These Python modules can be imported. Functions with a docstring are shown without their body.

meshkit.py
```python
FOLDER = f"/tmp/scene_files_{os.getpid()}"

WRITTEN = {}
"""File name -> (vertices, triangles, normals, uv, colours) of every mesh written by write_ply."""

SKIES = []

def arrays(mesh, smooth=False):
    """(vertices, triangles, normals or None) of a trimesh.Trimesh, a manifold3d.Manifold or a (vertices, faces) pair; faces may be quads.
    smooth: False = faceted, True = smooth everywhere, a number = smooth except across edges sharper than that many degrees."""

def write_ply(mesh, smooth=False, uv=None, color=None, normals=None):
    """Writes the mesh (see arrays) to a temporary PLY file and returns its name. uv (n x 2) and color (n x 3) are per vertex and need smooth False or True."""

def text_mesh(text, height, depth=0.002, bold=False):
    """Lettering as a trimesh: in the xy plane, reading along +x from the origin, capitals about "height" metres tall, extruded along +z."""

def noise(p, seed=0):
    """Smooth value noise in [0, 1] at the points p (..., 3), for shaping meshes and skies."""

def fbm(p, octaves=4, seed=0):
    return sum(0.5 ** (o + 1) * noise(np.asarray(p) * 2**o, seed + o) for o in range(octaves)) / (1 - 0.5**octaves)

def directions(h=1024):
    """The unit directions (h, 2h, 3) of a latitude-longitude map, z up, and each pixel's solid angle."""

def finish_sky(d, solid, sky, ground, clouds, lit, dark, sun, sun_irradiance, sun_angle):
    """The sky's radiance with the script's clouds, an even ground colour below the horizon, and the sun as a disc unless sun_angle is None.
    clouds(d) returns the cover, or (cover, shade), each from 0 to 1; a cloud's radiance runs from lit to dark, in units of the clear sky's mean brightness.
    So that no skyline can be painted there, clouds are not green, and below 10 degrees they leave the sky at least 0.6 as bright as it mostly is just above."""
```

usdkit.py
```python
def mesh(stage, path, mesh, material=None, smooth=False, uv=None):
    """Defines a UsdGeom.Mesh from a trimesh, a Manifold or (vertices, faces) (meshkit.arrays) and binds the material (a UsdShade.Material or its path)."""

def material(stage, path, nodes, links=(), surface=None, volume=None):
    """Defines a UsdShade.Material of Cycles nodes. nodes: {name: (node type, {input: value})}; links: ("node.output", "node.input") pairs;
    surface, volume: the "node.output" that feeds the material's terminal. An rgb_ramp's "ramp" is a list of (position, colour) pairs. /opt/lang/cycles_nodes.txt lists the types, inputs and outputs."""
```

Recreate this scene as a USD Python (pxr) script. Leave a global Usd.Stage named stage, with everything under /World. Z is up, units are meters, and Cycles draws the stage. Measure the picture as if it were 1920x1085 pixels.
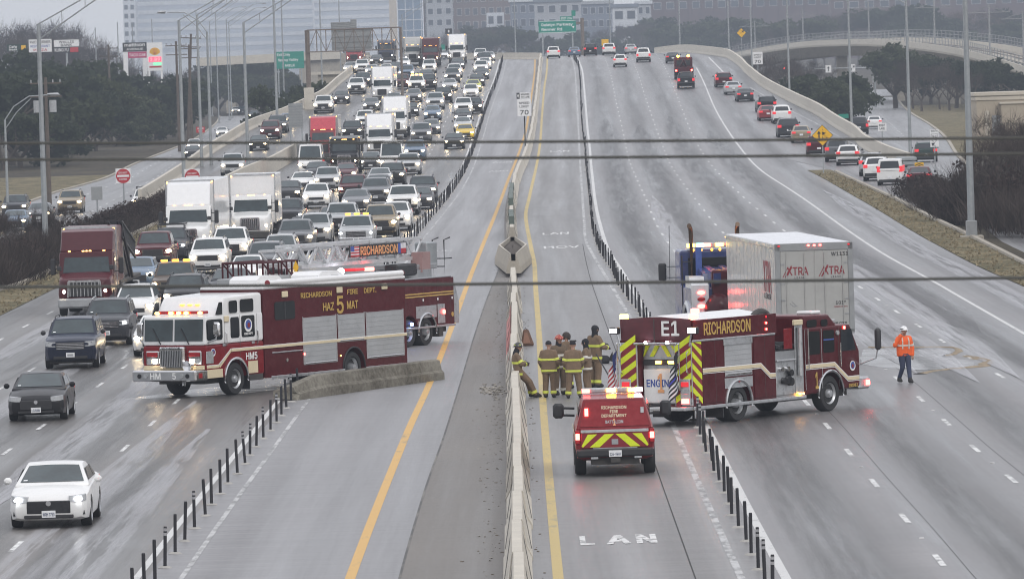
import math, random, numpy as np, trimesh, usdkit, meshkit, manifold3d as m3
from pxr import Usd, UsdGeom, UsdLux, UsdShade, Gf, Sdf, Vt
from scipy.interpolate import PchipInterpolator
stage = Usd.Stage.CreateInMemory()
UsdGeom.SetStageUpAxis(stage, 'Z'); UsdGeom.SetStageMetersPerUnit(stage, 1.0)
stage.DefinePrim('/World', 'Xform'); stage.SetDefaultPrim(stage.GetPrimAtPath('/World'))
stage.DefinePrim('/World/Looks', 'Scope')
rng = np.random.default_rng(7); random.seed(7)
# ---------------------------------------------------------------- camera: a 200 mm lens on an overpass, 10 m above the lanes
FPX, CAMH, ROLL, HOR = 11800.0, 10.0, math.radians(1.8), 162.0
PITCH = math.atan((542.5 - HOR) * math.cos(ROLL) / FPX)
_F = np.array([0, math.cos(PITCH), -math.sin(PITCH)]); _R0 = np.array([1.0, 0, 0]); _U0 = np.array([0, math.sin(PITCH), math.cos(PITCH)])
_IX = math.cos(ROLL) * _R0 - math.sin(ROLL) * _U0; _IU = math.sin(ROLL) * _R0 + math.cos(ROLL) * _U0
_C = np.array([0, 0, CAMH])
cam = UsdGeom.Camera.Define(stage, '/World/camera')
cam.CreateHorizontalApertureAttr(36.0); cam.CreateFocalLengthAttr(FPX / 1920 * 36)
cam.CreateFStopAttr(9.0); cam.CreateFocusDistanceAttr(200.0); cam.CreateClippingRangeAttr(Gf.Vec2f(1, 60000))
_m = np.eye(4); _m[0, :3], _m[1, :3], _m[2, :3], _m[3, :3] = _IX, _IU, -_F, _C
cam.AddTransformOp().Set(Gf.Matrix4d(*_m.ravel().tolist()))
cam.CreateExposureAttr(0.30)
# ---------------------------------------------------------------- overcast winter sky, weak broad sun
SUN_EL, SUN_AZ = math.radians(38), math.radians(150)
usdkit.material(stage, '/World/Looks/sky_air', {
    'sky': ('sky_texture', {'sky_type': 'single_scattering', 'sun_disc': False, 'sun_elevation': SUN_EL, 'sun_rotation': SUN_AZ, 'aerosol_density': 2.0}),
    'tc': ('texture_coordinate', {}), 'mp': ('mapping', {'scale': (1, 1, 2.6)}),
    'n': ('noise_texture', {'scale': 2.2, 'detail': 6, 'roughness': 0.55}),
    'cl': ('rgb_ramp', {'ramp': [(0.25, (4.1, 4.12, 4.36)), (0.7, (5.2, 5.2, 5.36))]}),
    'mx': ('mix', {'fac': 0.9}), 'sz': ('separate_xyz', {}), 'gr': ('map_range', {'from_min': 0.0, 'from_max': 0.9, 'to_min': 0.82, 'to_max': 1.55, 'clamp': True}), 'gs': ('vector_math', {'math_type': 'scale'}), 'bg': ('background_shader', {'strength': 0.135})},
    [('tc.generated', 'mp.vector'), ('mp.vector', 'n.vector'), ('n.fac', 'cl.fac'), ('sky.color', 'mx.color1'), ('tc.generated', 'sz.vector'), ('sz.z', 'gr.value'), ('cl.color', 'gs.vector1'), ('gr.result', 'gs.scale'), ('gs.vector', 'mx.color2'), ('mx.color', 'bg.color')], surface='bg.background')
dome = UsdLux.DomeLight.Define(stage, '/World/sky')
UsdShade.MaterialBindingAPI.Apply(dome.GetPrim()).Bind(UsdShade.Material.Get(stage, '/World/Looks/sky_air'))
dome.GetPrim().SetCustomDataByKey('kind', 'structure')
sun = UsdLux.DistantLight.Define(stage, '/World/sun')
sun.CreateNormalizeAttr(True); sun.CreateIntensityAttr(0.22); sun.CreateAngleAttr(25.0); sun.CreateColorAttr(Gf.Vec3f(1.0, 0.97, 0.93))
sun.AddRotateXYZOp().Set(Gf.Vec3f(90 - math.degrees(SUN_EL), 0, 180 - math.degrees(SUN_AZ)))
# ---------------------------------------------------------------- road and land profiles along the view (metres ahead -> height)
_zm = np.array([(-60, -.1), (128, 0), (198, .2), (260, .6), (328, 1.3), (390, 2.1), (460, 2.85), (531, 3.8), (593, 5.1), (650, 6.9), (707, 8.7), (770, 10.75), (825, 12.25), (885, 13.6), (940, 14.25), (1000, 14.15), (1100, 12.5), (1300, 8.5), (1600, 8), (9000, 8)])
zmain = PchipInterpolator(_zm[:, 0], _zm[:, 1])
_zl = np.array([(-60, -.4), (128, -.3), (200, 0), (260, .3), (328, .75), (400, .95), (495, 1.2), (700, 3.0), (1000, 4.4), (1230, 5.3), (1600, 8.5), (2000, 14), (2600, 18), (9000, 24)])
zleft = PchipInterpolator(_zl[:, 0], _zl[:, 1])
_zr = np.array([(-60, -.4), (128, -.3), (200, -.05), (260, .35), (328, 1.0), (400, 1.7), (460, 2.1), (540, 2.45), (694, 3.6), (1000, 5.0), (1300, 7), (1700, 10), (2000, 14), (2600, 18), (9000, 24)])
zright = PchipInterpolator(_zr[:, 0], _zr[:, 1])
def ray(px, py):
    d = _F * FPX + (px - 960) * _IX + (542.5 - py) * _IU
    return d / d[1]
def at(px, py, Y):                       # the point Y metres ahead seen at that place of the photograph
    return _C + ray(px, py) * Y
def on(px, py, zf=None, add=0.0):        # the point of the ground seen there
    zf = zf or zmain
    ys = np.arange(60, 3000, 2.0); D = ray(px, py)
    g = 10 + D[2] * ys - zf(ys) - add
    k = np.nonzero(g <= 0)[0]
    if len(k) == 0: k = [int(np.argmin(g))]
    y = ys[k[0]]
    if k[0] > 0 and g[k[0]] < 0: y = ys[k[0] - 1] + 2 * g[k[0] - 1] / (g[k[0] - 1] - g[k[0]])
    return np.array([D[0] * y, y, float(zf(y)) + add])
def line(pts, zf=None):                  # pixel polyline -> X(Y) on the ground, continued straight at both ends
    P = np.array([on(x, y, zf) for x, y in pts]); P = P[np.argsort(P[:, 1])]
    keep = [0]
    for i in range(1, len(P)):
        if P[i, 1] - P[keep[-1], 1] > 3: keep.append(i)
    P = P[keep]; ip = PchipInterpolator(P[:, 1], P[:, 0]); y0, y1 = P[0, 1], P[-1, 1]
    s0 = (ip(min(y0 + 25, y1)) - ip(y0)) / (min(y0 + 25, y1) - y0); s1 = (ip(y1) - ip(max(y1 - 25, y0))) / (y1 - max(y1 - 25, y0))
    def X(Y):
        Y = np.asarray(Y, float)
        return np.where(Y < y0, ip(y0) + (Y - y0) * s0, np.where(Y > y1, ip(y1) + (Y - y1) * s1, ip(np.clip(Y, y0, y1))))
    X.y0, X.y1 = y0, y1
    return X
# ---------------------------------------------------------------- prims
_used = {}
def numbered(parent, name):
    k = (parent, name); n = _used.get(k, 0); _used[k] = n + 1
    return name if n == 0 else f'{name}_{n:03d}'
def tag(p, label=None, cat=None, group=None, kind=None):
    p = p.GetPrim() if hasattr(p, 'GetPrim') else p
    for k, v in (('label', label), ('category', cat), ('group', group), ('kind', kind)):
        if v: p.SetCustomDataByKey(k, v)
    return p
def thing(name, label=None, cat=None, loc=(0, 0, 0), rz=0.0, group=None, kind=None, parent='/World', rx=0.0, ry=0.0, s=None):
    x = UsdGeom.Xform.Define(stage, f'{parent}/{numbered(parent, name)}')
    x.AddTranslateOp().Set(Gf.Vec3d(*map(float, loc)))
    if rz or rx or ry: x.AddRotateXYZOp().Set(Gf.Vec3f(math.degrees(rx), math.degrees(ry), math.degrees(rz)))
    if s is not None: x.AddScaleOp().Set(Gf.Vec3f(*((s,) * 3 if np.ndim(s) == 0 else s)))
    tag(x, label, cat, group, kind)
    return str(x.GetPath())
def obj(name, mesh, mat, parent='/World', smooth=False, label=None, cat=None, group=None, kind=None, uv=None):
    if isinstance(mesh, MB): mesh = mesh.get()
    p = usdkit.mesh(stage, f'{parent}/{numbered(parent, name)}', mesh, M(mat), smooth=smooth, uv=uv)
    tag(p, label, cat, group, kind)
    return str(p.GetPath())
def copy(proto, name, loc, rz=0.0, label=None, cat=None, group=None, s=None, rx=0.0, ry=0.0):
    path = thing(name, label, cat, loc, rz, group, rx=rx, ry=ry, s=s)
    p = stage.GetPrimAtPath(path); p.GetReferences().AddInternalReference(proto); p.SetInstanceable(True)
    return path
stage.CreateClassPrim('/Kinds')
def proto(name):
    stage.CreateClassPrim('/Kinds/' + name); UsdGeom.Xform.Define(stage, '/Kinds/' + name + '/x'); stage.RemovePrim('/Kinds/' + name + '/x')
    p = stage.GetPrimAtPath('/Kinds/' + name); p.SetTypeName('Xform')
    return '/Kinds/' + name
# ---------------------------------------------------------------- mesh building
class MB:
    def __init__(s): s.v, s.f, s.n = [], [], 0
    def add(s, v, f):
        v = np.asarray(v, float); f = np.asarray(f, int)
        if f.ndim == 2 and f.shape[1] == 4: f = np.vstack([f[:, [0, 1, 2]], f[:, [0, 2, 3]]])
        s.v.append(v); s.f.append(f + s.n); s.n += len(v); return s
    def mesh(s, m, T=None):
        if hasattr(m, 'to_mesh'):
            q = m.to_mesh(); v, f = np.array(q.vert_properties[:, :3], float), np.array(q.tri_verts)
        else: v, f = np.array(m.vertices), np.array(m.faces)
        if T is not None: v = v @ np.asarray(T)[:3, :3].T + np.asarray(T)[:3, 3]
        return s.add(v, f)
    def box(s, x0, x1, y0, y1, z0, z1):
        v = np.array([(x, y, z) for z in (z0, z1) for y in (y0, y1) for x in (x0, x1)], float)
        return s.add(v, [(0, 2, 3, 1), (4, 5, 7, 6), (0, 1, 5, 4), (2, 6, 7, 3), (0, 4, 6, 2), (1, 3, 7, 5)])
    def rbox(s, x0, x1, y0, y1, z0, z1, r=.03):
        pts = []
        for x, a in ((x0, 1), (x1, -1)):
            for y, b in ((y0, 1), (y1, -1)):
                for z, c in ((z0, 1), (z1, -1)):
                    pts += [(x, y + b * r, z + c * r), (x + a * r, y, z + c * r), (x + a * r, y + b * r, z)]
        return s.mesh(m3.Manifold.hull_points(np.array(pts)))
    def hull(s, pts): return s.mesh(m3.Manifold.hull_points(np.array(pts, float)))
    def obox(s, c, ax, ay, az):      # box from centre and three half vectors
        c, ax, ay, az = (np.asarray(q, float) for q in (c, ax, ay, az))
        v = np.array([c + i * ax + j * ay + k * az for k in (-1, 1) for j in (-1, 1) for i in (-1, 1)])
        return s.add(v, [(0, 2, 3, 1), (4, 5, 7, 6), (0, 1, 5, 4), (2, 6, 7, 3), (0, 4, 6, 2), (1, 3, 7, 5)])
    def bar(s, a, b, w, h=None):     # square bar between two points
        a, b = np.asarray(a, float), np.asarray(b, float); d = b - a; L = np.linalg.norm(d); d /= L; h = h or w
        u = np.cross(d, (0, 0, 1) if abs(d[2]) < .95 else (0, 1, 0)); u /= np.linalg.norm(u); t = np.cross(u, d)
        return s.obox((a + b) / 2, d * L / 2, u * w / 2, t * h / 2)
    def tube(s, pts, r, n=8, cap=True):
        p = np.asarray(pts, float); r = np.broadcast_to(np.asarray(r, float), (len(p),))
        t = np.gradient(p, axis=0); t /= np.linalg.norm(t, axis=1, keepdims=True) + 1e-12
        ref = np.array([0, 0, 1.0]) if abs(t[:, 2]).mean() < .8 else np.array([0, 1.0, 0])
        a = np.cross(t, ref); a /= np.linalg.norm(a, axis=1, keepdims=True) + 1e-12; b = np.cross(t, a)
        g = np.arange(n) * 2 * np.pi / n
        v = (p[:, None] + r[:, None, None] * (np.cos(g)[None, :, None] * a[:, None] + np.sin(g)[None, :, None] * b[:, None])).reshape(-1, 3)
        i, j = np.meshgrid(np.arange(len(p) - 1), np.arange(n), indexing='ij')
        q = np.stack([i * n + j, (i + 1) * n + j, (i + 1) * n + (j + 1) % n, i * n + (j + 1) % n], -1).reshape(-1, 4)
        f = np.vstack([q[:, [0, 1, 2]], q[:, [0, 2, 3]]])
        if cap:
            v = np.vstack([v, p[:1], p[-1:]]); k = len(p) * n; e = (len(p) - 1) * n
            f = np.vstack([f, [(k, c, (c + 1) % n) for c in range(n)], [(k + 1, e + (c + 1) % n, e + c) for c in range(n)]])
        return s.add(v, f)
    def cyl(s, a, b, r, n=12): return s.tube([a, b], r, n)
    def lathe(s, prof, T=None, n=24):  # profile (radius, x) turned about the x axis
        P = np.array(prof, float); g = np.arange(n) * 2 * np.pi / n
        v = np.stack([np.broadcast_to(P[:, 1, None], (len(P), n)), P[:, 0, None] * np.cos(g), P[:, 0, None] * np.sin(g)], -1).reshape(-1, 3)
        i, j = np.meshgrid(np.arange(len(P) - 1), np.arange(n), indexing='ij')
        q = np.stack([i * n + j, i * n + (j + 1) % n, (i + 1) * n + (j + 1) % n, (i + 1) * n + j], -1).reshape(-1, 4)
        if T is not None: v = v @ np.asarray(T)[:3, :3].T + np.asarray(T)[:3, 3]
        return s.add(v, q)
    def sphere(s, c, r, sub=2):
        m = trimesh.creation.icosphere(sub, 1.0); return s.add(np.array(m.vertices) * np.asarray(r) + np.asarray(c), m.faces)
    def grid(s, P):                  # P: (a, b, 3) points
        a, b = P.shape[:2]; i, j = np.meshgrid(np.arange(a - 1), np.arange(b - 1), indexing='ij')
        q = np.stack([i * b + j, i * b + j + 1, (i + 1) * b + j + 1, (i + 1) * b + j], -1).reshape(-1, 4)
        return s.add(P.reshape(-1, 3), q)
    def slab(s, P, n, t):            # polygon (convex, 3D) given a thickness along n
        P = np.asarray(P, float); n = np.asarray(n, float) * t
        v = np.vstack([P, P + n]); k = len(P)
        f = [(0, i + 1, i) for i in range(1, k - 1)] + [(k, k + i, k + i + 1) for i in range(1, k - 1)]
        for i in range(k): j = (i + 1) % k; f += [(i, j, k + j), (i, k + j, k + i)]
        return s.add(v, f)
    def text(s, t, h, O, ux, uz, d=.006, bold=True, width=None, center=True):   # lettering of height h from O along ux, upright along uz
        m = meshkit.text_mesh(t, h, d, bold); v = np.array(m.vertices)
        w = v[:, 0].max() - v[:, 0].min(); v[:, 0] -= v[:, 0].min()
        if width: v[:, 0] *= width / w; w = width
        if center: v[:, 0] -= w / 2
        ux, uz = np.asarray(ux, float), np.asarray(uz, float); un = np.cross(ux, uz)
        return s.add(np.asarray(O, float) + v[:, :1] * ux + v[:, 1:2] * uz + v[:, 2:3] * un, m.faces)
    def get(s): return trimesh.Trimesh(np.vstack(s.v), np.vstack(s.f), process=False)
    def xform(s, R, t=(0, 0, 0)):
        s.v = [v @ np.asarray(R).T + np.asarray(t) for v in s.v]; return s
def rotz(a): c, s = math.cos(a), math.sin(a); return np.array([[c, -s, 0], [s, c, 0], [0, 0, 1.0]])
def rotx(a): c, s = math.cos(a), math.sin(a); return np.array([[1.0, 0, 0], [0, c, -s], [0, s, c]])
def roty(a): c, s = math.cos(a), math.sin(a); return np.array([[c, 0, s], [0, 1.0, 0], [-s, 0, c]])
# ---------------------------------------------------------------- materials
_mats = {}
def M(name):
    if not isinstance(name, str): return name
    if name not in _mats: raise KeyError(name)
    return _mats[name]
def pm(name, col, rough=.5, metal=0.0, coat=0.0, var=.12, scale=3.0, emit=None, es=0.0, bump=0.0, bscale=40.0, spec=.5, dirt=None, alpha=None, rvar=.1):
    n = {'geo': ('geometry', {}), 'p': ('principled_bsdf', {'metallic': metal, 'coat_weight': coat, 'coat_roughness': .08, 'specular_ior_level': spec})}
    L = []
    c = np.array(col, float)
    if var > 0:
        n['n'] = ('noise_texture', {'scale': scale, 'detail': 5, 'roughness': .65})
        n['r'] = ('rgb_ramp', {'ramp': [(.28, tuple(c * (1 - var))), (.72, tuple(np.minimum(c * (1 + var), .95)))]})
        n['rr'] = ('map_range', {'from_min': .3, 'from_max': .7, 'to_min': max(rough - rvar, .02), 'to_max': min(rough + rvar, 1), 'clamp': True})
        L += [('geo.position', 'n.vector'), ('n.fac', 'r.fac'), ('n.fac', 'rr.value'), ('rr.result', 'p.roughness')]
        src = 'r.color'
        if dirt is not None:            # road film that thickens near the ground of the thing itself
            n['n2'] = ('noise_texture', {'scale': 1.7, 'detail': 6, 'roughness': .7}); n['tc'] = ('texture_coordinate', {}); n['sx'] = ('separate_xyz', {})
            n['h'] = ('map_range', {'from_min': .85, 'from_max': .1, 'to_min': 0.0, 'to_max': .38 if max(c) > .2 else .14, 'clamp': True}); n['mm'] = ('math', {'math_type': 'multiply'}); n['dx'] = ('mix', {'color2': dirt})
            L += [('geo.position', 'n2.vector'), ('tc.object', 'sx.vector'), ('sx.z', 'h.value'), ('h.result', 'mm.value1'), ('n2.fac', 'mm.value2'), ('mm.value', 'dx.fac'), (src, 'dx.color1')]
            src = 'dx.color'
        L.append((src, 'p.base_color'))
    else: n['p'][1]['base_color'] = tuple(c); n['p'][1]['roughness'] = rough
    if emit is not None: n['p'][1]['emission_color'] = tuple(emit); n['p'][1]['emission_strength'] = es
    if bump:
        n['bn'] = ('noise_texture', {'scale': bscale, 'detail': 4}); n['b'] = ('bump', {'strength': bump, 'distance': .03})
        L += [('geo.position', 'bn.vector'), ('bn.fac', 'b.height'), ('b.normal', 'p.normal')]
    _mats[name] = usdkit.material(stage, '/World/Looks/' + name, n, L, surface='p.BSDF'); return name
FILM = (.16, .15, .14)
PAINT = {'white': (.72, .72, .71), 'silver': (.42, .43, .44), 'grey': (.13, .135, .145), 'charcoal': (.035, .037, .043), 'black': (.007, .007, .009), 'navy': (.010, .014, .030), 'maroon': (.055, .008, .012), 'red': (.20, .012, .016),
         'tan': (.27, .22, .15), 'blue': (.10, .15, .22), 'yellow': (.62, .42, .02), 'lime': (.5, .52, .08), 'brown': (.10, .075, .06), 'green': (.03, .05, .045)}
for k, c in PAINT.items(): pm('paint_' + k, c, .28, coat=.25 if max(c) > .1 else .08, metal=.25 if k in ('silver', 'grey', 'tan', 'blue') else 0, var=.03, dirt=FILM, spec=.5 if max(c) > .1 else .25, rvar=.02)
pm('fire_red', (.062, .003, .006), .28, coat=.1, spec=.3, var=.06, scale=1.5, dirt=(.07, .05, .045)); pm('fire_red_light', (.165, .004, .008), .28, coat=.1, spec=.3, var=.06, dirt=(.07, .05, .045))
pm('fire_white', (.72, .72, .72), .25, coat=.4, var=.03, dirt=FILM, rvar=.03)
pm('gold', (.55, .37, .10), .4, metal=.3, var=.08); pm('cream', (.62, .53, .36), .5, var=.05); pm('letter_white', (.75, .75, .74), .5, var=.05)
pm('yellow_green', (.62, .72, .02), .4, var=.05); pm('chev_red', (.20, .012, .02), .4, var=.05); pm('amber_lens', (.8, .3, .02), .3, var=0, emit=(1, .42, .06), es=2.5)
pm('chrome', (.62, .62, .63), .16, metal=1.0, var=.1, scale=6); pm('aluminium', (.5, .51, .52), .38, metal=.85, var=.12, scale=5); pm('steel', (.34, .35, .36), .45, metal=.6, var=.15)
pm('rollup', (.42, .43, .44), .42, metal=.35, var=.08, scale=2, dirt=FILM)
pm('black_plastic', (.022, .022, .024), .5, var=.15); pm('black_gloss', (.012, .012, .014), .2, coat=.3, var=.05); pm('tyre', (.022, .022, .023), .75, var=.25, scale=9); pm('grime', (.05, .047, .044), .7, var=.3)
pm('glass_dark', (.018, .022, .026), .06, var=0, spec=.6); pm('glass_shield', (.022, .034, .038), .05, var=.5, scale=1.4, spec=.6, rvar=.02); pm('glass_tint', (.008, .009, .01), .08, var=0)
pm('headlight_on', (.8, .8, .75), .2, var=0, emit=(1, .76, .45), es=36.0); pm('headlight_white', (.8, .8, .8), .2, var=0, emit=(.95, .97, 1), es=16.0); pm('lamp_glass', (.34, .35, .36), .12, var=.2, scale=12)
pm('tail_on', (.5, .02, .03), .25, var=0, emit=(1, .04, .05), es=.45); pm('tail_off', (.28, .01, .015), .2, var=0); pm('marker', (.8, .35, .1), .3, var=0, emit=(1, .45, .12), es=5.0)
pm('beacon_red', (.8, .03, .03), .3, var=0, emit=(1, .05, .04), es=18.0); pm('beacon_amber', (.9, .4, .02), .3, var=0, emit=(1, .42, .03), es=24.0); pm('beacon_blue', (.1, .15, .9), .3, var=0, emit=(.25, .35, 1), es=14.0); pm('beacon_white', (.9, .9, .95), .3, var=0, emit=(.93, .9, 1), es=16.0); pm('beacon_green', (.1, .9, .5), .3, var=0, emit=(.15, 1, .45), es=10.0)
pm('plate', (.7, .71, .72), .4, var=.05); pm('plate_ink', (.03, .05, .12), .5, var=0)
pm('sign_white', (.72, .72, .72), .5, var=.06); pm('sign_black', (.02, .02, .022), .5, var=.1); pm('sign_red', (.42, .03, .04), .45, var=.08); pm('sign_green', (.0, .22, .16), .45, var=.06); pm('sign_yellow', (.75, .42, .01), .45, var=.06); pm('sign_back', (.30, .31, .31), .5, metal=.4, var=.1); pm('sign_pink', (.42, .03, .12), .5, var=.06); pm('sign_blue', (.05, .09, .32), .5, var=.05)
pm('galvanised', (.32, .34, .35), .5, metal=.5, var=.12); pm('pole_grey', (.27, .28, .285), .55, metal=.3, var=.12); pm('rust_steel', (.16, .13, .11), .7, var=.2); pm('wood_pole', (.10, .08, .065), .85, var=.25)
pm('concrete', (.33, .30, .25), .8, var=.16, scale=.9, bump=.25, bscale=9); pm('concrete_light', (.50, .465, .40), .75, var=.12, scale=1.4); pm('concrete_dark', (.20, .19, .18), .8, var=.25, scale=2)
pm('spray_pink', (.52, .22, .20), .8, var=.2, scale=2); pm('cable', (.05, .05, .045), .6, var=.1)
pm('soil', (.055, .042, .032), .9, var=.4, scale=5); pm('debris', (.15, .128, .10), .9, var=.4, scale=9); pm('sand', (.26, .205, .14), .9, var=.35, scale=4, bump=.5, bscale=20); pm('rubble', (.30, .28, .25), .9, var=.35, scale=5)
# ---------------------------------------------------------------- lines of the road, traced on the ground
cA = line([(0, 592), (105, 540), (170, 507), (240, 476), (300, 448), (380, 400)])
cB = line([(311.7, 1064.7), (398, 948), (467.6, 858), (542.5, 760), (769, 458.7), (803, 418), (842.5, 370), (870, 327.5), (892.5, 270), (910, 212.5), (920, 185), (930, 160), (940, 125)])
cC = line([(656, 1085), (764, 810), (805, 720), (850, 605), (877.5, 530), (905, 460), (927.5, 405), (955, 332), (977, 275), (987, 240), (995, 190), (1002, 140), (1003, 120)])
cC2 = line([(748.6, 1085), (794, 926.6), (834.8, 810), (862.5, 720), (890, 627.5), (915, 555), (935, 505), (953, 440), (962, 400), (975, 340), (988, 270), (998, 200), (1005, 150), (1006, 122)])
cD = line([(974, 1085), (968, 810), (965, 640), (964.5, 560), (962, 480), (959, 430), (959, 400), (966, 350), (985, 300), (994, 270), (998, 250), (1003, 215), (1007, 180), (1010, 150), (1012, 130)])
cE = line([(1047, 1085), (1022, 808), (1010, 615), (1003.7, 530), (1002, 495), (997, 470), (986, 410), (992.5, 370), (1005, 315), (1012.5, 270), (1016, 220), (1021, 162), (1024.5, 140), (1026, 118)])
_c2 = cC2; cC2 = lambda Y: np.minimum(_c2(Y), cD(Y) - .42)
cJ = line([(1304.6, 1085), (1232, 881), (1157.5, 665), (1112.5, 540), (1090, 440)])
cF = line([(1391, 1085), (1268, 810), (1185, 602), (1162, 562), (1111, 476), (1100, 455), (1095, 410), (1091, 352), (1087, 295), (1085, 250), (1081, 175), (1077.5, 130), (1073, 112)])
cG = line([(1425, 1076), (1345, 897), (1302, 790), (1206, 602), (1185, 572), (1160, 535), (1145, 506), (1122.5, 469), (1115, 446), (1107.5, 390), (1100, 322), (1096, 270), (1092.5, 250), (1087.5, 150), (1082.5, 122), (1076, 112)])
cG2 = line([(1475, 1085), (1439, 1020), (1330, 810), (1225, 610), (1170, 515), (1140, 467), (1125, 420), (1110, 325), (1105, 270), (1102.5, 250), (1095, 162), (1091, 130), (1084, 112)])
cL1 = line([(1774, 1066), (1762, 1051), (1698, 973), (1640, 906), (1592, 848), (1550, 797), (1272, 480), (1242, 439.5), (1210, 370), (1182, 307), (1167.5, 245), (1155, 190), (1144, 136), (1137.5, 118)])
cL2 = line([(1900, 900), (1830, 842), (1774, 791), (1679, 707), (1345, 425), (1320, 394), (1282.5, 346), (1255, 305), (1245, 280), (1235, 254), (1215, 197), (1200, 150), (1190, 122)])
cL3 = line([(1875, 704), (1420, 392), (1375, 352), (1335, 311), (1312.5, 279), (1297.5, 251), (1275, 195), (1257.5, 150), (1245, 124)])
cM = line([(1920, 625), (1772, 540), (1647, 470), (1590, 432), (1465, 345), (1440, 329), (1382.5, 270), (1365, 245), (1345, 212), (1322, 160), (1300, 118)])
cN = line([(1915, 535), (1815, 490), (1740, 450), (1665, 405), (1600, 367), (1535, 330), (1472, 302)])
cW = line([(1700, 316), (1665, 303), (1620, 280), (1590, 254), (1540, 222), (1490, 196), (1440, 170), (1420, 157), (1400, 140), (1385, 124), (1365, 110), (1335, 104)])       # foot of the right wall
cV = line([(302, 360), (340, 334), (396, 291), (463, 248), (540, 218), (580, 199), (613, 181), (637, 159), (654, 145), (668, 132)])              # foot of the left wall
cK = line([(405, 372), (460, 343), (500, 330), (530, 312), (550, 298)])                                                        # gore barrier
for nm in 'A B C C2 D E F G G2 L1 L2 L3 M N W V K'.split():
    pass
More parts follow.
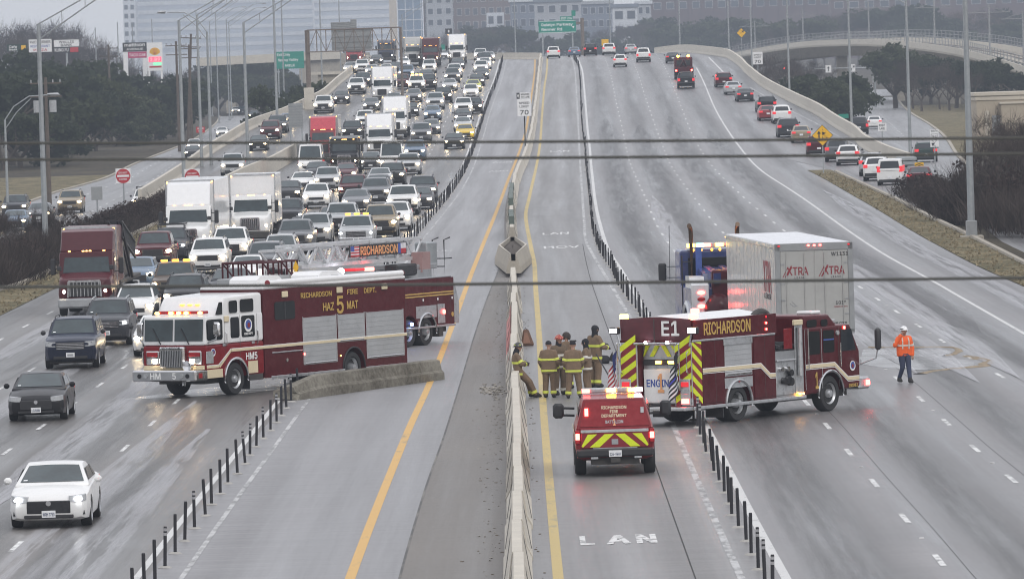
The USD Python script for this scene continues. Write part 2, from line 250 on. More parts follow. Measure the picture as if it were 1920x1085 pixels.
def road_mat(name, base, streak=.16, rough=(.30, .62), track=.10, tint=(1, 1, 1), period=1.83, cross=.06, patch=.12, wet=.0, film=None):
    b = np.array(base) * np.array(tint)
    n = {'uv': ('uvmap', {'attribute': 'st'}), 'geo': ('geometry', {}), 'm1': ('mapping', {'scale': (.75, .012, 1)}), 'm2': ('mapping', {'scale': (.11, 2.6, 1)}), 'm3': ('mapping', {'scale': (2.2, .05, 1)}),
         'n1': ('noise_texture', {'scale': 1.0, 'detail': 5, 'roughness': .6}), 'n2': ('noise_texture', {'scale': 1.0, 'detail': 3, 'roughness': .6}), 'n4': ('noise_texture', {'scale': 1.0, 'detail': 4, 'roughness': .6}),
         'n3': ('noise_texture', {'scale': .09, 'detail': 7, 'roughness': .62, 'distortion': .6}), 'n5': ('noise_texture', {'scale': 7, 'detail': 5, 'roughness': .7}),
         'sx': ('separate_xyz', {}), 'k': ('math', {'math_type': 'multiply', 'value2': 2 * math.pi / period}), 'c': ('math', {'math_type': 'cosine'}),
         'tw': ('math', {'math_type': 'multiply'}), 'tr': ('math', {'math_type': 'multiply_add', 'value2': track, 'value3': 1.0}),
         'r1': ('map_range', {'from_min': .3, 'from_max': .7, 'to_min': 1 - streak, 'to_max': 1 + streak}), 'r2': ('map_range', {'from_min': .25, 'from_max': .75, 'to_min': 1 - cross, 'to_max': 1 + cross}),
         'r3': ('map_range', {'from_min': .3, 'from_max': .7, 'to_min': 1 - patch, 'to_max': 1 + patch}), 'r5': ('map_range', {'from_min': .3, 'from_max': .7, 'to_min': .9, 'to_max': 1.1}),
         'a': ('math', {'math_type': 'multiply'}), 'b': ('math', {'math_type': 'multiply'}), 'd': ('math', {'math_type': 'multiply'}), 'e': ('math', {'math_type': 'multiply'}),
         'col': ('vector_math', {'vector_math_type': 'scale', 'math_type': 'scale', 'vector1': tuple(b)}),
         'ra': ('math', {'math_type': 'multiply_add', 'value2': .80}), 'rb': ('math', {'math_type': 'multiply', 'value2': .20}),
         'rr': ('map_range', {'from_min': .36, 'from_max': .62, 'to_min': rough[0], 'to_max': rough[1], 'clamp': True}),
         'bmp': ('bump', {'strength': .12, 'distance': .01}), 'p': ('principled_bsdf', {'specular_ior_level': .5})}
    n['col'] = ('vector_math', {'math_type': 'scale', 'vector1': tuple(b)})
    L = [('uv.UV', 'm1.vector'), ('uv.UV', 'm2.vector'), ('uv.UV', 'm3.vector'), ('m1.vector', 'n1.vector'), ('m2.vector', 'n2.vector'), ('m3.vector', 'n4.vector'), ('geo.position', 'n3.vector'), ('geo.position', 'n5.vector'),
         ('uv.UV', 'sx.vector'), ('sx.x', 'k.value1'), ('k.value', 'c.value1'), ('c.value', 'tw.value1'), ('n4.fac', 'tw.value2'), ('tw.value', 'tr.value1'),
         ('n1.fac', 'r1.value'), ('n2.fac', 'r2.value'), ('n3.fac', 'r3.value'), ('n5.fac', 'r5.value'),
         ('r1.result', 'a.value1'), ('r2.result', 'a.value2'), ('a.value', 'b.value1'), ('r3.result', 'b.value2'), ('b.value', 'd.value1'), ('tr.value', 'd.value2'), ('d.value', 'e.value1'), ('r5.result', 'e.value2'),
         ('e.value', 'col.scale'), ('col.vector', 'p.base_color'),
         ('n3.fac', 'rb.value1'), ('n1.fac', 'ra.value1'), ('rb.value', 'ra.value3'), ('ra.value', 'rr.value'), ('rr.result', 'p.roughness'), ('n5.fac', 'bmp.height'), ('bmp.normal', 'p.normal')]
    _mats[name] = usdkit.material(stage, '/World/Looks/' + name, n, L, surface='p.BSDF')
road_mat('road_left', (.072, .067, .064), streak=.55, rough=(.22, .50), track=.8, period=3.35)
road_mat('road_hov_left', (.205, .202, .208), streak=.10, rough=(.28, .60), track=.15, cross=.14, patch=.10)
road_mat('road_shoulder', (.155, .142, .130), streak=.14, rough=(.45, .75), track=0, patch=.14)
road_mat('road_hov_right', (.18, .175, .175), streak=.12, rough=(.28, .60), track=.2, cross=.12, patch=.10)
road_mat('road_right', (.124, .120, .122), streak=.42, rough=(.24, .52), track=.75, period=3.4, patch=.17)
road_mat('road_frontage', (.15, .148, .15), streak=.22, rough=(.25, .5), track=.25, period=3.6)
Ys = np.concatenate([np.arange(70, 500, 5.0), np.arange(500, 1130, 8.0)])
def strip(name, L, R, zf, mat, ys=Ys, off=0.0, ref=None, cols=4, kind='structure', parent='/World', label=None):
    xl, xr = L(ys), R(ys); u = np.linspace(0, 1, cols)
    X = xl[:, None] * (1 - u) + xr[:, None] * u; Y = np.repeat(ys[:, None], cols, 1); Z = np.asarray(zf(ys))[:, None] + off + 0 * X
    rf = ref(ys)[:, None] if ref is not None else 0
    m = MB().grid(np.stack([X, Y, Z], -1)); st = np.stack([(X - rf).ravel(), Y.ravel()], 1)
    return obj(name, m, mat, parent, smooth=True, uv=st, kind=kind, label=label)
def const(f, d): return lambda Y: f(Y) + d
def blend(f, g, y0, y1):
    def X(Y):
        Y = np.asarray(Y, float); t = np.clip((Y - y0) / (y1 - y0), 0, 1); t = t * t * (3 - 2 * t); return f(Y) * (1 - t) + g(Y) * t
    return X
yA = 420.0
cLeftEdge = blend(lambda Y: cA(np.minimum(Y, 425)), cV, 405, 470)
cRightEdge = blend(lambda Y: cN(np.minimum(Y, 470)) + np.clip(Y - 470, 0, None) * 0, cW, 462, 500)
strip('left_lanes', cLeftEdge, const(cB, -.25), zmain, 'road_left', ref=const(cB, -.45), cols=12)
strip('managed_lane', const(cB, -.25), cC2, zmain, 'road_hov_left', ref=cC)
strip('inner_shoulder', cC2, cD, zmain, 'road_shoulder', ref=cC2)
strip('managed_lane', cD, const(cG, .25), zmain, 'road_hov_right', ref=cE)
strip('right_lanes', const(cG, .25), cRightEdge, zmain, 'road_right', ref=cG2, cols=12)
# ---------------------------------------------------------------- paint
def wear(name, col, bare, amt=.5, scale=3.0, st=(1, .25, 1)):
    n = {'geo': ('geometry', {}), 'm': ('mapping', {'scale': st}), 'n': ('noise_texture', {'scale': scale, 'detail': 6, 'roughness': .7}),
         'r': ('rgb_ramp', {'ramp': [(max(amt - .09, 0), bare), (amt + .06, col)]}), 'p': ('principled_bsdf', {'roughness': .5})}
    _mats[name] = usdkit.material(stage, '/World/Looks/' + name, n, [('geo.position', 'm.vector'), ('m.vector', 'n.vector'), ('n.fac', 'r.fac'), ('r.color', 'p.base_color')], surface='p.BSDF')
wear('mark_line', (.55, .55, .54), (.22, .22, .22), .38); wear('mark_line_worn', (.46, .46, .46), (.19, .19, .19), .5)
wear('mark_dash', (.66, .66, .65), (.16, .16, .16), .46, 4.0, (1, .6, 1)); wear('mark_amber', (.58, .34, .08), (.25, .2, .12), .36, 2.0); wear('mark_yellow', (.48, .36, .12), (.26, .23, .14), .40, 2.0); wear('crack', (.02, .018, .015), (.12, .11, .09), .48, 1.2)
pm('seam', (.03, .029, .028), .8, var=.3)
def ribbon(name, f, w, y0, y1, mat, step=4.0, zoff=.005, **kw):
    ys = np.arange(y0, y1 + .01, step); L, R = const(f, -w / 2), const(f, w / 2)
    return strip(name, L, R, zmain, mat, ys=ys, off=zoff, cols=2, **kw)
ribbon('white_line', const(cB, -.48), .16, 70, 1000, 'mark_line')
ribbon('white_line', const(cB, .48), .12, 70, 1000, 'mark_line_worn')
ribbon('yellow_line', cC, .22, 70, 1000, 'mark_amber')
ribbon('crack', cC2, .05, 70, 330, 'crack', step=2.0)
ribbon('yellow_line', cE, .22, 70, 1000, 'mark_yellow')
ribbon('joint', cJ, .03, 70, 340, 'seam')
ribbon('white_line', cF, .16, 70, 1000, 'mark_line_worn')
ribbon('white_line', cG2, .20, 70, 1000, 'mark_line')
ribbon('white_line', cM, .16, 120, 800, 'mark_line')
cG3 = line([(1359, 139), (1345, 124), (1328, 107)]); ribbon('white_line', cG3, .2, cG3.y0, cG3.y1, 'mark_line', step=3)
cR1 = line([(1700, 330), (1640, 296), (1600, 270), (1540, 237), (1480, 206), (1430, 178), (1405, 163)]); ribbon('white_line', cR1, .14, cR1.y0, cR1.y1, 'mark_line_worn')
for f, o in ((cL1, .42), (cL2, .40), (cL3, .4)): ribbon('joint', const(f, o), .012, 90, 330, 'seam')
D0 = on(1592, 848)[1]
def dashes(f, y0, y1, period=12.19, ln=3.05, w=.13, mat='mark_dash', dots=False):
    m = MB(); k = math.ceil((y0 - D0) / period); y = D0 + k * period
    while y < y1:
        yy = np.linspace(y - ln / 2, y + ln / 2, 3); x = f(yy); z = zmain(yy) + .006
        m.grid(np.stack([np.stack([x - w / 2, yy, z], -1), np.stack([x + w / 2, yy, z], -1)], 1))
        if dots and int(round((y - D0) / period)) % 2 == 0 and y < 330:
            q = y - period / 2; m.box(f(q) - .05, f(q) + .05, q - .05, q + .05, zmain(q), zmain(q) + .02)
        y += period
    obj('lane_line', m, mat, kind='structure')
for f in (cL1, cL2, cL3): dashes(f, 90, 1000, dots=True)
for k in range(1, 5):
    dashes(const(cB, -.48 - 3.35 * k), 90, 960, mat='mark_dash', w=.12)
# salt-pale spray trails and dark damp wheel tracks worn along the lanes
def trail_mat(name, col, w, amt, lo, hi, rough):
    n = {'uv': ('uvmap', {'attribute': 'st'}), 'sx': ('separate_xyz', {}), 'k': ('math', {'math_type': 'multiply', 'value2': math.pi / w}), 's': ('math', {'math_type': 'sine'}), 'm': ('mapping', {'scale': (2.2, .055, 1)}), 'n': ('noise_texture', {'scale': 1.0, 'detail': 6, 'roughness': .68}), 'r': ('map_range', {'from_min': lo, 'from_max': hi, 'to_min': 0.0, 'to_max': amt, 'clamp': True}), 'q': ('math', {'math_type': 'multiply', 'use_clamp': True}),
         'p': ('principled_bsdf', {'base_color': col, 'roughness': rough}), 't': ('transparent_bsdf', {}), 'mx': ('mix_closure', {})}
    _mats[name] = usdkit.material(stage, '/World/Looks/' + name, n, [('uv.UV', 'sx.vector'), ('uv.UV', 'm.vector'), ('m.vector', 'n.vector'), ('sx.x', 'k.value1'), ('k.value', 's.value1'), ('n.fac', 'r.value'), ('s.value', 'q.value1'), ('r.result', 'q.value2'), ('q.value', 'mx.fac'), ('t.BSDF', 'mx.closure1'), ('p.BSDF', 'mx.closure2')], surface='mx.closure')
trail_mat('salt_trail', (.42, .42, .44), 1.3, .85, .42, .66, .6); trail_mat('damp_trail', (.035, .034, .034), 1.1, .55, .38, .66, .35); trail_mat('damp_wide', (.04, .038, .04), 2.4, .6, .36, .66, .4)
_zt = [.008]
def trail(f, w, y0, y1, mat): _zt[0] += .0011; hw = lambda Y: w / 2 * np.clip((np.asarray(Y) - y0) / 22 + (1 if y0 < 101 else .02), 0, 1) * np.clip((y1 - np.asarray(Y)) / 45 + .02, 0, 1); strip('road_stain', lambda Y: f(Y) - hw(Y), lambda Y: f(Y) + hw(Y), zmain, mat, ys=np.arange(y0, y1, 4.0), off=_zt[0], ref=const(f, -w / 2), cols=5)
for o, y0, y1 in ((-3.2, 90, 205), (-1.9, 90, 190), (-5.6, 150, 290), (-9.3, 150, 330), (-12.6, 140, 330)): trail(const(cB, o), 1.3, y0, y1, 'salt_trail')
for o, y0, y1 in ((-2.6, 90, 330), (-4.4, 90, 360), (-7.7, 100, 360), (-11.0, 110, 380)): trail(const(cB, o), 1.1, y0, y1, 'damp_trail')
for f, o, y0, y1 in ((cL1, -1.6, 90, 420), (cL1, 1.5, 90, 300), (cL2, 1.6, 90, 380), (cL3, 1.4, 90, 420), (cG2, 1.0, 90, 300), (cM, -1.4, 120, 420)): trail(const(f, o), 1.1, y0, y1, 'damp_trail')
for f, o, y0, y1 in ((cL1, 1.7, 240, 620), (cL2, 1.7, 230, 640), (cL3, 1.7, 230, 600), (cG2, 1.9, 230, 640)): trail(const(f, o), 2.4, y0, y1, 'damp_wide')
for f, o, y0, y1 in ((cL2, .8, 205, 300), (cL3, -1.0, 198, 330), (cM, -2.6, 200, 330), (cL1, .5, 215, 420), (cM, 2.0, 215, 420)): trail(const(f, o), 1.3, y0, y1, 'salt_trail')
# worn lettering of the managed lanes, read from the driver's side
def lettering(t, y, L, R, ln, mat='mark_dash', back=False, worn=True, zo=0.0):
    m = meshkit.text_mesh(t, 1.0, .002, True); v = np.array(m.vertices); v[:, 0] -= v[:, 0].min(); v[:, 0] /= v[:, 0].max()
    v[:, 1] = (v[:, 1] - v[:, 1].min()) / (v[:, 1].max() - v[:, 1].min())
    if back: v[:, 0] = 1 - v[:, 0]; v[:, 1] = 1 - v[:, 1]
    yy = y + v[:, 1] * ln; xl, xr = L(yy), R(yy); x = xl + (xr - xl) * v[:, 0]
    obj('pavement_word', trimesh.Trimesh(np.stack([x, yy, zmain(yy) + .006 + zo + v[:, 2]], 1), m.faces, process=False), mat, kind='structure')
def frac(a, b, t): return lambda Y: a(Y) * (1 - t) + b(Y) * t
p0 = on(1170, 1019)[1]; [lettering(ch, p0 + .01 * k, frac(cE, cF, a + .012 * k), frac(cE, cF, b + .012 * k), 2.6, zo=.0025 * k) for k in (0, 1) for ch, a, b in (('L', .15, .225), ('A', .305, .44), ('N', .485, .595))]
p0 = on(1035, 440)[1]; lettering('LAN', p0, frac(cE, cF, .25), frac(cE, cF, .72), 3.4)
p0 = on(1035, 466)[1]; lettering('HOV', p0, frac(cE, cF, .22), frac(cE, cF, .85), 3.4)
p0 = on(1050, 285)[1]; lettering('LAN', p0, frac(cE, cF, .28), frac(cE, cF, .75), 4)
for px, py in ((935, 322), (930, 306)): lettering('HOV', on(px, py)[1], frac(cB, cC, .5), frac(cB, cC, .92), 3.4, back=True)
for px, py in ((840, 472),): lettering('HOV', on(px, py)[1], frac(cB, cC, .3), frac(cB, cC, .62), 3.4, 'mark_line_worn', back=True)
# ---------------------------------------------------------------- road vehicles: a body lofted through stations, a glazed cabin, lamps, wheels
SPEC = {
 'sedan': dict(st=[(2.46, .60, .36, .62, .02), (2.40, .76, .25, .68, .03), (2.24, .86, .20, .75, .05), (1.75, .92, .18, .85, .08), (1.15, .92, .18, .92, .06), (.2, .92, .18, .97, .02), (-.8, .92, .18, .99, .02), (-1.55, .92, .20, 1.03, .03), (-2.1, .89, .24, 1.04, .03), (-2.36, .83, .32, 1.0, .03), (-2.44, .70, .44, .90, .02)],
    cab=(1.12, .18, -.95, -1.72, .93, 1.43, .80, .60), wheels=(1.42, -1.40), R=.335, lamp=(.62, .76), tail=(.80, .96), grille=(.36, .66, .50), low=(.25, .34, .56)),
 'suv': dict(st=[(2.45, .68, .48, .90, .02), (2.40, .82, .34, .98, .03), (2.22, .92, .27, 1.04, .04), (1.75, .97, .25, 1.10, .06), (1.1, .98, .25, 1.15, .05), (.2, .98, .25, 1.16, .02), (-1.0, .98, .25, 1.17, .02), (-1.9, .97, .27, 1.18, .02), (-2.3, .93, .32, 1.16, .02), (-2.42, .84, .42, 1.08, .02)],
    cab=(1.15, .42, -1.95, -2.28, 1.12, 1.74, .86, .70), wheels=(1.45, -1.42), R=.38, lamp=(.80, .97), tail=(.92, 1.16), grille=(.68, .95, .52), low=(.36, .54, .62), rails=True),
 'hatch': dict(st=[(2.24, .62, .46, .76, .02), (2.18, .78, .32, .86, .03), (2.02, .87, .25, .93, .05), (1.6, .91, .22, 1.02, .08), (1.05, .92, .22, 1.07, .06), (.2, .92, .22, 1.08, .02), (-1.0, .92, .22, 1.1, .02), (-1.75, .91, .25, 1.12, .02), (-2.1, .86, .32, 1.08, .02), (-2.22, .76, .45, .98, .02)],
    cab=(1.12, .25, -1.60, -2.12, 1.04, 1.62, .80, .62), wheels=(1.35, -1.33), R=.355, lamp=(.74, .90), tail=(.90, 1.12), grille=(.56, .74, .48), low=(.32, .50, .56), rails=True),
 'pickup': dict(st=[(2.85, .78, .55, 1.02, .02), (2.80, .90, .42, 1.10, .03), (2.62, .97, .34, 1.14, .03), (2.1, 1.0, .32, 1.19, .06), (1.5, 1.0, .32, 1.22, .05), (.5, 1.0, .32, 1.23, .02), (-.9, 1.0, .34, 1.24, .0), (-2.3, .99, .38, 1.24, .0), (-2.85, .97, .44, 1.22, .0), (-2.92, .93, .5, 1.20, .0)],
    cab=(1.5, .80, -.72, -.95, 1.20, 1.86, .88, .70), wheels=(1.85, -1.75), R=.41, lamp=(.84, 1.05), tail=(.80, 1.12), grille=(.68, 1.04, .56), low=(.46, .64, .74), bed=(-1.12, -2.84)),
 'van': dict(st=[(2.85, .74, .48, .98, .02), (2.78, .88, .36, 1.08, .05), (2.55, .97, .30, 1.18, .10), (2.1, 1.0, .28, 1.34, .1), (1.4, 1.01, .28, 1.40, .02), (-1.0, 1.01, .28, 1.40, .0), (-2.5, 1.01, .30, 1.40, .0), (-2.84, .98, .36, 1.38, .0)],
    cab=(2.2, 1.45, -2.72, -2.78, 1.30, 2.55, .93, .80), wheels=(1.95, -1.75), R=.36, lamp=(.86, 1.10), tail=(.95, 1.35), grille=(.62, .86, .50), low=(.38, .54, .62), cargo=True),
 'minivan': dict(st=[(2.2, .68, .46, .86, .02), (2.14, .80, .34, .96, .03), (1.95, .88, .27, 1.04, .05), (1.5, .91, .25, 1.12, .08), (.9, .92, .25, 1.16, .03), (-1.0, .92, .25, 1.18, .0), (-2.0, .92, .27, 1.18, .0), (-2.2, .89, .34, 1.15, .0)],
    cab=(1.25, .45, -2.08, -2.15, 1.10, 1.86, .83, .72), wheels=(1.4, -1.35), R=.32, lamp=(.78, .94), tail=(.95, 1.35), grille=(.58, .78, .46), low=(.34, .48, .56), cargo=True),
}
def ring(w, zb, zs, cr):
    h = zs - zb
    P = [(0, zb), (.78 * w, zb), (.95 * w, zb + .07 * h), (w, zb + .42 * h), (.985 * w, zb + .72 * h), (.955 * w, zs - .05 * h), (.89 * w, zs), (.55 * w, zs + .75 * cr), (0, zs + cr)]
    return np.array(P + [(-x, z) for x, z in P[-2:0:-1]])
def loft(stations, n=22):
    S = np.array(sorted(stations, key=lambda s: s[0])); ys = np.unique(np.concatenate([S[:, 0], np.linspace(S[0, 0], S[-1, 0], n)]))
    I = PchipInterpolator(S[:, 0], S[:, 1:]); V = []
    for y in ys: r = ring(*I(y)); V.append(np.column_stack([r[:, 0], np.full(len(r), y), r[:, 1]]))
    k = len(V[0]); a = len(ys); V = np.vstack(V); F = []
    for i in range(a - 1):
        for j in range(k):
            A, B, Cc, D = i * k + j, i * k + (j + 1) % k, (i + 1) * k + (j + 1) % k, (i + 1) * k + j; F += [(A, B, Cc), (A, Cc, D)]
    c0, c1 = len(V), len(V) + 1; V = np.vstack([V, V[:k].mean(0), V[-k:].mean(0)])
    for j in range(k): F += [(c0, (j + 1) % k, j), (c1, (a - 1) * k + j, (a - 1) * k + (j + 1) % k)]
    F = np.array(F); m = trimesh.Trimesh(V, F, process=False)
    if m.volume < 0: F = F[:, ::-1]
    return m3.Manifold(m3.Mesh(vert_properties=V.astype(np.float32), tri_verts=F.astype(np.uint32)))
def mcyl(x0, x1, y, z, r, n=24):
    c = m3.Manifold.cylinder(x1 - x0, r, r, n); return c.rotate([0, 90, 0]).translate([x0, y, z])
def mbox(x0, x1, y0, y1, z0, z1): return m3.Manifold.cube([x1 - x0, y1 - y0, z1 - z0]).translate([x0, y0, z0])
_sp = np.array([(x, y, z) for x in (-1, 0, 1) for y in (-1, 0, 1) for z in (-1, 0, 1) if x or y or z], float); _sp /= np.linalg.norm(_sp, axis=1)[:, None]
def rhull(pts, r): return m3.Manifold.hull_points((np.asarray(pts, float)[:, None] + _sp[None] * r).reshape(-1, 3))
def wheel(parent, x, y, R, w=.22, rim='aluminium', side=1, hub=False, name='wheel', steer=0.0, dual=False):
    Rm = rotz(steer); T = np.eye(4); T[:3, :3] = Rm @ np.diag([side, 1, 1]) if side < 0 else Rm; T[:3, 3] = (x, y, R)
    b, r = MB(), MB(); f = (lambda m, P: m.lathe(P, T, 24))
    f(b, [(R * .60, -w / 2), (R * .93, -w / 2), (R, -w * .36), (R, w * .36), (R * .93, w / 2), (R * .66, w / 2), (R * .60, w * .30), (.001, w * .22)][::1])
    if hub: f(r, [(R * .60, w * .46), (R * .52, w * .30), (R * .45, w * .10), (R * .26, w * .12), (R * .24, w * .42), (R * .17, w * .62), (.001, w * .64)])
    else:
        f(r, [(R * .66, w * .5), (R * .60, w * .40), (R * .50, w * .33), (R * .18, w * .40), (.001, w * .42)])
    p = obj(name, b, 'tyre', parent, smooth=40)
    obj('rim', r, rim, p, smooth=40)
    if hub:
        q = MB()
        for k in range(10): a = k * math.pi / 5; q.mesh(trimesh.creation.icosphere(0, R * .045), np.vstack([np.hstack([T[:3, :3], (T[:3, :3] @ np.array([w * .16, R * .36 * math.cos(a), R * .36 * math.sin(a)]) + T[:3, 3])[:, None]]), [0, 0, 0, 1]]))
        obj('wheel_nuts', q, 'steel', p)
    return p
def car(parent, kind, paint, head='headlight_on', tail='tail_on', roof=None, hero=False, plate=None, rim='aluminium', grille_mat='black_plastic', bumper=None, chrome=False, rack=False, lightbar=None):
    S = SPEC[kind]; st = S['st']; yf, yr = st[0][0], st[-1][0]; R = S['R']; W = max(s[1] for s in st)
    body = loft(st)
    for y in S['wheels']:
        for x0, x1 in ((W - .30, W + .2), (-W - .2, -W + .30)): body -= mcyl(x0, x1, y, R, R + .07)
    if 'bed' in S: body -= mbox(-W + .10, W - .10, S['bed'][1], S['bed'][0], .75, 2)
    obj('body', body, paint, parent, smooth=32)
    yA, yB, yC, yD, zb, zt, wb, wt = S['cab']; r = .05; us = np.linspace(-1, 1, 7)
    fb = [(u * wb, yA + .12 * (1 - u * u), zb) for u in us]; ft = [(u * wt, yB + .07 * (1 - u * u), zt - r - .02 - .03 * u * u) for u in us]
    rb = [(u * wb, yD - .06 * (1 - u * u), zb) for u in us]; rt = [(u * wt, yC - .04 * (1 - u * u), zt - r - .03 - .03 * u * u) for u in us]
    mid = [(u * wt, (yB + yC) / 2, zt - r - .02 * u * u) for u in us]
    obj('cabin', rhull(fb + ft + rb + rt + mid, r), roof or paint, parent, smooth=32)
    def pane(b, t, out, u0, u1, v0, v1, name, mat):
        uu = np.linspace(u0, u1, 9); vv = np.linspace(v0, v1, 4)
        bp = np.array([[np.interp(u, us, np.array(b)[:, k]) for k in range(3)] for u in uu]); tp = np.array([[np.interp(u, us, np.array(t)[:, k]) for k in range(3)] for u in uu])
        P = bp[None] * (1 - vv[:, None, None]) + tp[None] * vv[:, None, None]
        d = tp[4] - bp[4]; n = np.array([0, d[2], -d[1]]) * out; n /= np.linalg.norm(n)
        P = P + n * (r + (.008 if 'sticker' not in name else .012))
        obj(name, MB().grid(P if out > 0 else P[:, ::-1]), mat, parent, smooth=True)
    pane(fb, ft, 1, -.93, .93, .10, .93, 'windshield', 'glass_shield')
    if hero or chrome: pane(fb, ft, 1.001, .74, .86, .16, .22, 'inspection_sticker', 'plate')
    pane(rb, rt, -1, -.84, .84, .16, .90, 'rear_window', 'glass_dark')
    # side glass, cut by the pillars
    h0, h1 = zb + .10, zt - .14; ins = lambda z: (z - zb) / (zt - zb)
    yfz = lambda z: yA + (yB - yA) * ins(z); yrz = lambda z: yD + (yC - yD) * ins(z)
    cuts = {'sedan': [yB - .95], 'suv': [yB - .9, yB - 1.75], 'hatch': [yB - .85, yB - 1.6], 'pickup': [yB - .85], 'van': [yB - .95], 'minivan': [yB - .95]}[kind]
    last = S.get('cargo')
    edges = [None] + cuts + [None]
    for sd in (1, -1):
        for i in range(len(edges) - 1):
            if last and i > 0: continue
            def Y(e, z, off, fr): return (yfz(z) - .10 if fr else yrz(z) + .14) if e is None else e + off
            pts = [(Y(edges[i], h0, -.05, True), h0), (Y(edges[i + 1], h0, .05, False), h0), (Y(edges[i + 1], h1, .05, False), h1), (Y(edges[i], h1, -.05, True), h1)]
            if last: pts[1], pts[2] = (edges[1] + .05, h0), (edges[1] + .05, h1)
            t = np.array([wb, wt]); P = []
            for y, z in pts: P.append((sd * (wb + (wt - wb) * ins(z) + r - .004), y, z))
            dz = np.array([sd * (wt - wb) / (zt - zb), 0, 1]); n = np.cross(dz, (0, sd * 1.0, 0)) * -1; n /= np.linalg.norm(n)
            if n[0] * sd < 0: n = -n
            obj('side_window', MB().slab(P[::sd], n, .016), 'glass_tint', parent)
    # lamps follow the plan of the nose and tail
    def plan(x, front): 
        s3 = np.array(sorted([(q[1], q[0]) for q in (st[:4] if front else st[-4:])])); return np.interp(x, s3[:, 0], s3[:, 1])
    e = st[0][1]
    for sd in (1, -1):
        z0, z1 = S['lamp']; P = []
        for x, dz in ((e * .78, 0), (e, .0), (st[1][1], .015), (st[2][1] * .985, .03)):
            y = plan(x, True) + .025
            P += [(sd * x, y - .02, z0 + dz), (sd * x, y - .045, z1 + dz), (sd * x * .96, y - .22, z0 + dz), (sd * x * .96, y - .22, z1 + dz)]
        obj('headlight', MB().hull(P), 'lamp_glass', parent, smooth=30)
        x = (e + st[1][1]) / 2; y = plan(x, True)
        if head: obj('bulb', MB().sphere((sd * x, y + .035, (z0 + z1) / 2), (.15, .04, .08) if head != 'headlight_white' else (.10, .03, .045), 1), head, parent, smooth=True)
        z0, z1 = S['tail']; P = []; e2 = st[-1][1]
        for x in (e2 * .74, e2, st[-2][1], st[-3][1] * .985):
            y = plan(x, False) - .02
            P += [(sd * x, y, z0), (sd * x, y + .02, z1), (sd * x * .96, y + .2, z0), (sd * x * .96, y + .2, z1)]
        obj('taillight', MB().hull(P), tail or 'tail_off', parent, smooth=30)
        obj('mirror', MB().rbox(*sorted((sd * (W + .02), sd * (W + .20))), yA - .36, yA - .20, zb + .04, zb + .20, .05), 'black_plastic' if not hero else paint, parent, smooth=40)
    g0, g1, gw = S['grille']
    if g1 > st[0][2]: obj('grille', MB().rbox(-gw, gw, yf - .06, yf + .014, g0, g1, .02), grille_mat, parent)
    if chrome:
        c = MB(); 
        for z in np.linspace(g0 + .05, g1 - .05, 4): c.box(-gw * .95, gw * .95, yf, yf + .03, z - .012, z + .012)
        obj('grille_bars', c, 'chrome', parent)
    l0, l1, lw = S['low']; obj('air_intake', MB().rbox(-lw, lw, yf - .14, yf - .004 if l0 < st[0][2] else yf + .01, l0, l1, .02), 'black_plastic', parent)
    if hero and kind == 'sedan':
        for sd in (1, -1): obj('fog_recess', MB().hull([(sd * .60, yf - .05, .30), (sd * .60, yf - .04, .44), (sd * .82, yf - .13, .32), (sd * .80, yf - .12, .42), (sd * .7, yf - .3, .36)]), 'black_plastic', parent)
        obj('emblem', MB().cyl((0, yf + .01, .60), (0, yf + .03, .60), .06, 14), 'chrome', parent)
    b = bumper or ('chrome' if chrome else 'black_plastic')
    if kind in ('pickup',): obj('bumper', MB().rbox(-W * .93, W * .93, yf - .1, yf + .10, .50, .70, .04), b, parent); obj('bumper', MB().rbox(-W * .9, W * .9, yr - .16, yr + .1, .52, .70, .04), b, parent)
    else: obj('bumper', MB().rbox(-W * .84, W * .84, yr - .035, yr + .3, st[-1][2] - .10, st[-1][2] + .10, .03), b if kind != 'sedan' else paint, parent)
    for y, z, sd in ((yf + (.12 if kind == 'pickup' else .03), (l0 + l1) / 2 + .06, 1), (yr - .03, st[-1][2] + .26, -1)):
        pl = obj('license_plate', MB().box(-.155, .155, y - .01, y, z - .08, z + .08), 'plate', parent)
        if plate and ((sd > 0) == (plate[0] == 'f')):
            obj('plate_number', MB().text(plate[1:], .075, (0, y + .002 * sd, z - .045), (-sd, 0, 0), (0, 0, 1), .003, width=.26), 'plate_ink', pl)
        else: obj('plate_number', MB().box(-.11, .11, *sorted((y - .001 * sd, y + .004 * sd)), z - .04, z + .03), 'steel', pl)
    for y in S['wheels']:
        for sd in (1, -1): wheel(parent, sd * (W - .13), y, R, .24, rim, sd)
    obj('underbody', MB().box(-W * .8, W * .8, yr + .3, yf - .35, .2, .45), 'grime', parent)
    if S.get('rails') and paint not in ('paint_yellow', 'paint_lime'):
        for sd in (1, -1): obj('roof_rail', MB().tube([(sd * wt * .98, yB - .2, zt - .03), (sd * wt * .98, yB - .35, zt + .04), (sd * wt * .98, yC + .4, zt + .04), (sd * wt * .98, yC + .2, zt - .03)], .022, 6), 'aluminium' if hero else 'black_plastic', parent, smooth=40)
    if rack:
        q = MB()
        for y in np.linspace(yB - .1, yC + .1, 4): q.bar((-wt, y, zt + .16), (wt, y, zt + .16), .04)
        for sd in (1, -1): q.bar((sd * wt, yB, zt + .16), (sd * wt, yC, zt + .16), .05); q.bar((sd * wt, yB - .1, zt - .04), (sd * wt, yB - .1, zt + .16), .05); q.bar((sd * wt, yC + .1, zt - .04), (sd * wt, yC + .1, zt + .16), .05)
        obj('roof_rack', q, 'black_plastic', parent)
    if lightbar:
        for x in (-.5, 0, .5): obj('roof_light', MB().rbox(x - .16, x + .16, yB - .5, yB - .3, zt, zt + .1, .03), lightbar, parent)
    return parent
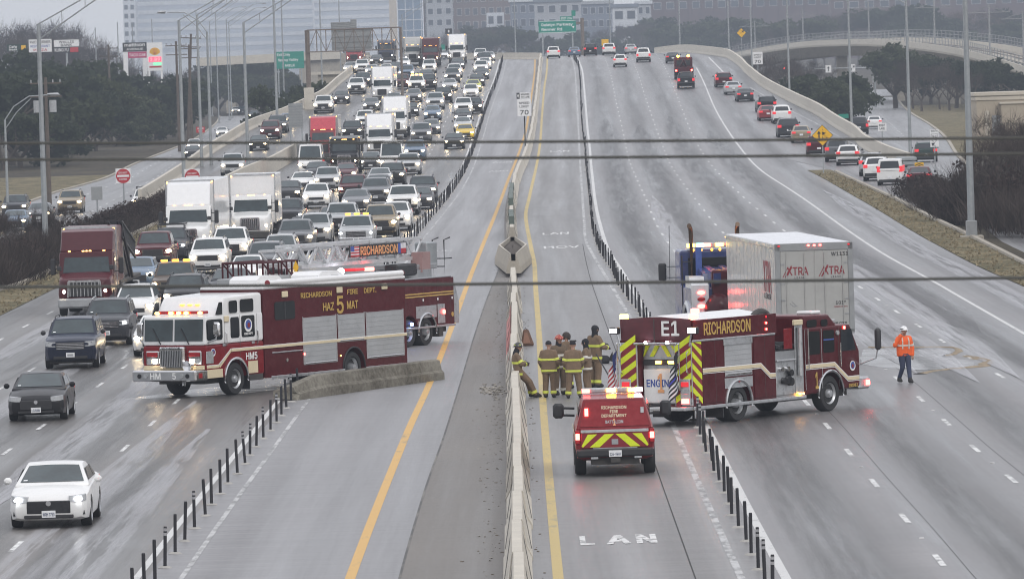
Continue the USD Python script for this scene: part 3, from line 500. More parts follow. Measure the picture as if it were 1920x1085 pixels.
def boxtruck(parent, paint='paint_white', box='fire_white', L=8.0, boxh=3.75, boxw=2.5, cabw=2.25, fairing=None, semi=True, lettering=None, lettermat='letter_white', head='headlight_on', grille='chrome', front=None, gw=.52):
    """conventional lorry: hood, cab, fairing, box behind. Front at y=+L/2."""
    yf = L / 2; w = cabw / 2
    st = [(yf, .78, .62, 1.35, .02), (yf - .08, .90, .50, 1.5, .04), (yf - .4, w * .97, .45, 1.6, .06), (yf - 1.5, w, .45, 1.78, .08), (yf - 1.55, w, .45, 1.8, .02), (yf - 3.0, w, .5, 1.8, .0)]
    body = loft(st, 14)
    for sd in (1, -1): body -= mcyl(*sorted((sd * (w - .42), sd * (w + .2))), yf - 1.15, .5, .62)
    obj('hood', body, paint, parent, smooth=32)
    zr = 2.75
    obj('cab', rhull([(sd * (w - .08), y, z) for sd in (1, -1) for y, z in ((yf - 1.55, 1.7), (yf - 1.85, zr - .1), (yf - 3.2, zr - .1), (yf - 3.2, .9))], .08), paint, parent, smooth=32)
    d = np.array([0, -.3, zr - 1.8]); n = np.array([0, d[2], -d[1]]); n /= np.linalg.norm(n)
    ws = []
    for sx, t in ((-.86, .12), (.86, .12), (.80, .80), (-.80, .80)): ws.append(np.array([sx * w, yf - 1.55 - .3 * t, 1.7 + (zr - 1.8) * t]) + n * .084)
    obj('windshield', MB().slab(ws[::-1], n, .012), 'glass_shield', parent)
    for sd in (1, -1):
        obj('side_window', MB().slab([(sd * (w + .004), y, z) for y, z in ((yf - 1.8, 1.85), (yf - 2.75, 1.85), (yf - 2.75, 2.5), (yf - 2.0, 2.5))][::sd], (sd, 0, 0), .01), 'glass_tint', parent)
        obj('headlight', MB().hull([(sd * .72, yf - .03, .95), (sd * .72, yf - .05, 1.2), (sd * 1.0, yf - .28, .98), (sd * 1.02, yf - .36, 1.28), (sd * .7, yf - .4, 1.1), (sd * .98, yf - .5, 1.1)]), 'lamp_glass', parent)
        obj('bulb', MB().sphere((sd * .84, yf - .10, 1.07), (.12, .07, .10), 1), head, parent, smooth=True)
        obj('mirror', MB().rbox(*sorted((sd * (w + .18), sd * (w + .40))), yf - 2.0, yf - 1.85, 1.75, 2.45, .04), 'black_plastic', parent)
        obj('mirror_arm', MB().bar((sd * (w - .1), yf - 1.9, 2.3), (sd * (w + .3), yf - 1.9, 2.3), .04).bar((sd * (w - .1), yf - 1.9, 1.85), (sd * (w + .3), yf - 1.9, 1.85), .04), 'black_plastic', parent)
        wheel(parent, sd * (w - .17), yf - 1.15, .5, .30, 'aluminium', sd, hub=True)
        wheel(parent, sd * (boxw / 2 - .32), -yf + 1.6, .5, .56, 'aluminium', sd, hub=True)
        obj('fender_mirror', MB().rbox(*sorted((sd * (w - .15), sd * (w + .05))), yf - .95, yf - .85, 1.95, 2.15, .03), 'black_plastic', parent)
    obj('grille', MB().rbox(-gw, gw, yf - .1, yf + .04, .82, 1.5, .05), 'black_plastic', parent)
    g = MB()
    if grille == 'chrome':
        for x in np.linspace(-gw + .08, gw - .08, 9): g.box(x - .018, x + .018, yf + .03, yf + .06, .86, 1.46)
        for sd in (1, -1): g.bar((sd * (gw + .02), yf + .02, .82), (sd * (gw - .02), yf + .02, 1.5), .07)
        g.bar((-gw + .02, yf + .02, 1.5), (gw - .02, yf + .02, 1.5), .09 if gw > .6 else .06)
        obj('grille_bars', g, 'chrome', parent)
    obj('bumper', MB().rbox(-w * .98, w * .98, yf - .35, yf + .12, .35, .78, .08), 'grime' if front is None else front, parent)
    for x in (-.75, -.15, 0, .15, .75): obj('marker_light', MB().sphere((x, yf - 1.9, zr + .0), (.06, .05, .035), 1), 'marker', parent)
    if fairing: obj('roof_fairing', rhull([(sd * (w - .12), y, z) for sd in (1, -1) for y, z in ((yf - 2.0, zr + .02), (yf - 2.75, boxh - .25), (yf - 3.35, boxh - .15), (yf - 3.35, zr))], .08), fairing, parent, smooth=30)
    b = obj('cargo_box', MB().rbox(-boxw / 2, boxw / 2, -yf, yf - 3.5, 1.15, boxh, .05), box, parent)
    for sd in (1, -1):
        for yy in (yf - 3.5, -yf): t = MB(); t.box(*sorted((sd * (boxw / 2 - .05), sd * (boxw / 2 + .015))), yy - .06, yy + .015, 1.12, boxh + .012); obj('corner_trim', t, 'aluminium', b)
    t = MB(); t.box(-boxw / 2, boxw / 2, yf - 3.55, yf - 3.485, boxh - .10, boxh + .012)
    obj('corner_trim', t, 'aluminium', b)
    for x in (-boxw / 2 + .1, boxw / 2 - .1): obj('marker_light', MB().sphere((x, yf - 3.47, boxh - .1), (.05, .04, .05), 1), 'marker', parent)
    obj('frame_rail', MB().box(-.5, .5, -yf + .1, yf - 1, .55, 1.1), 'grime', parent)
    if lettering: obj('lettering', MB().text(lettering, .42, (0, yf - 2.62, 3.02) if fairing else (0, yf - 3.48, 3.1), (-1, 0, 0), (0, 0, 1), .03), lettermat, parent)
    return parent
# ---------------------------------------------------------------- the emergency vehicles
def heading(hx, hy): return math.atan2(-hx, hy)
class Side:      # flat panels on one long side of a vehicle (sd=-1 left, 1 right)
    def __init__(s, parent, sd, x): s.p, s.sd, s.x = parent, sd, x
    def panel(s, name, y0, y1, z0, z1, mat, t=.012, o=0.0, r=None, parent=None, **k):
        a, b = sorted((s.sd * (s.x + o), s.sd * (s.x + o + t)))
        m = MB().rbox(a, b, *sorted((y0, y1)), z0, z1, min(.02, t * .45)) if r is None else MB().mesh(s.round(y0, y1, z0, z1, r, o, t))
        return obj(name, m, mat, parent or s.p, **k)
    def round(s, y0, y1, z0, z1, r, o, t):
        y0, y1 = sorted((y0, y1)); c = [(y, z) for y, z in ((y0 + r, z0 + r), (y1 - r, z0 + r), (y1 - r, z1 - r), (y0 + r, z1 - r))]
        P = [(s.sd * (s.x + o + q), y + r * math.cos(a), z + r * math.sin(a)) for q in (0, t) for y, z in c for a in np.linspace(0, 2 * math.pi, 9)[:-1]]
        return m3.Manifold.hull_points(np.array(P))
    def poly(s, name, pts, mat, t=.010, o=0.0, parent=None):
        P = [(s.sd * (s.x + o), y, z) for y, z in pts]
        A = sum(P[i][1] * P[(i + 1) % len(P)][2] - P[(i + 1) % len(P)][1] * P[i][2] for i in range(len(P)))
        if A * s.sd < 0: P = P[::-1]
        return obj(name, MB().slab(P, (s.sd, 0, 0), t), mat, parent or s.p)
    def text(s, t, h, y, z, mat, o=.012, width=None, parent=None, name='lettering'):
        return obj(name, MB().text(t, h, (s.sd * (s.x + o), y, z), (0, s.sd, 0), (0, 0, 1), .008, width=width), mat, parent or s.p)
    def disc(s, name, y, z, r, mat, o=.01, t=.02, parent=None, n=18):
        a, b = s.sd * (s.x + o), s.sd * (s.x + o + t); return obj(name, MB().cyl((a, y, z), (b, y, z), r, n), mat, parent or s.p, smooth=40)
    def arch(s, y, z, r, mat, w=.07):
        a = np.linspace(-.15, math.pi + .15, 17); return obj('wheel_arch', MB().tube([(s.sd * (s.x + .01), y + r * math.cos(q), z + r * math.sin(q)) for q in a], w / 2, 6), mat, s.p, smooth=40)
def badge(S, y, z, r, parent=None):
    p = S.disc('badge', y, z, r, 'letter_white', o=.01, t=.008, parent=parent); S.disc('badge_field', y, z + r * .1, r * .72, 'sign_blue', o=.018, t=.006, parent=p); S.disc('badge_centre', y - r * .1, z, r * .38, 'chev_red', o=.024, t=.005, parent=p)
def truck_wheels(parent, axles, W=1.25, R=.53, dual=()):
    for i, y in enumerate(axles):
        for sd in (1, -1): wheel(parent, sd * (W - (.34 if i in dual else .20)), y, R, .60 if i in dual else .34, 'aluminium', sd, hub=True)
def hazmat():
    L, W = 12.0, 1.25; H = math.radians(58); h = np.array([-math.cos(H), -math.sin(H)]); right = np.array([h[1], -h[0]])
    c0 = on(388, 746)[:2]; c = c0 - h * L / 2 + right * W
    p = thing('fire_truck', 'white and dark red fire truck lettered HAZ 5 MAT beside the toppled barrier', 'fire truck', (c[0], c[1], float(zmain(c[1])) - .02), heading(*h), group=None)
    yc = 2.6
    body = m3.Manifold.cube([2 * W, yc + 6.0, 2.9]).translate([-W, -6.0, .45])
    for sd in (1, -1): body -= mcyl(*sorted((sd * (W - .75), sd * (W + .1))), -2.7, .53, .66)
    obj('body', body, 'fire_red', p)
    # cab: lower red, upper white, raised rear roof
    low = rhull([(sd * (W - .08), y, z) for sd in (1, -1) for y in (yc + .08, 5.9) for z in (.68, 1.62)], .08)
    for sd in (1, -1): low -= mcyl(*sorted((sd * (W - .55), sd * (W + .1))), 4.28, .53, .66)
    obj('cab_lower', low, 'fire_red_light', p, smooth=30)
    obj('cab_upper', rhull([(sd * (W - .09), y, z) for sd in (1, -1) for y, z in ((yc + .1, 1.78), (5.9, 1.78), (5.82, 2.56), (yc + .1, 2.56))], .09), 'fire_white', p, smooth=30)
    obj('raised_roof', rhull([(sd * (W - .12), y, z) for sd in (1, -1) for y, z in ((yc + .12, 2.5), (5.25, 2.5), (4.72, 3.12), (yc + .12, 3.18))], .10), 'fire_white', p, smooth=30)
    obj('roof', MB().rbox(-W - .02, W + .02, -6.03, yc, 3.35, 3.46, .04), 'fire_white', p)
    A = Side(p, -1, W); B = Side(p, 1, W)
    for S in (A, B):
        al = lambda a: 6.0 - a
        S.panel('cab_window', al(.10), al(1.0), 1.84, 2.52, 'glass_tint', r=.09)
        S.poly('cab_window', [(al(.62), 2.66), (al(1.02), 2.66), (al(1.02), 3.06), (al(.84), 3.06)], 'glass_tint')
        S.panel('cab_window', al(1.42), al(1.88), 2.68, 3.08, 'glass_tint', r=.07); S.panel('cab_window', al(2.06), al(2.82), 2.68, 3.10, 'glass_tint', r=.07)
        S.panel('cab_window', al(1.47), al(1.96), 1.86, 2.54, 'glass_tint', r=.07); w = S.panel('cab_window', al(2.1), al(2.86), 1.86, 2.56, 'glass_tint', r=.07)
        badge(S, al(2.48), 2.24, .22, w); S.text('FIRE DEPT', .07, al(2.48), 1.93, 'letter_white', parent=w, o=.014)
        for q in (1.12, 2.0, 3.0): S.panel('door_seam', al(q) - .008, al(q) + .008, .75, 2.6, 'grime', t=.004)
        for q in (1.15, 2.95): obj('grab_handle', MB().tube([(S.sd * (W + .01), al(q), 1.62), (S.sd * (W + .07), al(q), 1.66), (S.sd * (W + .07), al(q), 2.02), (S.sd * (W + .01), al(q), 2.08)], .018, 6), 'chrome', p)
        for q in (.98, 2.66): S.panel('door_handle', al(q), al(q) - .16, 1.62, 1.70, 'steel', t=.03)
        for (k, mt) in ((0, 'cream'), (.085, 'letter_white')):
            z = 1.42 + k; hh = .085 if k == 0 else .022
            S.panel('stripe', -6, al(1.45), z, z + hh, mt, t=.016, o=.014); S.poly('stripe', [(al(1.45), z), (al(1.45), z + hh), (al(.72), z + hh - .48), (al(.80), z - .48)], mt, t=.012); S.panel('stripe', al(.75), al(.05), z - .48, z + hh - .48, mt, t=.010)
        S.panel('step_panel', al(.05), al(.95), .62, .90, 'cream'); S.panel('step_panel', al(2.42), al(2.98), .66, 1.06, 'cream')
        S.text('HM5', .22, al(2.62), 1.12, 'letter_white'); badge(S, al(.42), 1.45, .13)
        S.panel('scene_light', al(1.36), al(1.1), 2.40, 2.60, 'cream', t=.05)
        S.arch(4.28, .53, .67, 'chrome', .09)
        yb = lambda f: yc - f * 8.6
        for a, b, z0, z1 in ((.27, .495, .76, 2.32), (.515, .695, 1.40, 2.32), (.715, .975, .76, 2.32)):
            d = S.panel('roll_up_door', yb(a), yb(b), z0, z1, 'rollup', o=.004)
            for z in np.arange(z0 + .1, z1, .16): S.panel('slat_seam', yb(a) - .03, yb(b) + .03, z, z + .012, 'steel', t=.003, o=.0165, parent=d)
            S.panel('door_bar', yb(a) - .04, yb(b) + .04, z0 + .03, z0 + .07, 'chrome', t=.04, parent=d, o=.014)
            S.panel('door_frame', yb(a) + .05, yb(a) + .01, z0, z1 + .03, 'aluminium', t=.02); S.panel('door_frame', yb(b) - .01, yb(b) - .05, z0, z1 + .03, 'aluminium', t=.02)
        w = S.panel('body_window', yb(.075), yb(.215), 2.32, 2.92, 'glass_tint', r=.08, o=.002); S.panel('window_bar', yb(.142), yb(.150), 2.34, 2.9, 'black_plastic', t=.012, o=.014, parent=w)
        for f in (.145, .525, .845): S.panel('flood_light', yb(f) + .17, yb(f) - .17, 3.05, 3.25, 'cream', t=.06)
        S.text('RICHARDSON', .16, yb(.365), 2.98, 'gold', width=1.85); S.text('FIRE', .16, yb(.62), 2.98, 'gold', width=.65); S.text('DEPT.', .16, yb(.745), 2.98, 'gold', width=.75)
        S.text('HAZ', .25, yb(.447), 2.50, 'gold', width=.66); S.text('5', .56, yb(.53), 2.38, 'gold', width=.42); S.text('MAT', .25, yb(.617), 2.50, 'gold', width=.68)
        S.panel('compartment_lip', yb(.05), yb(.26), 1.24, 1.28, 'aluminium', t=.03); S.panel('skirt', yb(.04), yb(.55), .40, .50, 'aluminium', t=.03); S.panel('skirt', yb(.70), yb(1.0), .40, .50, 'aluminium', t=.03)
        S.disc('latch', yb(.15), .98, .06, 'chrome'); S.arch(-2.7, .53, .67, 'black_plastic', .06); S.disc('marker_light', yb(.525), .95, .03, 'marker'); S.disc('marker_light', yb(.27), 1.12, .04, 'beacon_red')
        obj('mirror', MB().rbox(*sorted((S.sd * (W + .12), S.sd * (W + .40))), 5.62, 5.78, 1.98, 2.44, .06), 'chrome', p, smooth=40)
        obj('mirror_arm', MB().tube([(S.sd * (W - .02), 5.85, 1.78), (S.sd * (W + .26), 5.75, 1.88), (S.sd * (W + .26), 5.72, 2.0)], .03, 6), 'steel', p)
    fy = 6.0
    for x0, x1 in ((-1.15, -.04), (.04, 1.15)): obj('windshield', MB().slab([(x1, fy - .010, 1.84), (x0, fy - .010, 1.84), (x0, fy - .07, 2.54), (x1, fy - .07, 2.54)], (0, 1, 0), .015), 'glass_shield', p)
    for x in (-.62, .5): obj('wiper', MB().bar((x, fy + .02, 1.74), (x + .32, fy - .01, 2.25), .025), 'black_plastic', p)
    g = obj('grille', MB().rbox(-.50, .50, fy - .1, fy + .16, .98, 1.66, .05), 'chrome', p); q = MB()
    for x in np.linspace(-.40, .40, 13): q.box(x - .012, x + .012, fy + .155, fy + .18, 1.02, 1.54)
    obj('grille_bars', q, 'steel', g); obj('grille_opening', MB().box(-.42, .42, fy + .158, fy + .166, 1.02, 1.54), 'black_plastic', g); obj('name_plate', MB().text('RICHARDSON', .07, (0, fy + .165, 1.585), (-1, 0, 0), (0, 0, 1), .006, width=.72), 'sign_black', g)
    for sd in (1, -1):
        b = obj('lamp_bezel', MB().rbox(*sorted((sd * .58, sd * 1.10)), fy - .02, fy + .035, 1.08, 1.52, .03), 'chrome', p)
        obj('warning_light', MB().rbox(*sorted((sd * .62, sd * 1.05)), fy + .03, fy + .06, 1.34, 1.48, .02), 'tail_off', b); obj('headlight', MB().rbox(*sorted((sd * .64, sd * .82)), fy + .03, fy + .055, 1.12, 1.27, .02), 'headlight_on', b); obj('headlight', MB().rbox(*sorted((sd * .85, sd * 1.03)), fy + .03, fy + .055, 1.12, 1.27, .02), 'lamp_glass', b)
        obj('corner_panel', MB().rbox(*sorted((sd * (W + .001), sd * (W + .03))), fy - .42, fy - .02, 1.1, 1.5, .012), 'aluminium', p)
    obj('lower_band', MB().rbox(-1.2, 1.2, fy - .02, fy + .02, .92, 1.05, .015), 'cream', p)
    bp = obj('bumper', MB().rbox(-W - .02, W + .02, fy - .1, fy + .62, .56, .92, .05), 'chrome', p)
    f2 = fy + .622
    obj('lettering', MB().text('HM', .2, (.32, f2, .64), (-1, 0, 0), (0, 0, 1), .01), 'letter_white', bp); obj('lettering', MB().text('5', .2, (-.42, f2, .64), (-1, 0, 0), (0, 0, 1), .01), 'letter_white', bp)
    obj('bumper_face', MB().rbox(-1.2, 1.2, f2 - .01, f2 + .006, .60, .88, .004), 'steel', bp)
    for x in (.95, .70, -.72, -.95): obj('bumper_light', MB().cyl((x, f2, .74), (x, f2 + .03, .74), .075, 14), 'black_gloss' if abs(x) > .8 else 'lamp_glass', bp)
    obj('marker_light', MB().rbox(-W - .035, -W - .018, fy + .25, fy + .45, .66, .82, .005), 'tail_off', bp)
    obj('siren', MB().lathe([(.001, 0), (.10, 0), (.12, .1), (.17, .26), (.16, .28), (.05, .2), (.001, .2)], np.vstack([np.hstack([rotz(math.pi / 2), [[-.75], [fy + .1], [1.05]]]), [0, 0, 0, 1]])), 'chrome', p, smooth=40)
    lb = obj('light_bar', MB().rbox(-.98, .98, 5.35, 5.62, 2.70, 2.80, .03), 'tail_off', p)
    for x in (-.85, -.3, 0, .3, .85): obj('beacon', MB().sphere((x, 5.66, 2.74), (.10, .05, .055), 1), 'beacon_amber' if abs(x) < .5 else 'marker', lb, smooth=True)
    for x in (-.3, 0, .3): obj('roof_marker', MB().rbox(x - .08, x + .08, 4.95, 5.05, 2.96, 3.0, .01), 'amber_lens', p)
    for y, x in ((1.6, -.3), (-2.2, -.2)): 
        u = obj('air_conditioner', MB().hull([(x + sx * .55, y + sy * a, z) for sx in (-1, 1) for sy in (-1, 1) for z, a in ((3.46, .75), (3.66, .72), (3.78, .5))]), 'fire_white', p, smooth=25)
        obj('vent', MB().box(x - .57, x - .555, y - .45, y - .05, 3.52, 3.64), 'steel', u)
    obj('awning', MB().cyl((-W + .06, -5.9, 3.55), (-W + .06, 2.2, 3.55), .10, 12), 'fire_white', p, smooth=40)
    for y in (-5.92, 2.22): obj('awning_cap', MB().cyl((-W + .06, y - .01, 3.55), (-W + .06, y + .01, 3.55), .102, 12), 'chev_red', p)
    obj('roof_locker', MB().rbox(.2, 1.0, -1.2, 2.0, 3.46, 3.7, .04), 'pole_grey', p)
    truck_wheels(p, (4.28, -2.7), dual=(1,)); obj('chassis', MB().box(-.9, .9, -5.7, 5.6, .42, .68).box(-W + .02, -W + .5, 2.7, 3.5, .42, .62), 'grime', p)
    obj('mud_flap', MB().box(-W + .03, -W + .5, 3.46, 3.5, .14, .6), 'black_plastic', p); obj('tow_hook', MB().tube([(-.7, fy + .5, .56), (-.7, fy + .55, .44), (-.7, fy + .42, .42), (-.7, fy + .4, .56)], .03, 6), 'steel', p)
    return p
def flag_cloth(MBs, origin, w, h, cols, droop, seed):      # hanging cloth cut into stripes, returns meshes by colour
    r = np.random.default_rng(seed); n = 14; out = {}
    k = len(cols)
    def P(u, v):      # u along fly 0..1, v down hoist
        x = u * w * (.30 + .10 * v) + .05 * math.sin(5 * u + 3 * v); z = -v * h - u * w * droop
        return np.array([x, .10 * math.sin(8 * u + 2.0 * v) * u, z]) + origin
    for i, c in enumerate(cols):
        g = np.array([[P(u, (i + q) / k) for u in np.linspace(0, 1, n)] for q in (0, .5, 1)]); out.setdefault(c, MB()).grid(g)
    return out, P
def flag(label, loc, rz, w, h, stripes, canton, seed):
    p = thing('flag', label, 'flag', loc, rz, group=None)
    obj('flagpole', MB().cyl((0, 0, -h * .9), (0, 0, .35), .018, 8).sphere((0, 0, .38), (.035,) * 3, 1), 'chrome', p)
    o, P = flag_cloth(MB, np.array([.02, 0, .2]), w, h, stripes, .62, seed)
    c = obj('flag_cloth', MB().add(*[(m := list(o.values())[0].get()).vertices, m.faces][:2]), list(o)[0], p, smooth=True)
    for k in list(o)[1:]: obj('stripes', o[k], k, c, smooth=True)
    g = np.array([[P(u, v) + (0, -.012, 0) for u in np.linspace(0, .42, 7)] for v in np.linspace(0, .54, 6)]); g2 = g + (0, .024, 0)
    cc = obj('canton', MB().grid(g).grid(g2), canton, c, smooth=True); s = MB()
    for i in range(4):
        for j in range(4): q = P(.05 + .1 * j, .06 + .125 * i); s.sphere(q + (0, -.014, 0), (.022, .008, .022), 0)
    obj('stars', s, 'letter_white', cc)
    return p
def chevrons(S_or_fn, lst): pass
def engine():
    L, W = 8.8, 1.25; H = math.radians(54); h = np.array([math.cos(H), math.sin(H)]); right = np.array([h[1], -h[0]])
    c0 = on(1301, 800)[:2]; c = c0 + h * L / 2 - right * W; z0 = float(zmain(c[1]))
    p = thing('fire_truck', 'dark red pumper fire truck with ENGINE 1 and two flags on its tail', 'fire truck', (c[0], c[1], z0), heading(*h))
    yr, yb, ycab = -4.4, -.1, 1.45
    b = mbox(-W, W, yr + .02, yb, .52, 2.46) - mbox(-.62, .62, yr - .1, yr + .30, .60, 2.42)
    for sd in (1, -1): b -= mcyl(*sorted((sd * (W - .75), sd * (W + .1))), -2.05, .53, .66)
    obj('body', b, 'fire_red', p)
    obj('hose_bed', mbox(-W, W, yr + .1, yb + .1, 2.44, 3.02) - mbox(-W + .12, W - .12, yr - .2, yb - .1, 2.6, 3.2), 'fire_red', p)
    obj('hose_bed_cover', MB().hull([(sx * (W - .1), y, z) for sx in (-1, 1) for y, z in ((yr + .12, 2.98), (yb, 2.98))] + [(0, yr + .12, 3.16), (0, yb, 3.16)]), 'fire_white', p)
    pl = mbox(-W + .05, W - .05, yb, ycab, .5, 1.9); obj('pump_house', pl, 'steel', p)
    low = rhull([(sd * (W - .08), y, z) for sd in (1, -1) for y, z in ((ycab + .08, .62), (ycab + .08, 2.45), (3.9, 2.45), (4.36, 1.7), (4.36, .72))], .08)
    for sd in (1, -1): low -= mcyl(*sorted((sd * (W - .55), sd * (W + .1))), 2.8, .53, .66)
    obj('cab', low, 'fire_red', p, smooth=30)
    obj('raised_roof', rhull([(sd * (W - .14), y, z) for sd in (1, -1) for y, z in ((ycab + .1, 2.4), (3.35, 2.4), (2.85, 2.78), (ycab + .1, 2.80))], .09), 'fire_red', p, smooth=30)
    obj('windshield', MB().slab([(1.1, 4.40, 1.72), (-1.1, 4.40, 1.72), (-1.08, 4.03, 2.42), (1.08, 4.03, 2.42)], (0, .88, .47), .03), 'glass_shield', p)
    for sd in (1, -1):
        S = Side(p, sd, W)
        S.panel('rear_compartment', yr + .5, -2.82, .62, 2.38, 'fire_red', t=.02); S.panel('door_seam', -3.25, -3.235, .62, 2.38, 'grime', t=.004, o=.02)
        r = S.panel('roll_up_door', -2.74, -1.34, 1.32, 2.36, 'rollup', t=.015); S.panel('door_frame', -2.78, -1.30, 2.22, 2.40, 'aluminium', t=.03); S.panel('door_bar', -2.70, -1.38, 1.34, 1.42, 'chrome', t=.045, parent=r)
        for z in np.arange(1.5, 2.2, .14): S.panel('slat_seam', -2.72, -1.36, z, z + .012, 'steel', t=.004, o=.015, parent=r)
        S.panel('wheel_panel', -2.76, -1.32, .98, 1.28, 'aluminium', t=.012); S.disc('fuel_cap', -2.05, 1.18, .05, 'tail_off', t=.03)
        S.panel('front_compartment', -1.24, yb - .04, .62, 2.38, 'fire_red', t=.02); S.panel('door_seam', -.68, -.665, .62, 2.38, 'grime', t=.004, o=.02)
        S.arch(-2.05, .53, .67, 'aluminium', .09); S.arch(2.8, .53, .67, 'chrome', .09)
        for k, mt, hh in ((0, 'cream', .10), (.10, 'letter_white', .025), (-.035, 'letter_white', .02)):
            S.panel('stripe', yr + .5, -.9, 1.50 + k, 1.50 + k + hh, mt, t=.014, o=.020); S.poly('stripe', [(-.9, 1.5 + k), (-.9, 1.5 + k + hh), (-.42, 1.18 + k + hh), (-.42, 1.18 + k)], mt, t=.014, o=.020); S.panel('stripe', -.42, yb - .04, 1.18 + k, 1.18 + k + hh, mt, t=.014, o=.020)
            S.panel('stripe', ycab + .05, 3.05, 1.32 + k, 1.32 + k + hh, mt, t=.012, o=.0); S.poly('stripe', [(3.05, 1.32 + k), (3.05, 1.32 + k + hh), (3.75, .86 + k + hh), (3.75, .86 + k)], mt, t=.012); S.panel('stripe', 3.75, 4.36, .86 + k, .86 + k + hh, mt, t=.012)
        S.text('RICHARDSON', .34, -2.55, 2.58, 'gold', width=2.4, o=.0)
        S.text('1', .46, 2.05, .72, 'gold', width=.16); badge(S, 4.0, 1.28, .15); S.text('ENGINE 1', .09, 4.02, .66, 'gold', width=.5)
        S.panel('rail', yr, yb, 2.40, 2.46, 'aluminium', t=.035); S.panel('running_board', yr, ycab, .46, .56, 'aluminium', t=.04)
        S.panel('cab_window', ycab + .22, 2.28, 1.72, 2.40, 'glass_tint', r=.06); S.panel('cab_window', 2.45, 3.05, 1.74, 2.40, 'glass_tint', r=.06); S.poly('cab_window', [(3.38, 1.74), (4.22, 1.74), (3.98, 2.38), (3.42, 2.38)], 'glass_dark')
        S.panel('cab_window', ycab + .22, 2.2, 2.52, 2.74, 'glass_tint', r=.08, o=-.04); S.panel('cab_window', 2.42, 2.78, 2.52, 2.72, 'glass_tint', r=.08, o=-.04); S.panel('blue_line', 2.47, 3.03, 2.10, 2.14, 'sign_blue', t=.003, o=.013)
        for y in (2.36, 3.28, ycab + .02): S.panel('door_seam', y, y + .02, .7, 2.46, 'aluminium' if y != 3.28 else 'grime', t=.008)
        for y, a, bz in ((ycab + .12, 1.3, 2.5), (3.3, 1.3, 2.0)): obj('grab_rail', MB().cyl((sd * (W + .07), y, a), (sd * (W + .07), y, bz), .02, 8), 'chrome', p)
        S.disc('flood_light', 3.2, 2.3, .07, 'lamp_glass', t=.05); S.disc('warning_light', 3.6, 2.43, .05, 'beacon_red', t=.02)
        # pump panel
        S2 = Side(p, sd, W - .05); S2.panel('pump_panel', yb + .06, .92, .62, 1.62, 'aluminium', t=.03); S2.panel('pump_shelf', yb + .04, .95, 1.60, 1.66, 'aluminium', t=.10); S2.panel('pump_panel', 1.0, ycab - .03, .6, 2.72, 'aluminium', t=.02)
        for y, z, rr in ((.16, 1.38, .075), (.46, 1.38, .075), (.62, 1.26, .10), (.5, 1.06, .12), (.28, 1.04, .10), (.62, 1.0, .12)): S2.disc('pump_outlet', y, z, rr, 'chrome' if z > 1.3 else 'black_gloss', o=.03, t=.12)
        obj('intake_pipe', MB().tube([(sd * (W + .05), 1.14, 1.15), (sd * (W + .05), 1.14, 2.55)], [.085, .07], 10), 'aluminium', p, smooth=40)
        S2.panel('crosslay_cover', .42, .86, 1.95, 2.55, 'fire_red_light', t=.03); S2.panel('deck_light', .9, ycab - .1, 2.62, 2.78, 'cream', t=.10)
        S.panel('marker_light', 1.05, 1.2, .58, .64, 'beacon_amber', t=.03); S.panel('marker_light', 1.25, 1.38, .58, .64, 'marker', t=.03)
        for k in range(3): S.disc('warning_light', -.55, 2.95 - .18 * k, .035, 'beacon_red' if k else 'tail_on', t=.02)
        obj('mirror', MB().rbox(*sorted((sd * (W + .42), sd * (W + .60))), 4.55, 4.75, 1.72, 2.36, .06), 'black_plastic', p, smooth=40); obj('mirror_arm', MB().tube([(sd * (W - .05), 4.38, 1.28), (sd * (W + .45), 4.62, 1.48), (sd * (W + .5), 4.65, 1.75)], .028, 6), 'aluminium', p)
    q = MB()
    for k in range(9): q.tube([(x, .15 + .13 * k, 2.05 + .05 * math.sin(3 * x + k)) for x in np.linspace(-W + .1, W - .1, 9)], .06, 7)
    obj('crosslay_hose', q, 'black_plastic', p, smooth=40)
    obj('deck_gun', MB().tube([(0, .2, 1.9), (0, .2, 2.6), (.15, .35, 2.85), (.5, .6, 2.95)], [.12, .10, .09, .07], 10), 'chrome', p, smooth=40)
    obj('suction_hose', MB().tube([(.9, yb - .2 + .55 * math.cos(a), 2.65 + .45 * math.sin(a)) for a in np.linspace(0, math.pi, 12)], .09, 8), 'grime', p, smooth=40)
    obj('roof_light_bar', MB().rbox(-.9, .9, 3.45, 3.72, 2.55, 2.68, .03), 'lamp_glass', p); obj('roof_box', MB().rbox(.5, 1.05, 2.2, 2.7, 2.88, 2.98, .03), 'fire_white', p)
    bp = obj('bumper', MB().rbox(-W, W, 4.36, 4.95, .56, .92, .05), 'aluminium', p); obj('bumper_light', MB().rbox(W - .01, W + .04, 4.72, 4.9, .66, .82, .015), 'beacon_red', bp)
    # the tail
    fb = yr + .02; ux, uz = (1, 0, 0), (0, 0, 1)
    tp = obj('tarpaulin', MB().grid(np.array([[(x, yr + .04 - .05 * math.sin(7 * z) * abs(math.sin(2.3 * x)), z + (.06 if z > 2.9 else 0) * math.cos(x * 1.3)) for x in np.linspace(-W + .02, W - .02, 15)] for z in np.linspace(2.40, 3.06, 7)])), 'tarp', p, smooth=True)
    obj('lettering', MB().text('E1', .40, (.55, yr - .02, 2.60), ux, uz, .01), 'letter_white', tp); obj('tarp_seam', MB().bar((-.02, yr - .015, 2.4), (-.02, yr - .015, 3.08), .02), 'grime', tp)
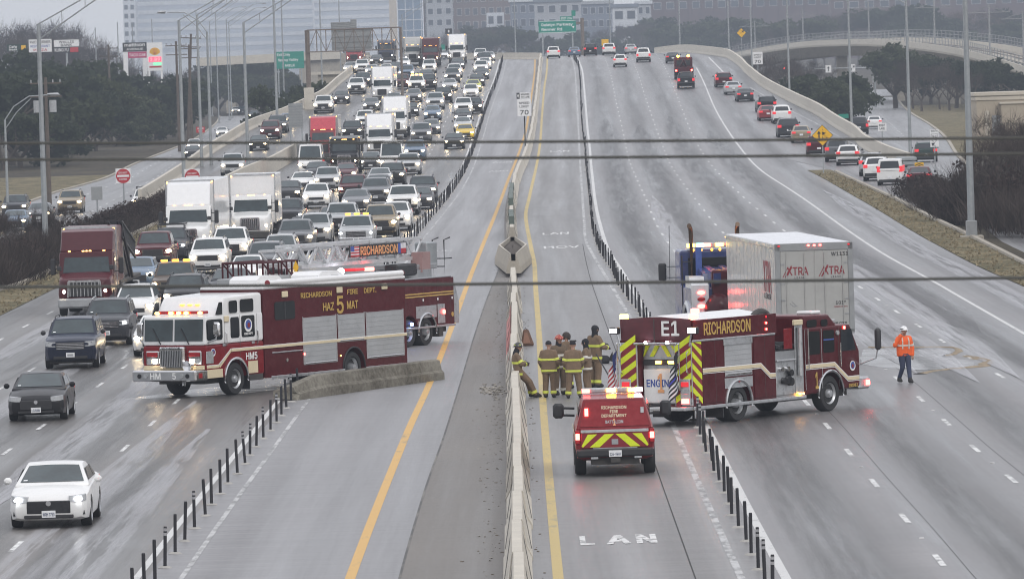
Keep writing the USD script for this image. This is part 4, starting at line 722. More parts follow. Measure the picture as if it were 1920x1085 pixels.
    for sd in (1, -1):
        x0, x1 = sorted((sd * .64, sd * W)); pan = obj('tail_panel', MB().rbox(x0, x1, yr - .015, yr + .03, .58, 2.4, .01), 'aluminium', p)
        for k in range(5):
            zz = .66 + .36 * k + (.34 if sd > 0 else 0); d = .34 * -sd; a, bb = sd * .68, sd * (W - .02)
            obj('chevron_stripe', MB().slab([(a, fb - .04, zz + d), (bb, fb - .04, zz), (bb, fb - .04, zz + .18), (a, fb - .04, zz + d + .18)][::-sd], (0, -1, 0), .006), 'yellow_green', pan)
            obj('chevron_stripe', MB().slab([(a, fb - .04, zz + d - .18), (bb, fb - .04, zz - .18), (bb, fb - .04, zz), (a, fb - .04, zz + d)][::-sd], (0, -1, 0), .006), 'chev_red', pan)
        S = Side(p, sd, W)
        for k in range(5):
            zz = .60 + .36 * k; S.poly('chevron_stripe', [(yr + .02, zz + .02), (yr + .48, zz - .0 - .0 + (-.0) - .0), (yr + .48, zz + .18), (yr + .02, zz + .36 - .16 + .16)], 'yellow_green' , t=.012) if k > 4 else None
        for k in range(6):
            zz = .62 + .34 * k
            S.poly('chevron_stripe', [(yr + .02, min(zz + .34, 2.42)), (yr + .48, min(zz, 2.42)), (yr + .48, min(zz + .17, 2.42)), (yr + .02, min(zz + .51, 2.42))], 'yellow_green' if zz + .34 < 2.42 else 'yellow_green', t=.012); S.poly('chevron_stripe', [(yr + .02, min(zz + .17, 2.42)), (yr + .48, max(zz - .17, .6)), (yr + .48, zz), (yr + .02, min(zz + .34, 2.42))], 'chev_red', t=.012)
        lb = obj('tail_light_box', MB().rbox(*sorted((sd * .86, sd * 1.2)), yr - .07, yr - .02, .62, 1.35, .015), 'aluminium', p)
        for z, mt in ((.72, 'beacon_red'), (1.0, 'lamp_glass'), (1.2, 'tail_on')): obj('tail_light', MB().rbox(*sorted((sd * .90, sd * 1.16)), yr - .09, yr - .065, z - .07, z + .07, .01), mt, lb)
        obj('grab_rail', MB().tube([(sd * (W - .1), yr - .04, 1.5), (sd * (W - .1), yr - .12, 1.55), (sd * (W - .1), yr - .12, 2.1), (sd * (W - .1), yr - .04, 2.15)], .018, 6), 'chrome', p)
        m = obj('flood_mast', MB().cyl((sd * (W - .05), yr - .03, 2.3), (sd * (W + .06), yr - .06, 2.72), .025, 6), 'chrome', p); obj('flood_light', MB().rbox(*sorted((sd * (W - .04), sd * (W + .28))), yr - .14, yr + .02, 2.64, 2.84, .03), 'black_plastic', m); obj('flood_lens', MB().box(*sorted((sd * (W - .01), sd * (W + .25))), yr - .15, yr - .138, 2.67, 2.81), 'beacon_white', m)
        obj('beacon', MB().rbox(*sorted((sd * (W - .16), sd * (W + .08))), yr + .1, yr + .3, 3.06, 3.2, .03), 'beacon_amber', p); 
    obj('beacon', MB().rbox(W - .10, W + .12, yr + .12, yr + .32, 3.22, 3.36, .03), 'beacon_red', p)
    d = obj('rear_door', MB().rbox(-.58, .58, yr + .20, yr + .26, .66, 1.62, .01), 'letter_white', p)
    obj('lettering', MB().text('ENGINE', .2, (-.02, yr + .2, 1.12), ux, uz, .008, width=.92), 'sign_blue', d); obj('lettering', MB().text('1', .52, (.02, yr + .192, .96), ux, uz, .01, width=.22), 'numeral', d)
    obj('recess_panel', MB().rbox(-.61, .61, yr + .26, yr + .3, .62, 2.4, .01), 'aluminium', p)
    for sd in (1, -1):
        for k in range(2): obj('chevron_stripe', MB().slab([(sd * (.02 + .34 * k), yr + .25, 2.3), (sd * (.24 + .34 * k), yr + .25, 1.98), (sd * (.38 + .34 * k - .12 * k), yr + .25, 1.98), (sd * (.18 + .34 * k), yr + .25, 2.3)][::sd], (0, -1, 0), .012), 'yellow_green', p)
    ar = obj('arrow_board', MB().rbox(-.56, .56, yr + .16, yr + .26, 1.74, 1.90, .02), 'sign_black', p)
    for x in (-.02, .42): obj('arrow_light', MB().rbox(x - .10, x + .10, yr + .13, yr + .165, 1.78, 1.87, .01), 'beacon_amber', ar)
    hd = obj('step_light_rail', MB().rbox(-.75, .75, yr - .06, yr + .0, 2.33, 2.39, .02), 'chrome', p)
    for x in (-.3, .45): obj('step_light', MB().sphere((x, yr - .06, 2.40), (.05, .04, .05), 1), 'beacon_white', hd)
    obj('tailboard', MB().rbox(-W, W, yr - .42, yr + .05, .46, .56, .02), 'aluminium', p)
    truck_wheels(p, (2.8, -2.05), dual=(1,)); obj('chassis', MB().box(-.9, .9, -3.9, 4.2, .40, .66), 'grime', p)
    mf = obj('mud_flap', MB().box(.62, W - .02, -2.86, -2.82, .16, .56), 'black_plastic', p); obj('mud_flap', MB().box(-W + .02, -.62, -2.86, -2.82, .16, .56), 'black_plastic', p)
    # two flags on the tail
    R2 = rotz(heading(*h))
    for (x, y, z, lab, cols, canton, sd) in ((W + .05 - .38, yr - .16, 1.98, 'black white and blue striped flag hanging right of ENGINE on the pumper tail', ['flag_black', 'flag_white'] * 2 + ['flag_black', 'flag_blue', 'flag_black'] + ['flag_white', 'flag_black'] * 3, 'flag_black', 2), (-W - .02, yr - .1, 1.98, 'red and white striped flag on the far tail corner of the pumper', ['flag_red', 'flag_white'] * 6 + ['flag_red'], 'flag_navy', 1)):
        w = R2 @ np.array([x, y, 0]) + np.array([c[0], c[1], 0]); flag(lab, (w[0], w[1], z0 + z), heading(*h) + math.pi, .95, 1.05, cols, canton, sd)
    return p
pm('tarp', (.10, .022, .028), .75, var=.25, scale=4); pm('numeral', (.72, .36, .16), .5, var=.05)
for k, c in dict(flag_black=(.02, .02, .024), flag_white=(.62, .62, .64), flag_blue=(.06, .06, .40), flag_red=(.30, .02, .03), flag_navy=(.02, .03, .12)).items(): pm(k, c, .8, var=.15, scale=6)
def ladder_truck():
    L, W = 13.0, 1.25; H = math.radians(61); h = np.array([-math.cos(H), -math.sin(H)]); right = np.array([h[1], -h[0]])
    c0 = on(862, 640)[:2]; c0 = np.array([c0[0], c0[1]]); c = c0 + h * L / 2 + right * W
    p = thing('ladder_truck', 'dark red ladder truck with silver lattice boom, behind the white cabbed fire truck', 'fire truck', (c[0], c[1], float(zmain(c[1]))), heading(*h))
    yr = -6.5; b = mbox(-W, W, yr + .35, 3.0, .72, 2.5)
    for sd in (1, -1):
        for y in (-4.05, -2.75): b -= mcyl(*sorted((sd * (W - .75), sd * (W + .1))), y, .53, .66) if y > -4.1 else m3.Manifold()
    obj('body', b, 'fire_red', p); obj('cab', rhull([(sd * (W - .1), y, z) for sd in (1, -1) for y, z in ((3.1, .7), (3.1, 2.5), (6.0, 2.5), (6.4, 1.6), (6.4, .7))], .1), 'fire_white', p, smooth=30)
    obj('windshield', MB().slab([(1.1, 6.46, 1.6), (-1.1, 6.46, 1.6), (-1.05, 6.1, 2.45), (1.05, 6.1, 2.45)], (0, .92, .39), .03), 'glass_shield', p)
    for sd in (1, -1):
        S = Side(p, sd, W)
        for z in (1.84, 1.94): S.panel('stripe', yr + .36, 3.0, z, z + .05, 'gold', t=.012)
        for y in (-5.9, -4.95, -3.85, -2.5, -1.2): S.panel('door_seam', y, y + .015, .8, 2.4, 'grime', t=.004, o=.001)
        for y in (-6.0, -4.9, -3.8): S.disc('reflector', y, 1.72, .05, 'letter_white', t=.012)
        S.panel('wheel_panel', -4.8, -3.25, 1.05, 1.50, 'aluminium', t=.012); S.arch(-4.05, .53, .68, 'chrome', .11)
        S.panel('control_panel', -5.42, -4.88, .80, 1.52, 'aluminium', t=.02); S.disc('warning_light', -5.32, 1.22, .085, 'beacon_red', t=.05); S.disc('warning_light', -2.86, .86, .07, 'beacon_blue', t=.05)
        S.panel('running_board', yr + .3, 3, .66, .74, 'aluminium', t=.03); S.disc('emblem', -6.0, 1.1, .09, 'gold', t=.008)
        S.panel('cab_window', 3.5, 4.6, 1.6, 2.4, 'glass_tint', r=.08); S.panel('cab_window', 4.9, 5.9, 1.6, 2.4, 'glass_tint', r=.08)
    t = obj('tail', MB().hull([(sd * W, y, z) for sd in (1, -1) for y, z in ((yr + .35, 2.5), (yr + .35, .8), (yr, .75), (yr - .05, 1.5))]), 'aluminium', p); obj('tail_light', MB().sphere((-W + .12, yr - .05, .98), (.1, .05, .08), 1), 'beacon_white', t)
    truck_wheels(p, (4.6, -2.75, -4.05), dual=(1, 2)); obj('chassis', MB().box(-.9, .9, -6.1, 6, .45, .75), 'grime', p); obj('jack', MB().box(-W + .02, -W + .5, -5.3, -5.0, .3, .75), 'grime', p)
    tt = obj('turntable', MB().cyl((0, -4.6, 2.5), (0, -4.6, 2.85), 1.05, 24).rbox(-.9, .9, -5.6, -3.9, 2.85, 3.05, .03), 'steel', p)
    obj('pedestal', MB().rbox(-.75, -.2, -5.9, -5.1, 2.9, 3.85, .05), 'galvanised', p); obj('console', MB().hull([(-1.0 + a, y, z) for a in (0, .5) for y, z in ((-4.9, 2.75), (-4.2, 2.75), (-4.35, 3.5), (-4.9, 3.5))]), 'console', p)
    obj('hydraulics', MB().rbox(-.9, -.3, -4.1, -2.6, 2.66, 3.1, .06), 'black_plastic', p); obj('deck', MB().rbox(-W + .05, W - .05, yr + .4, 2.8, 2.5, 2.56, .02), 'steel', p)
    q = MB()
    for x in (-.95, -.45): q.tube([(x, -6.05, 2.55), (x, -6.05, 3.9), (x - .0, -6.5, 3.98)], .03, 6)
    for z in (2.9, 3.2): q.bar((-.95, -6.05, z), (-.45, -6.05, z), .04)
    q.bar((-.95, -6.05, 3.2), (-.95, -6.6, 3.2), .04); obj('railing', q, 'sign_black', p)
    # boom: nested lattice sections
    for i, (w, zb, zt, y0, y1) in enumerate(((.50, 3.28, 4.02, -5.2, 3.8), (.36, 3.36, 3.9, -4.6, 5.2))):
        s = MB()
        for sd in (1, -1):
            s.bar((sd * w, y0, zb), (sd * w, y1, zb), .13); s.bar((sd * w, y0, zt), (sd * w, y1, zt), .10)
            ys = np.linspace(y0, y1, 15)
            for k in range(14): a, bb = (zb, zt) if k % 2 else (zt, zb); s.bar((sd * w, ys[k], a), (sd * w, ys[k + 1], bb), .07)
        for y in np.arange(y0, y1, .36): s.bar((-w, y, zb), (w, y, zb), .04)
        obj('ladder_section', s, 'boom_silver', p)
    sg = obj('boom_sign', MB().rbox(-.62, -.58, -3.8, .4, 3.48, 3.92, .008), 'sign_black', p); A = Side(p, -1, .62)
    A.text('RICHARDSON', .30, -1.75, 3.55, 'numeral', o=.0, width=2.75, parent=sg)
    A.panel('flag_panel', -0.28, 0.35, 3.51, 3.89, 'flag_white', t=.004, parent=sg)
    for k in range(4): A.panel('flag_stripe', -0.28, 0.35, 3.51 + .104 * k, 3.565 + .104 * k, 'sign_red', t=.004, o=.004, parent=sg)
    A.panel('flag_field', 0.10, 0.35, 3.70, 3.89, 'sign_blue', t=.004, o=.008, parent=sg)
    A.panel('flag_panel', -3.75, -3.15, 3.51, 3.69, 'sign_red', t=.004, parent=sg); A.panel('flag_stripe', -3.75, -3.35, 3.69, 3.89, 'flag_white', t=.004, parent=sg); A.panel('flag_field', -3.35, -3.15, 3.51, 3.89, 'sign_blue', t=.004, o=.002, parent=sg)
    # basket at the tip
    s = MB()
    for y0 in (4.6, 5.9):
        for z in (2.75, 3.55): s.tube([(-.85, y0, z), (-.85, y0 + 1.1, z), (.85, y0 + 1.1, z), (.85, y0, z), (-.85, y0, z)], .04, 6)
        for x in (-.85, .85):
            for y in (y0, y0 + .37, y0 + .74, y0 + 1.1): s.bar((x, y, 2.75), (x, y, 3.55), .05)
            s.bar((x, y0, 2.75), (x, y0 + 1.1, 3.55), .04)
    obj('basket', s, 'paint_maroon', p); obj('basket_floor', MB().rbox(-.85, .85, 4.6, 7.0, 2.66, 2.76, .02), 'paint_maroon', p)
    obj('warning_sign', MB().slab([(-.88, 4.75 + a, 3.3 + b2) for a, b2 in ((-.2, 0), (0, -.24), (.2, 0), (0, .24))], (-1, 0, 0), .01), 'sign_yellow', p)
    obj('flood_light', MB().sphere((-.8, 1.4, 3.02), (.14, .14, .12), 1), 'beacon_white', p, smooth=True); obj('beacon', MB().rbox(-.9, -.6, -.9, -.6, 2.95, 3.08, .03), 'beacon_red', p); obj('beacon', MB().rbox(-.9, -.3, -.2, .5, 2.98, 3.08, .03), 'tail_on', p)
    return p
pm('console', (.30, .19, .18), .5, var=.1); pm('boom_silver', (.62, .63, .64), .4, metal=.6, var=.1)
def battalion():
    q = on(1155, 893); u = np.array([float(cF(170) - cF(150)), 20.0]); u /= np.linalg.norm(u); L = 5.9; c = q[:2] + u * (L / 2)
    p = thing('command_pickup', 'red fire department pickup with yellow chevron tailgate and flashing roof bar', 'pickup truck', (c[0], c[1], float(zmain(c[1]))), heading(*u), s=1.02)
    S0 = dict(SPEC['pickup']); S0.pop('bed'); SPEC['pk2'] = S0
    st = S0['st']; body = loft(st)
    for y in S0['wheels']:
        for sd in (1, -1): body -= mcyl(*sorted((sd * .72, sd * 1.3)), y, .42, .50)
    obj('body', body, 'fire_red_light', p, smooth=32)
    obj('cabin', rhull([(sd * x, y, z) for sd in (1, -1) for x, y, z in ((.88, 1.5, 1.2), (.70, .8, 1.86), (.70, -.7, 1.86), (.88, -.9, 1.2))], .06), 'fire_red_light', p, smooth=32)
    cap = obj('canopy', rhull([(sd * x, y, z) for sd in (1, -1) for x, y, z in ((.90, -.95, 1.2), (.72, -.98, 1.86), (.72, -2.55, 1.86), (.90, -2.84, 1.2))], .06), 'fire_red_light', p, smooth=32)
    fy = lambda z: -2.90 + (z - 1.2) / .66 * .29
    n = np.array([0, -.915, .40]); W = lambda x, z: np.array([x, fy(z), z]) + n * .008
    rw = obj('canopy_rear_window', MB().slab([W(-.86, 1.24), W(.86, 1.24), W(.70, 1.84), W(-.70, 1.84)], n, .012), 'decal_red', cap)
    up = np.array([0, .29, .66]); up /= np.linalg.norm(up); T = lambda t, h, x, z, w, m: obj('lettering', MB().text(t, h, W(x, z) + n * .013, (1, 0, 0), up, .006, width=w), m, rw)
    T('RICHARDSON', .075, 0, 1.66, .62, 'cream'); T('FIRE', .075, 0, 1.56, .20, 'cream'); T('DEPARTMENT', .075, 0, 1.46, .62, 'cream'); T('BATTALION', .075, 0, 1.31, .44, 'steel'); T('1', .17, 0, 1.26, .07, 'numeral')
    obj('beacon', MB().slab([W(-.73, 1.50), W(-.64, 1.50), W(-.64, 1.68), W(-.73, 1.68)], n, .03), 'beacon_red', rw); obj('spot_light', MB().slab([W(.66, 1.54), W(.74, 1.54), W(.74, 1.68), W(.66, 1.68)], n, .03), 'lamp_glass', rw)
    tg = obj('tailgate', MB().rbox(-.84, .84, -2.96, -2.9, .72, 1.2, .01), 'chev_red', p); obj('tailgate_trim', MB().rbox(-.84, .84, -2.975, -2.955, 1.10, 1.17, .005), 'aluminium', tg)
    for sd in (1, -1):
        for x in (.02, .44): obj('chevron_stripe', MB().slab([(sd * (x), -2.961, 1.06), (sd * (x + .23), -2.961, 1.06), (sd * (min(x + .23 + .38, .83)), -2.961, .74 if x < .3 else .78), (sd * min(x + .36, .80), -2.961, .74)][::-sd], (0, -1, 0), .006), 'yellow_green', tg)
        t = obj('taillight', MB().rbox(*sorted((sd * .86, sd * .985)), -2.96, -2.7, .82, 1.17, .02), 'tail_off', p); obj('taillight_lamp', MB().rbox(*sorted((sd * .87, sd * .975)), -2.975, -2.955, .93, 1.09, .01), 'beacon_red', t)
        a = obj('mirror', MB().rbox(*sorted((sd * 1.22, sd * 1.50)), .78, .98, 1.28, 1.66, .06), 'black_plastic', p, smooth=40); obj('mirror_arm', MB().bar((sd * .95, .9, 1.52), (sd * 1.3, .9, 1.54), .06).bar((sd * .95, .9, 1.34), (sd * 1.3, .9, 1.36), .06), 'black_plastic', a)
        for y in S0['wheels']: wheel(p, sd * .86, y, .43, .28, 'aluminium', sd)
        Sd = Side(p, sd, .99); Sd.panel('side_window', .75, -.05, 1.36, 1.74, 'glass_tint', o=-.11); Sd.panel('side_window', -.15, -.8, 1.36, 1.74, 'glass_tint', o=-.11); Sd.panel('side_window', -1.2, -2.5, 1.36, 1.74, 'glass_tint', o=-.11); Sd.panel('stripe', -2.7, 2.2, 1.0, 1.08, 'cream', o=.0, t=.012)
        obj('headlight', MB().rbox(*sorted((sd * .6, sd * .92)), 2.78, 2.86, .86, 1.05, .02), 'headlight_on', p)
    bm = obj('bumper', MB().rbox(-.96, .96, -3.08, -2.86, .50, .70, .04), 'black_plastic', p); pl = obj('license_plate', MB().box(-.16, .16, -3.095, -3.08, .50, .66), 'plate', bm); obj('plate_number', MB().text('126-9449', .07, (0, -3.096, .53), (1, 0, 0), (0, 0, 1), .003, width=.27), 'plate_ink', pl)
    for x in (-.52, .56): obj('reverse_light', MB().rbox(x - .09, x + .09, -3.10, -3.07, .45, .50, .01), 'lamp_glass', bm)
    obj('light_strip', MB().box(-.55, .55, -2.975, -2.96, .70, .725), 'steel', tg); obj('badge', MB().box(-.08, .08, -2.98, -2.965, .80, .93), 'steel', tg)
    lb = obj('light_bar', MB().rbox(-.78, .78, -.35, -.05, 1.95, 2.07, .03), 'lamp_glass', p)
    for x0, x1, m in ((-.76, -.56, 'beacon_red'), (-.14, .10, 'beacon_amber'), (.40, .58, 'beacon_amber'), (.55, .77, 'beacon_white')): obj('beacon', MB().rbox(x0, x1, -.37, -.33, 1.96, 2.06, .01), m, lb)
    obj('windshield', MB().slab([(.8, 1.54, 1.26), (-.8, 1.54, 1.26), (-.64, .88, 1.84), (.64, .88, 1.84)], (0, .66, .75), .03), 'glass_shield', p); obj('grille', MB().rbox(-.56, .56, 2.8, 2.87, .7, 1.04, .02), 'chrome', p)
    obj('chassis', MB().box(-.6, .6, -2.9, 2.6, .30, .55), 'grime', p); obj('spare_wheel', MB().cyl((0, -2.5, .30), (0, -2.5, .50), .36, 18), 'tyre', p); obj('tow_hitch', MB().box(-.12, .12, -3.12, -2.9, .36, .48), 'grime', p)
pm('decal_red', (.20, .005, .010), .3, var=.1, scale=5, spec=.3)
def trailer_and_wrecker():
    a = np.array([(1452.3 - 960) / 56, 210.7]); b = np.array([(1598 - 960) / 56, 210.7]); u = np.array([-1.08, 16.1]); u /= np.linalg.norm(u)
    a = at(1452.3, 455.5, 210.7)[:2]; b = at(1598, 452.8, 210.7)[:2]; W = np.linalg.norm(b - a) / 2; c = (a + b) / 2 + u * 8.07; zt = at(1525, 454, 210.7)[2] - .02
    p = thing('semi_trailer', 'white box trailer lettered XTRA on its rear doors, standing behind the dark red pumper', 'trailer', (c[0], c[1], zt - 4.11), heading(*u))
    y0, y1 = -8.07, 8.07; sh = obj('trailer_box', MB().rbox(-W, W, y0, y1, 1.15, 4.08, .03), 'trailer_white', p); obj('roof_sheet', MB().rbox(-W + .02, W - .02, y0 + .02, y1 - .02, 4.075, 4.10, .01), 'trailer_roof', p)
    fr = MB()
    for sd in (1, -1): fr.rbox(*sorted((sd * (W - .16), sd * (W + .012))), y0 - .03, y0 + .1, 1.1, 4.1, .01)
    fr.rbox(-W - .01, W + .01, y0 - .03, y0 + .1, 3.86, 4.11, .01).rbox(-W, W, y0 - .03, y0 + .1, 1.05, 1.2, .01); obj('rear_frame', fr, 'pole_grey', p)
    ux, uz = (1, 0, 0), (0, 0, 1); yf = y0 - .012
    for sd in (1, -1):
        d = obj('rear_door', MB().rbox(*sorted((sd * .012, sd * (W - .17))), y0 - .012, y0 + .04, 1.22, 3.85, .008), 'trailer_white', p); x = -.62 if sd < 0 else .60
        obj('lettering', MB().text('XTRA', .26, (x + .06, yf, 3.05), ux, uz, .006, width=.72), 'logo_red', d)
        obj('logo_slash', MB().slab([(x - .38, yf - .004, 2.98), (x - .33, yf - .004, 2.98), (x - .12, yf - .004, 3.36), (x - .17, yf - .004, 3.36)], (0, -1, 0), .004).slab([(x - .46, yf - .004, 2.98), (x - .43, yf - .004, 2.98), (x - .24, yf - .004, 3.33), (x - .27, yf - .004, 3.33)], (0, -1, 0), .004), 'logo_red', d)
        obj('lettering', MB().text('L E A S E', .06, (x + .12, yf, 2.93), ux, uz, .004), 'sign_black', d); obj('lettering', MB().text('xtralease.com', .11, (x + .02, yf, 1.36), ux, uz, .004, width=.86), 'sign_black', d)
        for xx in (.34, .95): obj('lock_rod', MB().cyl((sd * xx, y0 - .035, 1.25), (sd * xx, y0 - .035, 3.8), .012, 6), 'trailer_white', d)
        for zz in (1.7, 2.2, 2.75, 3.4): obj('hinge', MB().box(*sorted((sd * (W - .30), sd * (W - .17))), y0 - .03, y0 - .012, zz, zz + .04), 'steel', d)
        for q in range(3): obj('panel_mark', MB().box(sd * (.3 + .3 * q) - .006, sd * (.3 + .3 * q) + .006, y0 - .016, y0 - .012, 3.1 - .35, 3.5 - .3), 'steel', d)
    d = obj('lettering', MB().text('W11312', .12, (.92, yf, 3.66), ux, uz, .004), 'sign_black', p); obj('lettering', MB().text('101"', .11, (.86, yf, 2.03), ux, uz, .004), 'sign_black', p); obj('lettering', MB().text('INSIDE WIDTH', .045, (.86, yf, 1.93), ux, uz, .004), 'logo_red', p)
    obj('scuff', MB().tube([(-.85, y0 - .014, 2.1), (-.72, y0 - .014, 2.0), (-.6, y0 - .014, 2.02)], .01, 4).tube([(-.78, y0 - .014, 2.16), (-.66, y0 - .014, 2.05)], .008, 4), 'steel', p)
    for x in (-.18, 0.02, .22, 1.2, -1.2): obj('clearance_light', MB().sphere((x * .98, y0 - .04, 4.03), (.05, .025, .03), 1), 'beacon_red' if abs(x) < .3 else 'tail_on', p)
    A = Side(p, -1, W)
    for k in range(13): A.panel('rivet_seam', y0 + .6 + 1.2 * k, y0 + .615 + 1.2 * k, 1.2, 4.0, 'steel', t=.004)
    A.panel('top_rail', y0, y1, 3.96, 4.08, 'trailer_white', t=.025); A.panel('bottom_rail', y0, y1, 1.12, 1.28, 'aluminium', t=.025); A.text('XTRA', 1.0, y0 + 2.6, 2.45, 'logo_red', o=.002, width=2.4); A.text('LEASE', .18, y0 + 2.6, 2.2, 'sign_black', o=.002, width=2.2)
    obj('marker_light', MB().sphere((-W - .01, y1 - .05, 4.0), (.03, .05, .03), 1), 'marker', p); obj('chassis', MB().box(-.55, .55, y0 + .2, y1 - 1, .85, 1.16), 'grime', p)
    for y in (-5.6, -4.3):
        for sd in (1, -1): wheel(p, sd * (W - .30), y, .5, .56, 'aluminium', sd, hub=True)
    obj('bumper_bar', MB().rbox(-1.1, 1.1, y0 - .02, y0 + .08, .5, .62, .02).rbox(-.7, -.6, y0, y0 + .08, .6, 1.15, .01).rbox(.6, .7, y0, y0 + .08, .6, 1.15, .01), 'steel', p)
    # the blue wrecker at the trailer's nose
    f = a + u * 17.6; cc = np.array([at(1362, 500, 229)[0], 229.0]) + u * 4.5
    w = thing('tow_truck', 'blue and red heavy wrecker with lit roof bar at the nose of the white trailer', 'tow truck', (cc[0], cc[1], float(zmain(cc[1])) - .05), heading(*u), s=(1, 1, 1.18))
    obj('cab', rhull([(sd * 1.1, y, z) for sd in (1, -1) for y, z in ((.8, .8), (.8, 2.75), (2.6, 2.75), (3.0, 1.8), (3.0, .8))], .1), 'wrecker_blue', w, smooth=30); obj('hood', rhull([(sd * .9, y, z) for sd in (1, -1) for y, z in ((3.0, .8), (3.0, 1.7), (4.3, 1.55), (4.4, .8))], .12), 'wrecker_blue', w, smooth=30); obj('rear_window', MB().rbox(-.9, .9, .66, .695, 1.95, 2.6, .01), 'glass_tint', w)
    obj('deck', MB().rbox(-1.22, 1.22, -3.6, .6, .95, 1.75, .04), 'wrecker_blue', w); obj('winch_housing', MB().hull([(sd * .6, y, z) for sd in (1, -1) for y, z in ((-2.6, 1.7), (.3, 1.7), (.2, 2.3), (-1.6, 2.15))]), 'wrecker_blue', w)
    obj('boom', MB().bar((-.28, .2, 2.2), (-.28, -3.9, 2.05), .26, .3).bar((.28, .2, 2.2), (.28, -3.9, 2.05), .26, .3), 'wrecker_blue', w); obj('boom_mast', MB().box(-.68, -.46, -.1, .12, 1.7, 2.95), 'wrecker_light', w)
    tb = obj('tail_column', MB().hull([(-1.22 + q, y, z) for q in (0, .62) for y, z in ((-3.75, .65), (-3.3, .65), (-3.3, 1.95), (-3.75, 1.85))]), 'wrecker_white', w)
    for z, m in ((1.62, 'beacon_red'), (1.42, 'tail_off'), (1.20, 'beacon_red'), (1.0, 'lamp_glass')): obj('tail_light', MB().sphere((-.88, -3.76, z), (.15, .03, .07), 1), m, tb, smooth=True)
    obj('side_box', MB().hull([(-1.24, y, z) for y, z in ((-3.3, 1.75), (-1.6, 1.75), (-1.6, 2.1), (-3.1, 2.1))] + [(-.7, y, z) for y, z in ((-3.3, 1.75), (-1.6, 1.75), (-1.6, 2.1), (-3.1, 2.1))]), 'wrecker_white', w); obj('red_fender', MB().sphere((-.25, -3.6, 1.05), (.55, .6, .55), 2), 'paint_maroon', w, smooth=True); obj('red_post', MB().rbox(-.46, .2, -3.7, -3.2, 1.2, 2.3, .05), 'paint_maroon', w)
    ex = MB().tube([(-.78, .55, 1.4), (-.78, .55, 3.35), (-.80, .48, 3.52), (-.86, .3, 3.62)], .085, 10); obj('exhaust_stack', ex, 'exhaust', w, smooth=40); obj('exhaust_stack', MB().tube([(.95, .55, 1.4), (.95, .55, 3.35), (.95, .48, 3.52), (.95, .3, 3.62)], .085, 10), 'exhaust', w, smooth=40)
    lb = obj('light_bar', MB().rbox(-.9, .9, .75, 1.05, 2.92, 3.06, .03), 'lamp_glass', w)
    for x, m in ((-.78, 'beacon_amber'), (-.42, 'beacon_green'), (-.18, 'beacon_red'), (.3, 'beacon_amber'), (.7, 'beacon_red')): obj('beacon', MB().rbox(x - .15, x + .15, .72, .76, 2.93, 3.05, .01), m, lb)
    for x in (-.7, -.4, 0, .3): obj('lamp', MB().sphere((x, .66, 2.84), (.05, .05, .05), 1), 'amber_lens', lb)
    obj('mirror', MB().rbox(-1.86, -1.56, 2.4, 2.5, 1.85, 2.42, .05), 'black_plastic', w); obj('mirror_arm', MB().bar((-1.05, 2.45, 2.3), (-1.7, 2.45, 2.3), .04).bar((-1.05, 2.45, 1.95), (-1.7, 2.45, 1.95), .04), 'steel', w); obj('antenna', MB().cyl((-1.45, 2.3, 1.9), (-1.42, 2.3, 3.6), .012, 5), 'sign_black', w); obj('grab_rail', MB().cyl((-1.22, -.2, .9), (-1.22, -.2, 2.7), .03, 6).bar((-1.22, -.2, 2.5), (-.8, -.2, 2.5), .03), 'sign_black', w)
    hz = MB(); 
    for k in range(3): hz.tube([(-1.1 + .12 * k, -3.4 + .1 * math.sin(q), 1.7 - .9 * q) for q in np.linspace(0, 1, 6)], .02, 5)
    obj('air_hoses', hz, 'lamp_glass', w)
    for y in (3.3, -1.2, -2.5):
        for sd in (1, -1): wheel(w, sd * .98, y, .52, .5 if y < 0 else .3, 'chrome', sd, hub=True)
    obj('mud_guard', MB().tube([(-1.2, -1.85 + 1.3 * math.cos(q), .52 + .72 * math.sin(q)) for q in np.linspace(0, math.pi, 12)], .12, 6), 'chrome', w)
pm('trailer_white', (.36, .36, .345), .3, var=.07, scale=1.2, dirt=(.35, .32, .28), coat=.3); pm('trailer_roof', (.66, .67, .70), .35, var=.06); pm('logo_red', (.22, .02, .03), .5, var=.05); pm('wrecker_blue', (.010, .022, .10), .3, coat=.6, var=.1); pm('wrecker_light', (.05, .09, .28), .3, coat=.5, var=.1); pm('wrecker_white', (.55, .56, .58), .3, coat=.5, var=.1); pm('exhaust', (.10, .07, .05), .35, metal=.8, var=.2)
# ---------------------------------------------------------------- people
pm('skin', (.36, .21, .15), .55, var=.08); pm('turnout', (.165, .112, .072), .85, var=.22, scale=5, bump=.35, bscale=14); pm('turnout_dark', (.12, .085, .055), .85, var=.25, scale=6); pm('band_lime', (.60, .66, .10), .4, var=.1); pm('band_silver', (.60, .58, .52), .4, var=.1)
pm('knit_black', (.016, .016, .02), .9, var=.2); pm('boot_black', (.016, .015, .015), .6, var=.2); pm('glove_black', (.02, .02, .022), .8, var=.2); pm('helmet_red', (.34, .05, .03), .35, var=.15, coat=.3); pm('helmet_black', (.02, .02, .02), .35, coat=.3, var=.1); pm('hard_hat', (.74, .74, .74), .3, coat=.3, var=.04); pm('hi_vis', (.80, .12, .02), .7, var=.12, scale=6, bump=.3, bscale=12); pm('jeans', (.035, .045, .085), .85, var=.25, scale=6); pm('fur_hat', (.045, .035, .03), .95, var=.3, scale=30); pm('hair', (.03, .02, .015), .8, var=.2)
def S3(c, r, n=10): return m3.Manifold.sphere(r, n).translate([float(q) for q in c])
def bone(a, b, ra, rb): return m3.Manifold.batch_hull([S3(a, ra), S3(b, rb)])
def chain(ps, rs):
    m = m3.Manifold()
    for i in range(len(ps) - 1): m += bone(ps[i], ps[i + 1], rs[i], rs[i + 1])
    return m
